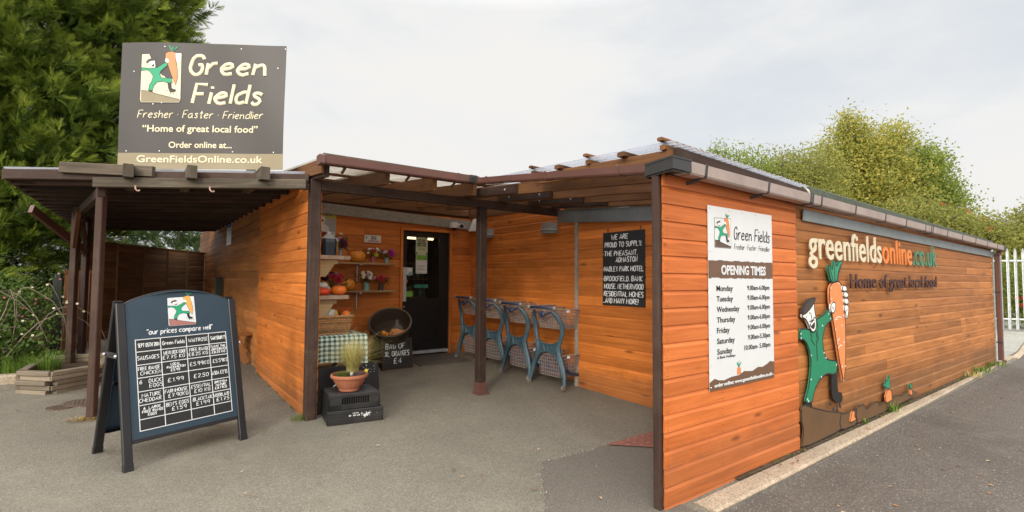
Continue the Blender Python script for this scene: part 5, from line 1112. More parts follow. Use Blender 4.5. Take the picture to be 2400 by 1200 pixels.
for k in range(15):
    z = bz0 + .012 + (bz1 - bz0 - .03) * k / 14; pts = []
    base = per(z, NS)
    cx, cy = (bx0 + bx1) / 2, (by0 + by1) / 2
    for i, p in enumerate(base + base[:1]):
        s_ = .004 * (1 if (i + k) % 2 else -1); d = Vector((p[0] - cx, p[1] - cy, 0)).normalized(); pts.append((p[0] + d.x * s_, p[1] + d.y * s_, p[2]))
    sides.tube(pts, .0058, 5, t=R.random())
sides.build('weave', M['wicker'], bt, smooth=True)
st = MB(); lo = per(bz0, NS); hi = per(bz1, NS)
for i, (a, b) in enumerate(zip(lo, hi)): st.tube([a, b], .0052, 5, t=R.random())
st.build('stakes', M['wicker_dark'], bt)
mb = MB()
for o, z in ((0, bz1), (.006, bz1 - .014), (-.006, bz1 - .012), (0, bz0 + .008)): q = per(z, 10, o); mb.tube(q + q[:1], .0085, 6, t=R.random())
mb.build('rim', M['wicker'], bt, smooth=True)
mb = MB(); mb.box(((bx0 + bx1) / 2, (by0 + by1) / 2, bz0 + .02), (bx1 - bx0 - .06, by1 - by0 - .06, .02)); mb.build('basket_floor', M['wicker_dark'], bt)
pumpkin('yellow striped squash on top of the wicker basket', (-.95, 4.02, 1.06), .085, .11, M['gourd_yellow'], 'squash', 13, .11, .02, tilt=(.9, 'X'), name='squash')
pumpkin('white pointed gourd at the front of the wicker basket', (-1.02, 3.93, 1.03), .06, .15, M['gourd_white'], 'gourd', 7, .03, .0, tilt=(.5, 'Y'), name='gourd')
pumpkin('orange turban squash at the rim of the wicker basket', (-.82, 3.98, 1.03), .068, .12, M['squash_orange'], 'squash', 6, .06, .04, tilt=(1.0, 'Y'), name='squash')
pumpkin('golden round squash against the wall in the wicker basket', (-1.14, 4.02, 1.02), .085, .14, M['gold_gourd'], 'squash', 9, .04, .02, name='squash')
pumpkin('dark green squash sunk in the wicker basket', (-1.12, 3.90, .98), .07, .11, M['gourd_green'], 'squash', 9, .04, .02, name='squash')
mb = MB(); mb.box((-1.0, 4.22, 1.10), (.12, .10, .14), .3, .02); tag(mb.build('paper_bag', paint('pale_lilac_paper', (.35, .34, .40), .7)), 'pale lilac paper bag tucked behind the white gourd', 'bag')
# nets of onions beside the basket
def net(lb, c, n, r, mat, spread, group=None):
    t = thing('onion_net', lb, 'net bag', c, group=group); rr = random.Random(int(c[1] * 100)); mb = MB()
    for i in range(n):
        a = rr.random() * 6.28; q = sqrt(rr.random()); z = c[2] + r + rr.random() * spread[2]; k = 1 - .6 * (z - c[2]) / (spread[2] + r)
        mb.ball((c[0] + cos(a) * q * spread[0] * k, c[1] + sin(a) * q * spread[1] * k, z), r * rr.uniform(.85, 1.1), 10, 7)
    mb.build('onions', mat, t, smooth=True); mb = MB()
    for i in range(16):
        a = 2 * pi * i / 16; mb.tube([(c[0] + cos(a + .4 * u) * spread[0] * 1.25 * sin(pi * (.15 + .8 * u)), c[1] + sin(a + .4 * u) * spread[1] * 1.25 * sin(pi * (.15 + .8 * u)), c[2] + (spread[2] + r * 2.2) * u) for u in [k / 6 for k in range(7)]], .0016, 4)
    mb.build('netting', M['squash_red'], t); return t
net('red net of onions leaning behind the wicker basket', (-.66, 4.36, TZ + .006), 22, .036, M['onion'], (.10, .12, .19))
net('second red net of onions at the edge of the gingham cloth', (-.70, 4.62, TZ + .006), 16, .036, M['onion'], (.09, .10, .13))

# ------------------------------------------------------------------ crates, pot and grass
M['crate'] = paint('black_crate_plastic', (.013, .012, .012), .45, .25, 8.0, dirt=.25)
def crate(lb, mat4, h, w=.53, d=.40, slots=True):
    t = thing('crate', lb, 'crate', mat=mat4); q = MB()
    P_ = lambda x, y, z: tuple(mat4 @ Vector((x, y, z)))
    for sx in (-1, 1): q.bar(P_(sx * (w / 2 - .006), -d / 2, h / 2), P_(sx * (w / 2 - .006), d / 2, h / 2), .012, h, c=.002)
    for sy in (-1, 1):
        y = sy * (d / 2 - .006)
        q.bar(P_(-w / 2, y, .025), P_(w / 2, y, .025), .012, .05, c=.002); q.bar(P_(-w / 2, y, h - .016), P_(w / 2, y, h - .016), .018, .032, c=.003)
        if slots:
            q.bar(P_(-w / 2, y, h / 2), P_(-w / 4, y, h / 2), .012, h - .01, c=.002); q.bar(P_(w / 4 + .02, y, h / 2), P_(w / 2, y, h / 2), .012, h - .01, c=.002)
            for i in range(13): x = -w / 4 + (w / 2 + .02) * i / 12; q.bar(P_(x, y, .04), P_(x, y, h - .03), .010, .012, up=(0, 1, 0), c=.002)
        else: q.bar(P_(-w / 2, y, h / 2), P_(w / 2, y, h / 2), .010, h - .01, c=.002)
    q.build('walls', M['crate'], t); q = MB()
    for i in range(22): y = -d / 2 + .015 + (d - .03) * i / 21; q.bar(P_(-w / 2 + .01, y, h - .008), P_(w / 2 - .01, y, h - .008), .010, .010, c=.002)
    for x in (-w / 2 + .03, -w / 4, 0, w / 4, w / 2 - .03): q.bar(P_(x, -d / 2 + .01, h - .012), P_(x, d / 2 - .01, h - .012), .03, .012, c=.003)
    q.build('slatted_base', M['crate'], t); return t
ca = -.152
m1 = Matrix.Translation((-1.0, 3.04, gz(-1, 3.04))) @ Matrix.Rotation(ca, 4, 'Z'); m2 = Matrix.Translation((-1.01, 3.06, gz(-1, 3.04) + .132)) @ Matrix.Rotation(ca + .02, 4, 'Z')
c1_ = crate('lower black plastic crate with white stencil on its front', m1, .130, .54, .42, False)
FC = F(m1 @ Vector((-.27, -.2105, 0)), m1.to_3x3() @ Vector((1, 0, 0)), (0, 0, 1)); mb = MB()
r = random.Random(9)
for i in range(60): mb.disc(FC, .37 + r.gauss(0, .030), .075 + r.gauss(0, .013), r.uniform(.002, .006), .0, .0016, 6)
mb.build('paint_splash', M['chalk'], c1_)
FCi = F(m1 @ Vector((.27, -.2105, .13)), m1.to_3x3() @ Vector((-1, 0, 0)), (0, 0, -1)); FCi.n = -FCi.n if FCi.n.dot(FC.n) < 0 else FCi.n
mb = MB(); stext(mb, 'N.T. LEE & CO', FCi, .235, .050, .012, .0016, w=.10, off=.001); stext(mb, 'QUALITY', FCi, .245, .030 - .004, .011, .0016, w=.055, off=.001); mb.build('stencil', M['chalk'], c1_)
crate('upper black slotted crate carrying the terracotta bowl', m2, .150, .50, .40, True)
PC = m2 @ Vector((-.02, -.02, .152))
pt = thing('terracotta_bowl', 'fluted terracotta bowl planted with tall grass on the crates', 'plant pot', tuple(PC))
M['terracotta'] = paint('terracotta', (.36, .125, .062), .75, .14, 8.0, bmp=.1, dirt=.1)
mb = MB(); mb.lathe(PC, [(.0005, 0), (.098, 0), (.105, .012), (.104, .022), (.116, .04), (.146, .09), (.160, .125), (.163, .132), (.182, .134), (.188, .150), (.184, .165), (.168, .165), (.160, .14), (.0005, .135)], 56, rib=lambda a, z: (.022 * cos(a * 24) if .03 < z < .128 else 0)); mb.build('bowl', M['terracotta'], pt, smooth='auto')
mb = MB(); mb.lathe(PC, [(.164, .146), (.10, .155), (.0005, .158)], 24); mb.build('compost', M['soil'], pt)
M['strawgrass'] = leafmat('straw_grass', [(0, (.28, .27, .07)), (.5, (.48, .42, .14)), (1, (.66, .56, .26))]); M['moss'] = leafmat('moss_plant', [(0, (.07, .10, .02)), (1, (.18, .20, .05))]); M['heather'] = leafmat('heather', [(0, (.12, .07, .07)), (1, (.30, .20, .20))])
def blades(mb, c, n, h, spread, lean, w, rr, droop=.5):
    for i in range(n):
        a = rr.random() * 6.283; q = sqrt(rr.random()); b = Vector((c[0] + cos(a) * q * spread, c[1] + sin(a) * q * spread, c[2])); L = h * rr.uniform(.55, 1.1); a2 = a + rr.gauss(0, .5); d = Vector((cos(a2), sin(a2), 0)); ln = lean * rr.uniform(.1, 1.0) ; sd = Vector((-d.y, d.x, 0)) * w * rr.uniform(.6, 1.2); t = rr.random(); prev = None
        for s_ in range(6):
            u = s_ / 5; p = b + Vector((0, 0, 1)) * (L * (u - droop * ln * u * u * .8)) + d * (L * ln * u * u); k = sd * (1 - u * .9)
            if prev: mb.poly([prev[0] - prev[1], prev[0] + prev[1], p + k, p - k], t=t)
            prev = (p, k)
mb = MB(); r = random.Random(5); blades(mb, PC + Vector((.03, .03, .15)), 300, .46, .05, .8, .0022, r); blades(mb, PC + Vector((.05, .04, .15)), 330, .50, .05, 1.4, .0040, r, .5); mb.build('grass_blades', M['strawgrass'], pt)
mb = MB(); blades(mb, PC + Vector((-.075, -.02, .145)), 700, .055, .070, .6, .003, r); mb.build('moss', M['moss'], pt); mb = MB(); blades(mb, PC + Vector((.085, -.05, .145)), 350, .05, .055, .8, .003, r); mb.build('heather', M['heather'], pt)
mb = MB(); petals(mb, PC + Vector((.15, -.06, .19)), (0, -1, .5), .02); mb.build('viola', M['pet_yellow'], pt); mb = MB(); mb.box(PC + Vector((0, -.06, .175)), (.03, .012, .03), .4, .004); mb.build('plant_label', M['white'], pt)
# blackboard behind the crates
lb_ = thing('blackboard', 'low black chalkboard standing behind the crates under the table', 'blackboard', (-.93, 3.3, .1)); FL = F((-1.30, 3.30, gz(-1.3, 3.3)), (.76, .12, 0), (-.02, .10, 1))
mb = MB(); mb.rect(FL, 0, 0, .76, .47, -.012, .0); mb.build('board', M['blackmatt'], lb_); mb = MB(); stext(mb, 'Hea', FL, .235, .335, .075, .006, w=.16, off=.003); stext(mb, 'G', FL, .20, .21, .07, .006, w=.06, off=.003); mb.build('chalk_lettering', M['chalk'], lb_)
mb = MB(); r = random.Random(2)
for i in range(26): mb.disc(FL, r.uniform(.55, .72), r.uniform(.33, .45), r.uniform(.0015, .004), 0, .0015, 5)
mb.build('chalk_specks', M['chalk'], lb_)
# chalkboard price for oranges
cb_ = thing('blackboard', 'framed chalkboard pricing a bag of oranges below the barrel', 'blackboard', (.36, 5.0, .17)); FO2 = F((.115, 4.99, gz(.2, 5)), (.49, .012, 0), (0, .16, 1))
mb = MB(); mb.rect(FO2, 0, 0, .50, .455, -.02, .004); mb.build('board', M['blackmatt'], cb_)
mb = MB()
for a in ((0, 0, .50, .035), (0, .42, .50, .455), (0, .035, .03, .42), (.47, .035, .50, .42)): mb.rect(FO2, *a, -.022, .014)
mb.build('frame', M['brown'], cb_); mb = MB()
stext(mb, 'BAG OF', FO2, .07, .305, .075, .0052, w=.31, off=.006, jit=.05); stext(mb, 'XL ORANGES', FO2, .055, .195, .072, .0052, w=.39, off=.006, jit=.05); stext(mb, '£4', FO2, .185, .085, .075, .0052, w=.13, off=.006, jit=.05); mb.build('chalk_lettering', M['chalk'], cb_)
# half barrel of oranges, tipped towards the viewer
bc = Vector((.36, 5.26, .71)); axd = Vector((-.30, -.55, .78)).normalized(); axm = axd.to_track_quat('Z', 'Y').to_matrix()
br = thing('half_barrel', 'dark half barrel tipped on its side holding bagged oranges', 'barrel', (.36, 5.26, .2))
mb = MB(); mb.lathe(bc, [(.0005, -.16), (.235, -.16), (.275, -.05), (.305, .08), (.325, .20), (.300, .20), (.285, .08), (.25, -.05), (.215, -.13), (.0005, -.13)], 40, ax=axm, rib=lambda a, z: .006 * (abs(cos(a * 12)) - .5)); mb.build('staves', wood('barrel_oak', (.035, .022, .014), (.070, .046, .030), (.12, .085, .058), .75, tone=.3), br, smooth='auto')
for z, q in ((-.08, .266), (.10, .312)):
    mb = MB(); mb.lathe(bc, [(q, z), (q + .004, z), (q + .008, z + .03), (q + .002, z + .03)], 40, ax=axm); mb.build('hoop', M['black'], br)
mb = MB(); mb.lathe(bc, [(.300, .201), (.326, .201), (.330, .192), (.326, .185)], 40, ax=axm); mb.build('rim', M['weathered'], br)
mb = MB(); mb.box((.38, 5.38, .34), (.42, .34, .34), .1, .01); tag(mb.build('wooden_box', M['brown']), 'dark wooden box propping up the half barrel', 'box')
rr = random.Random(8); og = thing('orange_bag', 'clear knotted bag of oranges lying in the half barrel', 'bag of fruit', tuple(bc)); mb = MB(); ctr = bc + axd * .02 + Vector((.09, -.03, -.06))
for i in range(11): mb.ball(ctr + Vector((rr.uniform(-.10, .10), rr.uniform(-.06, .05), rr.uniform(-.02, .05))), .040, 12, 8)
mb.build('oranges', M['orange'], og, smooth=True)
mb = MB(); mb.lathe(ctr + Vector((0, 0, -.05)), [(.10, 0), (.145, .05), (.13, .10), (.07, .17), (.022, .22), (.015, .235), (.035, .26), (.028, .275)], 20, rib=lambda a, z: .10 * sin(a * 7 + z * 30)); mb.build('clear_film', glass('clear_film', (.80, .76, .72), .15, .10), og, smooth=True)
for i, (dx, dz) in enumerate(((-.13, -.045), (-.085, -.07), (-.115, -.085))):
    mb = MB(); mb.ball(bc + axd * .03 + Vector((dx, -.04 + .02 * i, dz)), .042, 14, 9); tag(mb.build('loose_orange', M['orange'], smooth=True), 'loose orange beside the knotted bag in the half barrel', 'orange', 'loose oranges in the half barrel')

# ------------------------------------------------------------------ mats, covers, litter on the yard
M['mat_'] = paint('door_mat', (.075, .062, .050), .95, .3, 60.0, bmp=.4)
def flatbox(nm, pts, h, mat, lb, cat):
    mb = MB(); z = [gz(x, y) + .009 for x, y in pts]; b = len(pts); mb.v = [(x, y, zz + h) for (x, y), zz in zip(pts, z)] + [(x, y, zz - .02) for (x, y), zz in zip(pts, z)]; mb.q(range(b))
    for i in range(b): mb.q((i, b + i, b + (i + 1) % b, (i + 1) % b))
    return tag(mb.build(nm, mat), lb, cat)
flatbox('door_mat', [(.74, 5.28), (1.62, 5.22), (1.66, 5.66), (.78, 5.70)], .012, M['mat_'], 'brown door mat against the door threshold', 'door mat')
flatbox('door_mat', [(.72, 4.98), (1.62, 4.90), (1.66, 5.19), (.76, 5.25)], .012, M['mat_'], 'brown door mat nearest the trolleys', 'door mat')
M['iron'] = paint('rusty_iron', (.10, .065, .045), .8, .3, 20.0, bmp=.3)
for (x, y, r_, lb) in ((-3.22, 5.10, .20, 'round iron drain cover beside the lean-to post'), (-3.42, 4.98, .12, 'smaller round iron cover next to the drain cover')):
    t = thing('drain_cover', lb, 'drain cover', (x, y, gz(x, y))); mb = MB(); z = gz(x, y); mb.lathe((x, y, z), [(r_, -.02), (r_, .008), (r_ * .9, .009), (r_ * .88, .005), (.0005, .005)], 28); mb.build('cover', M['iron'], t)
    mb = MB()
    for i in range(-4, 5):
        q = sqrt(max(.01, .7 - (i / 5) ** 2)) * r_ * .95; mb.bar((x + i * r_ / 6, y - q, z + .007), (x + i * r_ / 6, y + q, z + .007), r_ * .07, .006)
    mb.build('cover_ribs', M['iron'], t)
M['straw'] = leafmat('straw', [(0, (.22, .13, .04)), (.5, (.38, .24, .08)), (1, (.55, .40, .18))]); r = random.Random(12); mb = MB()
for i in range(260):
    x = -3.16 + r.gauss(0, .075); y = 4.34 + r.gauss(0, .05); a = r.random() * 6.28; L = r.uniform(.02, .07); d = Vector((cos(a) * L, sin(a) * L, r.uniform(0, .012))); p = Vector((x, y, gz(x, y) + .004 + .018 * r.random())); w = Vector((-sin(a), cos(a), 0)) * .0025; mb.poly([p - w, p + w, p + d + w, p + d - w], t=r.random())
tag(mb.build('straw', M['straw']), 'little heap of spilled straw by the lean-to post', 'straw', kind='stuff')
M['dead_leaf'] = leafmat('dead_leaves', [(0, (.16, .07, .03)), (.5, (.34, .17, .07)), (1, (.50, .36, .22))], trans=.1)
mb = MB(); r = random.Random(21)
spots = [(-3.55 + r.gauss(0, .6), 5.1 + r.gauss(0, .5)) for _ in range(26)] + [(-1.55 + r.gauss(0, .16), 3.6 + r.random() * 2.2) for _ in range(36)] + [(r.uniform(-2.2, .4), r.uniform(.3, 3.4)) for _ in range(22)] + [(r.uniform(1, 10), -.06 - .1 * r.random()) for _ in range(46)] + [(r.uniform(1, 9), -.35 - abs(r.gauss(0, .8))) for _ in range(60)] + [(-3.9 - r.random(), 6.0 + r.random() * .8) for _ in range(30)] + [(r.uniform(14, 17.3), r.uniform(.3, 1.2)) for _ in range(40)]
for x, y in spots:
    a = r.random() * 6.28; L = r.uniform(.010, .026); d = Vector((cos(a), sin(a), 0)); w = Vector((-sin(a), cos(a), 0)); p = Vector((x, y, gz(x, y) + (.016 if y < -.24 or x < -0 else .024))); mb.poly([p - d * L, p + w * L * .5 + Vector((0, 0, .006)), p + d * L, p - w * L * .5 + Vector((0, 0, .004))], t=r.random())
tag(mb.build('fallen_leaves', M['dead_leaf']), 'scattered dead leaves and scraps on the ground', 'leaves', kind='stuff')
# ------------------------------------------------------------------ shopping trolleys
M['trolley_blue'] = paint('faded_blue_plastic', (.040, .080, .102), .5, .35, 6.0, dirt=.45); M['trolley_clear'] = paint('grey_clear_plastic', (.24, .195, .165), .35, .2, 8.0); M['trolley_navy'] = paint('dark_blue_plastic', (.028, .040, .085), .4, .2, 6.0); M['castor'] = paint('grey_castor', (.16, .145, .125), .7, .25, 20.0)
glass('basket_film', (.40, .31, .26), .3, .20); M['film'] = bpy.data.materials['basket_film']; M['film_blue'] = glass('basket_film_blue', (.16, .15, .22), .3, .22)
def make_trolley(lb):
    t = thing('shopping_trolley', lb, 'shopping trolley', group='shopping trolleys parked along the side wall')
    fr = MB()
    for s in (-1, 1):
        pts = [(-.10, .17 * s, 1.00), (-.05, .235 * s, .93), (.0, .262 * s, .82), (.01, .262 * s, .72), (.0, .225 * s, .60), (-.005, .195 * s, .52), (.0, .215 * s, .43), (.0, .27 * s, .30), (-.01, .315 * s, .18), (-.03, .335 * s, .06)]
        fr.tube(pts, [.024, .030, .033, .033, .032, .034, .038, .036, .033, .028], 10, flat=.8, up=(1, 0, 0))
        fr.tube([(p[0] - .026, p[1], p[2]) for p in pts[1:-1]], .011, 6)
    fr.build('side_frame', M['trolley_blue'], t, smooth='auto')
    mb = MB(); outer = [(-.20, .60), (-.12, .565), (0, .552), (.12, .565), (.20, .60), (.225, .46), (.29, .30), (.33, .16)]; inner = [(.30, .14), (.25, .27), (.20, .37), (.12, .44), (0, .468), (-.12, .44), (-.20, .37), (-.25, .27), (-.30, .14), (-.33, .16), (-.29, .30), (-.225, .46)]
    FT = F((0, 0, 0), (0, -1, 0), (0, 0, 1)); mb.prism(FT, outer + inner, -.03, .012)
    mb.tube([FT.p(a, b, .014) for a, b in inner[:9]], .012, 6); mb.tube([FT.p(a, b, .014) for a, b in outer[:5]], .014, 6)
    for a, b, c, d in ((-.09, .555, -.06, .46), (0, .55, 0, .47), (.09, .555, .06, .46)): mb.tube([FT.p(a, b, .012), FT.p(c, d, .012)], .008, 5)
    mb.build('arch_web', M['trolley_blue'], t, smooth='auto')
    mb = MB(); mb.tube([(-.12, -.235, 1.045), (-.135, 0, 1.05), (-.12, .235, 1.045)], .017, 10); h = mb.build('handle', M['trolley_navy'], t, smooth=True)
    for s in (-1, 1):
        mb = MB(); mb.ball((-.12, .25 * s, 1.045), .030, 12, 8); mb.build('handle_knob', M['trolley_clear'], h, smooth=True)
    mb = MB(); mb.tube([(-.11, -.17, 1.0), (-.10, -.07, .96), (-.095, 0, .93), (-.10, .07, .96), (-.11, .17, 1.0)], .017, 8, flat=.6); mb.ball((-.11, 0, .955), (.02, .05, .045), 12, 8); mb.build('coin_lock', M['trolley_navy'], t, smooth=True)
    for i, s in enumerate((-1, 1)):
        mb = MB(); mb.lathe((-.045, .335 * s, .035), [(.0005, -.014), (.028, -.014), (.035, -.008), (.035, .008), (.028, .014), (.0005, .014)], 14, ax=Matrix.Rotation(pi / 2, 3, 'X')); mb.build('castor', M['castor'], t, smooth='auto')
        mb = MB(); mb.tube([(.02, .24 * s, .30), (.20, .21 * s, .18), (.42, .20 * s, .13), (.50, .22 * s, .06)], [.024, .022, .022, .024], 8); mb.build('base_rail', M['trolley_blue'] if s > 0 else M['trolley_navy'], t, smooth=True)
        mb = MB(); mb.lathe((.49, .22 * s, .04), [(.0005, -.014), (.034, -.014), (.04, -.008), (.04, .008), (.034, .014), (.0005, .014)], 14, ax=Matrix.Rotation(pi / 2, 3, 'X')); mb.build('castor', M['castor'], t, smooth='auto')
    for nm, x0, x1, z0, z1, w0, w1, mt, fm_ in (('upper_basket', .02, .54, .77, 1.02, .20, .235, M['trolley_clear'], M['film']), ('lower_basket', .03, .52, .14, .42, .19, .23, M['trolley_navy'] if 0 else M['trolley_clear'], M['film_blue'])):
        mb = MB(); C = lambda x, s, z: (x + (.05 if x > .3 else -.0) * (z - z0) / (z1 - z0), s * (w0 + (w1 - w0) * (z - z0) / (z1 - z0)), z)
        A, B_, C_, D_ = (x0, -1), (x1, -1), (x1, 1), (x0, 1)
        for (p, q) in ((A, B_), (B_, C_), (C_, D_), (D_, A)):
            for k in range(7):
                z = z0 + (z1 - z0) * k / 6; mb.tube([C(*p, z), C(*q, z)], .0042 if k < 6 else .012, 5)
            for k in range(11):
                f = k / 10; a = (p[0] + (q[0] - p[0]) * f, p[1] + (q[1] - p[1]) * f); mb.tube([C(*a, z0), C(*a, z1)], .0042, 5)
        for k in range(9): f = -1 + 2 * k / 8; mb.tube([C(x0, f, z0), C(x1, f, z0)], .004, 4)
        bk_ = mb.build(nm, mt, t); mb = MB()
        for (p, q) in ((A, B_), (B_, C_), (C_, D_), (D_, A)): mb.poly([C(*p, z0), C(*q, z0), C(*q, z1), C(*p, z1)])
        mb.build('basket_side', fm_, bk_)
        for s in (-1, 1): mb = MB(); mb.box(C(x0 + .12, s * 1.03, z1 - .02), (.05, .012, .035), ch=.004); mb.build('basket_clip', M['white'], bk_)
    return t
tlab = ['shopping trolley nearest the short wall with the chalkboard', 'shopping trolley second from the chalkboard wall', 'shopping trolley standing just behind the middle canopy post', 'shopping trolley in the corner nearest the shop door']
tr0 = make_trolley(tlab[0])
def tm(x, y, a): return Matrix.Translation((x, y, gz(x, y) + .004)) @ Matrix.Rotation(a, 4, 'Z')
bpy.context.view_layer.update()
for i, (x, y, a) in enumerate(((1.60, 2.97, .02), (1.60, 3.66, -.03), (1.62, 4.33, .03), (1.61, 4.98, -.02))):
    if i == 0: tr0.matrix_basis = tm(x, y, a)
    else: dup(tr0, tm(x, y, a), tlab[i])

# ------------------------------------------------------------------ planter, bench, posts and fences
pl_ = thing('planter', 'low planter of stacked weathered timbers round the lean-to post', 'planter', (-3.4, 6.1, .2)); pc = [(-3.86, 5.98), (-3.57, 5.70), (-3.16, 6.02), (-3.10, 7.2), (-3.78, 7.25)]
zb = gz(-3.5, 5.8) - .015
for k in range(5):
    for i in range(5):
        a = Vector(pc[i]); b = Vector(pc[(i + 1) % 5]); d = (b - a).normalized(); e0 = .05 if (i + k) % 2 else -.03; e1 = .05 if (i + k) % 2 == 0 else -.03
        if k == 4: e0 = e1 = -.02
        a2 = a + d * e0 * .6; b2 = b - d * e1 * .6; mb = MB(); z = zb + .027 + k * .0545; jx = R.uniform(-.006, .006); mb.bar((a2.x + jx, a2.y + jx, z), (b2.x + jx, b2.y + jx, z), .085, .052, c=.007); mb.build('timber', M['sleeper'], pl_)
mb = MB(); mb.poly([(x, y, zb + .17) for x, y in pc]); mb.build('soil_fill', M['soil'], pl_)
bn = thing('bench', 'red brown slatted bench end against the shaded side wall', 'bench', (-1.6, 6.7, .2)); zz = gz(-1.6, 6.7)
for y in (6.45, 6.62, 6.79): mb = MB(); mb.bar((-1.86, y, zz + .43), (-1.40, y + .03, zz + .45), .14, .035); mb.build('slat', M['cedar_brown'], bn)
for y in (6.5, 6.75): mb = MB(); mb.bar((-1.60, y, zz + .41), (-1.44, y, zz), .09, .04, up=(0, 1, 0)); mb.bar((-1.75, y, zz + .40), (-1.45, y, zz + .16), .09, .035, up=(0, 1, 0)); mb.build('leg', M['cedar_brown'], bn)
mb = MB(); mb.bar((-1.47, 9.85, gz(-1.4, 9.8)), (-1.47, 9.85, 1.535), .13, .12, up=(0, 1, 0), c=.01); tag(mb.build('meter_post', paint('dark_green_paint', (.018, .026, .016), .6, .2, 5.0)), 'narrow dark green post box on the shaded side wall', 'post')
mb = MB(); mb.bar((-3.78, 8.1, gz(-3.8, 8.1)), (-3.78, 8.1, 1.50), .11, .10, up=(0, 1, 0), c=.01); mb.bar((-3.78, 8.1, 1.50), (-3.78, 8.1, 1.56), .09, .08, up=(0, 1, 0), c=.02); tag(mb.build('gate_post', bpy.data.materials['dark_green_paint']), 'dark green post among the brambles behind the lean-to', 'post')
fn = thing('panel_fence', 'tall dark brown lap panel fence closing off the lean-to', 'fence', (-2.3, 12, 0))
fa, fb = Vector((-3.62, 9.98, 0)), Vector((-1.40, 13.78, 0))
for i in range(5):
    a = fa + (fb - fa) * (i / 5); b = fa + (fb - fa) * ((i + 1) / 5); mb = MB(); shiplap(mb, a.xy, b.xy, .25, 2.17, pitch=.105, seg=(2, 3)); mb.build('panel', [M['fence'], M['nail']], fn)
    mb = MB(); mb.bar((a.x, a.y, .2), (a.x, a.y, 2.19), .075, .075, up=(0, 1, 0)); mb.build('fence_post', M['fence'], fn)
    mb = MB(); mb.bar((a.x, a.y, 2.185), (b.x, b.y, 2.185), .06, .03); mb.build('capping', M['fence'], fn)
    mb = MB(); core(mb, a.xy, b.xy, .2, 2.17, .02); mb.build('panel_back', M['fence'], fn)
fn2 = thing('panel_fence', 'short reddish slatted fence panel behind the lean-to posts', 'fence', (-3.6, 8.9, 0))
for k in range(6): mb = MB(); x = -3.76 + k * .065; mb.bar((x, 9.0 + k * .02, .3), (x, 9.0 + k * .02, 1.60), .058, .02, up=(0, 1, 0)); mb.build('slat', M['brown_mid'], fn2)
mb = MB(); mb.bar((-3.80, 8.99, 1.60), (-3.38, 9.12, 1.60), .04, .06); mb.build('top_rail', M['brown_mid'], fn2)
pf = thing('palisade_fence', 'galvanised steel palisade fence at the far end of the road', 'fence', (17.6, 0, .1))
def pale(y):
    mb = MB(); x = 17.52 - .55 * (y - 1.0) * .0 + (1.1 - y) * .5; z0 = gz(x, y); w = .034
    pr = [(-w, 0), (-w * .4, .012), (0, .004), (w * .4, .012), (w, 0), (w * .4, .016), (0, .008), (-w * .4, .016)]
    mb.ext(pr, (x, y, z0 + .05), (x, y, z0 + 2.30), up=(1, 0, 0)); mb.ext(pr, (x, y, z0 + 2.30), (x, y, z0 + 2.42), up=(1, 0, 0), p1prof=[(a * .15, b) for a, b in pr]); mb.build('pale', M['galv'], pf)
ys_ = [1.55 - .152 * i for i in range(16)]
for y in ys_: pale(y)
for z in (.35, 2.05): mb = MB(); mb.bar((17.55 + (1.1 - 1.6) * .5, 1.6, z + gz(17, 1)), (17.55 + (1.1 + .8) * .5, -.8, z + gz(17, 1)), .04, .045); mb.build('rail', M['galv'], pf)
for y in (1.45, -.2): mb = MB(); x = 17.62 + (1.1 - y) * .5; mb.bar((x, y, 0), (x, y, 2.3), .06, .1, up=(1, 0, 0)); mb.build('fence_post', M['galv'], pf)
# ------------------------------------------------------------------ vegetation
def mesh_np(name, verts, faces_n, tone, mat, parent=None, kind=None):
    """verts: (N*faces_n,3); one polygon per faces_n vertices; tone per polygon"""
    nf = len(verts) // faces_n; me = bpy.data.meshes.new(name); me.vertices.add(len(verts)); me.vertices.foreach_set('co', np.asarray(verts, dtype=np.float32).ravel())
    me.loops.add(len(verts)); me.loops.foreach_set('vertex_index', np.arange(len(verts), dtype=np.int32)); me.polygons.add(nf); me.polygons.foreach_set('loop_start', np.arange(nf, dtype=np.int32) * faces_n)
    me.update(calc_edges=True); at = me.attributes.new('tone', 'FLOAT', 'FACE'); at.data.foreach_set('value', np.asarray(tone, dtype=np.float32)); me.materials.append(mat); me.validate()
    o = bpy.data.objects.new(name, me); col.objects.link(o); o.parent = parent
    if parent is not None: o.matrix_parent_inverse = parent.matrix_basis.inverted()
    if kind: o['kind'] = kind
    return o
def nrm(a): return a / np.maximum(np.linalg.norm(a, axis=-1, keepdims=True), 1e-9)
def blob_points(g, blobs, n, inner=.35):
    w = np.array([b[1][0] * b[1][1] + b[1][0] * b[1][2] for b in blobs]); k = g.choice(len(blobs), n, p=w / w.sum()); c = np.array([b[0] for b in blobs])[k]; r = np.array([b[1] for b in blobs])[k]
    d = nrm(g.normal(size=(n, 3))); rad = 1 - inner * g.random(n) ** 1.6
    lump = 1 + .13 * np.sin(d[:, 0] * 7 + k) * np.sin(d[:, 1] * 6 + 2 * k) + .12 * np.sin(d[:, 2] * 9 + 3 * k + d[:, 0] * 4)
    p = c + d * r * (rad * lump)[:, None]; nn = nrm(d / r); clump = .5 + .5 * np.sin(p[:, 0] * 2.3 + k) * np.sin(p[:, 1] * 2.1 + 1.3 * k) * np.sin(p[:, 2] * 2.6)
    return p, nn, clump, k
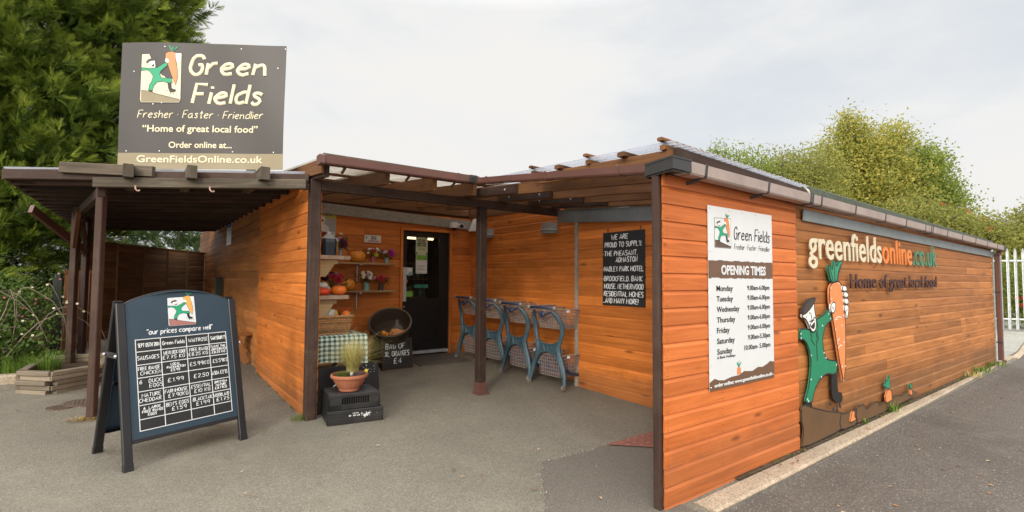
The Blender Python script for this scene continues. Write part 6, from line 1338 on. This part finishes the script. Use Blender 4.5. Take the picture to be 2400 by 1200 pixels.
def frond_tree(name, label, blobs, nb, size, mat, trunk, seed, group=None, up=.55, cat='tree', bark=None, per=28):
    """conifer: nb boughs, each a feathery plume of flat sprays; the young tips of a plume are lighter"""
    g = np.random.default_rng(seed); P, NN, cl, k = blob_points(g, blobs, nb, .38)
    D = nrm(NN * .8 + np.array([0, 0, up]) + g.normal(size=(nb, 3)) * .38); S = nrm(np.cross(D, g.normal(size=(nb, 3)))); L = size * g.uniform(.6, 1.35, nb); bt = g.random(nb)
    own = np.repeat(np.arange(nb), per); n = len(own); u = g.random(n) ** .8; th = g.random(n) * 2 * np.pi; W = np.cross(D, S)
    rad = (L[own] * .34) * (1.05 - u) ** .8 * np.sqrt(g.random(n)); rd = S[own] * np.cos(th)[:, None] + W[own] * np.sin(th)[:, None] * .55
    p = P[own] + D[own] * (L[own] * u)[:, None] + rd * rad[:, None] - np.array([0, 0, .10]) * (u * L[own])[:, None]
    d = nrm(D[own] * .9 + rd * .55 + g.normal(size=(n, 3)) * .22); side = nrm(np.cross(d, W[own] + g.normal(size=(n, 3)) * .35)); s = size * .42 * g.uniform(.55, 1.2, n)
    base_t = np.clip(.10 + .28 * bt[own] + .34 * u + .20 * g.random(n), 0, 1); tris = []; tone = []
    def add(a, b, c, tt): tris.append(np.stack([a, b, c], 1)); tone.append(tt)
    add(p - side * (s * .05)[:, None], p + side * (s * .05)[:, None], p + d * s[:, None], base_t)
    for j in range(4):
        o = p + d * (s * (.15 + .2 * j))[:, None]; Lj = s * (.50 - .09 * j)
        for sg in (-1, 1):
            d2 = nrm(d * .85 + side * sg * .55); w = d * (s * .055)[:, None]; add(o - w, o + w, o + d2 * (Lj * g.uniform(.7, 1.2, n))[:, None], np.clip(base_t + .05 * g.normal(size=n), 0, 1))
    V = np.stack(tris, 1).reshape(-1, 3); T = np.stack(tone, 1).ravel()
    t = thing(name, label, cat, trunk[0], group=group); mesh_np('crown', V, 3, T, mat, t); trunk_mesh(t, trunk, blobs, bark or M['bark'], seed); return t
def trunk_mesh(t, trunk, blobs, bark, seed):
    r = random.Random(seed); mb = MB(); a, b, ra = Vector(trunk[0]), Vector(trunk[1]), trunk[2]; mid = (a + b) / 2 + Vector((r.uniform(-.1, .1), r.uniform(-.1, .1), 0)); mb.tube([a - Vector((0, 0, .2)), a + Vector((0, 0, .3)), mid, b], [ra * 1.4, ra, ra * .75, ra * .3], 9)
    for c, rr in blobs:
        for q in range(3):
            e = Vector(c) + Vector((r.uniform(-.7, .7) * rr[0], r.uniform(-.7, .7) * rr[1], r.uniform(-.3, .7) * rr[2])); u = min(.95, max(.12, (e.z - a.z) / max(.1, b.z - a.z) * .7)); s_ = a + (b - a) * u; mb.tube([s_, (s_ + e) / 2 + Vector((0, 0, .15)), e], [ra * .35, ra * .2, ra * .05], 6)
    mb.build('trunk', bark, t, smooth=True)
def leaf_tree(name, label, blobs, n, size, mat, trunk, seed, group=None, cat='tree', bark=None, inner=.5, asp=.5, twigs=0, parent=None):
    g = np.random.default_rng(seed); p, nn, cl, k = blob_points(g, blobs, n, inner); n = len(p)
    # pull leaves into small sprays so that gaps open between them
    nc = max(20, n // 14); cp = p[g.choice(n, nc)]; own = g.integers(0, nc, n); far = g.random(n) < .25; q = cp[own] + g.normal(size=(n, 3)) * size * 1.7; p = np.where(far[:, None], p, q); tn = g.random(nc)
    d = nrm(g.normal(size=(n, 3)) + nn * .6 - np.array([0, 0, .2])); sd = nrm(np.cross(d, g.normal(size=(n, 3)))); s = size * g.uniform(.6, 1.25, n)
    a = p; b = p + d * (s * .5)[:, None] + sd * (s * asp * .5)[:, None]; c = p + d * s[:, None]; e = p + d * (s * .5)[:, None] - sd * (s * asp * .5)[:, None]
    V = np.stack([a, b, c, e], 1).reshape(-1, 3); T = np.clip(.62 * tn[own] + .16 * g.random(n) + .22 * cl, 0, 1)
    t = parent or thing(name, label, cat, trunk[0], group=group); mesh_np('crown' if cat == 'tree' else 'leaves', V, 4, T, mat, t)
    if trunk: trunk_mesh(t, trunk, blobs, bark or M['bark'], seed)
    if twigs:
        r = random.Random(seed); mb = MB()
        for i in range(twigs):
            c0, rr = blobs[r.randrange(len(blobs))]; dd = Vector((r.gauss(0, 1), r.gauss(0, 1), abs(r.gauss(0, 1)) + .3)).normalized(); s0 = Vector((c0[0] + dd.x * rr[0] * .4, c0[1] + dd.y * rr[1] * .4, c0[2] + dd.z * rr[2] * .4)); e = Vector((c0[0] + dd.x * rr[0] * 1.15, c0[1] + dd.y * rr[1] * 1.15, c0[2] + dd.z * rr[2] * 1.15)); mb.tube([s0, (s0 + e) / 2 + Vector((r.gauss(0, .03), r.gauss(0, .03), r.gauss(0, .03))), e], [.006 * size * 20, .004 * size * 20, .001], 5)
        mb.build('twigs', bark or M['bark'], t)
    return t
M['bark'] = paint('bark', (.085, .062, .045), .9, .3, 12.0, bmp=.4); M['twig'] = paint('dry_twigs', (.26, .20, .15), .85, .25, 8.0)
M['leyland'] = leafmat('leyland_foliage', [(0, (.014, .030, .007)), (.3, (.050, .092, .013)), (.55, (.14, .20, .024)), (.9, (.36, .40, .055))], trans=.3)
M['leyland_far'] = leafmat('far_conifer_foliage', [(0, (.035, .065, .025)), (.6, (.075, .12, .035)), (1, (.13, .17, .06))], trans=.2)
M['birch'] = leafmat('autumn_birch_leaves', [(0, (.16, .20, .045)), (.4, (.32, .33, .075)), (.75, (.50, .43, .09)), (1, (.66, .48, .09))], trans=.5)
M['hawthorn'] = leafmat('hawthorn_leaves', [(0, (.09, .14, .025)), (.5, (.22, .28, .05)), (1, (.42, .43, .09))], trans=.5)
M['olive'] = leafmat('olive_leaves', [(0, (.12, .15, .035)), (.5, (.27, .28, .065)), (1, (.48, .43, .11))], trans=.5)
M['bramble'] = leafmat('bramble_leaves', [(0, (.022, .042, .010)), (.45, (.065, .115, .020)), (.85, (.14, .20, .035)), (.93, (.42, .36, .05)), (1, (.34, .11, .08))])
M['lush'] = leafmat('lush_grass', [(0, (.06, .12, .015)), (.6, (.14, .24, .03)), (1, (.24, .33, .06))])
M['berry'] = paint('red_berries', (.45, .025, .015), .4, .2, 10.0); M['redflower'] = paint('red_flowers', (.55, .012, .02), .6, .2, 10.0)

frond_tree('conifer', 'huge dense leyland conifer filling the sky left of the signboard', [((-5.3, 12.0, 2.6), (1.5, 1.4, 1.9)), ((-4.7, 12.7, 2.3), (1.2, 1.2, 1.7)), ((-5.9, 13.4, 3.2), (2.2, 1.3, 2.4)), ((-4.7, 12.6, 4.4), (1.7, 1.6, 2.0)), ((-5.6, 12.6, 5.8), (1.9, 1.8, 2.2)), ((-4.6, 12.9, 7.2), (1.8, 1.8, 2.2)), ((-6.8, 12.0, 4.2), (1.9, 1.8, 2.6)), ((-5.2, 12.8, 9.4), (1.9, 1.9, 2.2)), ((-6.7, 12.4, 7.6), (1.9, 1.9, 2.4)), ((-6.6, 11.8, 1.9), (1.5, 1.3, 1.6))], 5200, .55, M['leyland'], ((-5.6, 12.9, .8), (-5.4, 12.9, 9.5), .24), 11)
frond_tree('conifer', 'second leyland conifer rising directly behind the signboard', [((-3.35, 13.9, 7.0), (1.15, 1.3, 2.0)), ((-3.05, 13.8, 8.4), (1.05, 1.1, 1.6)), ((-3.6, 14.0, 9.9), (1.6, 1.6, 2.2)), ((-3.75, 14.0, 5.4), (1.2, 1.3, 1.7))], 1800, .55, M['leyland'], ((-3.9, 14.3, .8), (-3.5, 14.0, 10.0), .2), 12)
frond_tree('conifer', 'low conifer seen under the lean-to left of the sky gap', [((-4.9, 34.1, 3.2), (1.9, 1.7, 2.6)), ((-5.1, 34.1, 5.4), (1.3, 1.3, 2.0))], 160, 1.1, M['leyland_far'], ((-4.8, 34.3, .3), (-4.8, 34.3, 5.5), .15), 13)
frond_tree('conifer', 'broad conifer seen under the lean-to right of the sky gap', [((-1.9, 34.1, 3.4), (1.5, 1.5, 2.6)), ((.1, 34.4, 3.2), (1.7, 1.6, 2.8)), ((-1.0, 34.2, 4.6), (1.6, 1.6, 2.2))], 320, 1.1, M['leyland_far'], ((-.9, 34.3, .3), (-.9, 34.3, 5.5), .2), 14)
leaf_tree('birch_tree', 'tall yellowing birch tree behind the long wall', [((21.4, 5.8, 6.0), (1.5, 1.5, 1.9)), ((21.2, 6.0, 7.2), (.85, .9, 1.2)), ((21.0, 6.1, 8.1), (.40, .40, .70)), ((22.2, 5.4, 6.9), (1.0, 1.0, 1.2)), ((20.6, 6.5, 6.5), (.9, .9, 1.2)), ((22.4, 5.2, 4.9), (1.7, 1.7, 1.6)), ((20.5, 6.5, 4.8), (1.4, 1.4, 1.7)), ((22.7, 4.9, 7.6), (.5, .5, .7))], 46000, .135, M['birch'], ((21.4, 5.8, .3), (21.0, 6.1, 8.4), .14), 21, bark=paint('birch_bark', (.45, .42, .38), .8, .3, 6.0), inner=.75)
leaf_tree('tree', 'dark green tree on the far side of the yellow birch', [((23.6, 4.8, 5.6), (1.2, 1.3, 1.8)), ((24.2, 4.3, 6.4), (.7, .8, 1.0)), ((24.3, 4.1, 4.7), (1.1, 1.1, 1.4)), ((23.8, 4.4, 3.9), (1.5, 1.5, 1.4)), ((24.8, 3.9, 5.2), (.5, .5, .7))], 34000, .14, M['hawthorn'], ((24.2, 4.3, .3), (24.2, 4.2, 7.0), .16), 22, inner=.75)
leaf_tree('hedge_shrub', 'bright green hedge shrub above the corner roof', [((13.3, 6.8, 5.0), (.8, .8, 1.0)), ((12.7, 7.1, 5.4), (.45, .45, .75)), ((14.2, 6.6, 5.0), (.7, .7, .95)), ((13.3, 6.8, 3.4), (1.5, 1.2, 1.5))], 20000, .10, M['hawthorn'], ((13.4, 6.9, .3), (13.4, 6.9, 5.2), .10), 23, cat='shrub', inner=.75, twigs=30)
leaf_tree('hedge_shrub', 'olive green hedge shrub between the bright shrub and the birch', [((15.3, 6.4, 5.1), (.9, .9, 1.1)), ((16.4, 6.1, 5.3), (.9, .9, 1.0)), ((17.5, 5.9, 5.3), (1.0, 1.0, 1.2)), ((16.6, 6.1, 3.4), (2.0, 1.5, 1.6))], 26000, .11, M['olive'], ((16.4, 6.2, .3), (16.4, 6.2, 5.4), .12), 24, cat='shrub', inner=.75, twigs=40)
def berries(t, blobs, n, r, mat, seed, nm='berries'):
    g = random.Random(seed); mb = MB()
    for i in range(n):
        c, rr = blobs[g.randrange(len(blobs))]; d = Vector((g.gauss(0, 1), g.gauss(0, 1), g.gauss(0, 1))).normalized(); p = (c[0] + d.x * rr[0] * 1.04, c[1] + d.y * rr[1] * 1.04, c[2] + d.z * rr[2] * 1.04)
        for j in range(4): mb.ball((p[0] + g.gauss(0, r * 1.6), p[1] + g.gauss(0, r * 1.6), p[2] + g.gauss(0, r * 1.6)), r, 6, 4)
    tag(mb.build(nm, mat, t), kind='stuff')
B1 = [((20.9, 3.4, 3.4), (1.3, 1.2, 1.0)), ((21.9, 2.7, 3.1), (1.1, 1.1, 1.0)), ((20.0, 3.9, 3.6), (1.2, 1.2, 1.1)), ((22.0, 2.6, 2.2), (1.6, 1.5, 1.6))]
t = leaf_tree('berry_bush', 'arching hawthorn bush with red berries beside the palisade fence', B1, 24000, .12, M['olive'], ((21, 3.1, .3), (21, 3.1, 3.8), .09), 25, cat='shrub', twigs=60); berries(t, B1, 46, .028, M['berry'], 4)
B2 = [((22.9, 1.9, 2.8), (1.3, 1.2, 1.2)), ((24.2, .9, 2.8), (1.4, 1.3, 1.3)), ((23.6, 1.3, 3.6), (.6, .6, .8)), ((23.0, 1.7, 1.6), (1.8, 1.5, 1.6))]
t = leaf_tree('berry_bush', 'loose hawthorn bush showing over the palisade fence', B2, 24000, .12, M['olive'], ((23.2, 1.5, .2), (23.4, 1.5, 3.6), .09), 26, cat='shrub', twigs=80); berries(t, B2, 22, .028, M['berry'], 5)
B3 = [((19.1, .55, .75), (.55, .6, .65)), ((18.8, 1.1, 1.5), (.5, .5, .7))]
t = leaf_tree('garden_shrub', 'low garden shrub with red flowers behind the palisade fence', B3, 4500, .10, M['hawthorn'], ((19.0, .8, .1), (19.0, .8, 1.6), .03), 27, cat='shrub', twigs=40, bark=M['twig'])
mb = MB(); g_ = random.Random(6)
for i in range(26): petals(mb, Vector((18.55 + g_.gauss(0, .12), .50 + g_.gauss(0, .22), .85 + g_.gauss(0, .22))), (-1, -.3, .3), .075)
mb.build('flowers', M['redflower'], t)
# scrub on the bank at the left
bb_ = [((-5.2, 7.6, .85), (.75, .55, .45)), ((-4.5, 7.3, .62), (.55, .45, .38)), ((-4.15, 7.7, .95), (.40, .40, .55)), ((-5.6, 8.2, 1.10), (.8, .6, .4)), ((-4.7, 8.2, .95), (.6, .5, .4)), ((-3.95, 7.25, .55), (.30, .3, .28)), ((-6.3, 7.9, .95), (.7, .6, .6)), ((-4.2, 8.3, 1.1), (.4, .4, .35))]
t = leaf_tree('bramble_thicket', 'tangled brambles and honeysuckle on the bank below the conifers', bb_, 15000, .062, M['bramble'], None or ((-4.9, 8.1, .5), (-4.9, 8.1, 1.2), .02), 31, cat='shrub', inner=.8, asp=.62, bark=M['twig'])
r = random.Random(33); mb = MB()
for i in range(95):
    x = r.uniform(-6.4, -3.9); y = r.uniform(7.0, 8.4); z0 = gz(x, y); L = r.uniform(.5, 1.3); a = r.random() * 6.28; h = r.uniform(.4, 1.1); pts = [(x + cos(a) * L * u + .04 * sin(u * 9), y + sin(a) * L * u * .5, z0 + .1 + h * (1 - (1.6 * u - .8) ** 2 / .64 * .75) + .03 * sin(u * 13 + i)) for u in [k / 8 for k in range(9)]]; mb.tube(pts, [.0065, .006, .0055, .005, .0045, .004, .0035, .003, .002], 5)
mb.build('dry_stems', M['twig'], t)
mb = MB()
for i in range(80): petals(mb, Vector((-5.0 + r.gauss(0, .75), 7.2 + r.gauss(0, .25), 1.05 + r.gauss(0, .25))), (r.gauss(0, .3), -1, .5), .018, 6)
mb.build('cream_flowers', M['pet_cream'], t)
mb = MB()
for i in range(30): petals(mb, Vector((-4.6 + r.gauss(0, .6), 7.3 + r.gauss(0, .25), 1.2 + r.gauss(0, .25))), (r.gauss(0, .3), -1, .5), .016, 5)
mb.build('pink_leaves', M['pet_pink'], t)
t = thing('grass_tuft', 'lush bright green grass clump behind the timber planter', 'grass clump', (-3.85, 6.6, .3)); mb = MB(); r = random.Random(41); blades(mb, Vector((-3.72, 6.55, gz(-3.7, 6.5) + .12)), 300, .32, .15, .9, .0045, r, .7); blades(mb, Vector((-4.05, 6.95, gz(-4, 6.9) + .05)), 420, .36, .28, .9, .0045, r, .7); mb.build('blades', M['lush'], t)
mb = MB(); r = random.Random(43)
for a, b in zip([(-7.5, 6.75), (-5.6, 6.72), (-4.6, 6.66)], [(-5.62, 6.72), (-4.62, 6.66), (-3.86, 6.6)]): mb.bar((a[0], a[1], gz(*a) + .02), (b[0], b[1], gz(*b) + .02), .16, .17, c=.02)
tag(mb.build('edging_kerb', M['concrete']), 'low worn concrete edging along the foot of the bramble bank', 'edging')
sheet('soil_bank', [(-14, 6.8), (-5.6, 6.75), (-3.9, 6.65), (-3.75, 7.0), (-3.6, 9.8), (-5, 14), (-14, 16)], M['soil'], .012)
# weeds along the kerb and at the screen's foot
def weed(lb, x, y, n, h, sp, seed, mat='lush'):
    t = thing('weed', lb, 'weed', (x, y, gz(x, y)), group='weeds growing along the kerb'); mb = MB(); r = random.Random(seed); blades(mb, Vector((x, y, gz(x, y) + .02)), n, h, sp, 1.0, .007, r, .6); mb.build('leaves', M[mat], t)
weed('bright green dandelion growing in the middle of the kerb joint', 4.20, -.07, 34, .16, .05, 1); weed('small weed rosette at the far end of the kerb', 8.35, -.07, 60, .14, .16, 2); weed('low weed tuft close to the brown downpipe', 9.35, -.07, 60, .13, .18, 3); weed('yellowing weed tuft spilling over the far kerb', 7.7, -.09, 40, .12, .12, 4, 'strawgrass'); weed('tiny weed by the broken carrot cut-out', 3.4, -.07, 12, .08, .03, 5)
t = thing('weed', 'mossy weed at the foot of the bright orange side screen', 'weed', (-1.45, 3.2, .1)); mb = MB(); blades(mb, Vector((-1.46, 3.22, gz(-1.4, 3.2) + .01)), 120, .06, .09, 1.0, .004, random.Random(9), .6); mb.build('leaves', M['moss'], t)

# loose grit and moss gathered along edges
M['grit'] = leafmat('loose_grit', [(0, (.07, .06, .05)), (.6, (.22, .19, .155)), (1, (.46, .42, .36))], trans=0)
mb = MB(); r = random.Random(77)
def stone(x, y, s_, up=.010):
    z = gz(x, y) + up; a = r.random() * 6.28; q = [(x + s_ * cos(a + k * 1.57) * r.uniform(.7, 1.2), y + s_ * sin(a + k * 1.57) * r.uniform(.7, 1.2)) for k in range(4)]; t = r.random(); top = (x, y, z + s_ * .8)
    for k in range(4): mb.poly([(*q[k], z), (*q[(k + 1) % 4], z), top], t=t)
for i in range(700):
    p = edge[r.randrange(len(edge))]; stone(p[0] + r.gauss(0, .025), p[1] + r.gauss(0, .025), r.uniform(.002, .006), .006)
for i in range(500): stone(r.uniform(.4, 10), -.255 - abs(r.gauss(0, .05)), r.uniform(.002, .006), .012)
for i in range(260): stone(-1.44 - abs(r.gauss(0, .05)), r.uniform(3.2, 5.9), r.uniform(.002, .006), .004)
for i in range(500): stone(r.uniform(-3, 2), r.uniform(-.6, 3.4), r.uniform(.0015, .004), .006)
tag(mb.build('loose_grit', M['grit']), 'loose stone chippings gathered along the tarmac edges', 'grit', kind='stuff')
mb = MB()
for i in range(60):
    x = r.uniform(1.0, 9.9); blades(mb, Vector((x, -.05 + r.gauss(0, .008), gz(x, 0) + .015)), 7, .028, .035, 1.0, .004, r, .6)
for i in range(26): y = r.uniform(3.2, 5.8); blades(mb, Vector((-1.425, y, gz(-1.4, y) + .002)), 7, .025, .03, 1.0, .004, r, .6)
tag(mb.build('moss', M['moss']), 'thin moss growing along the foot of the timber walls', 'moss', kind='stuff')
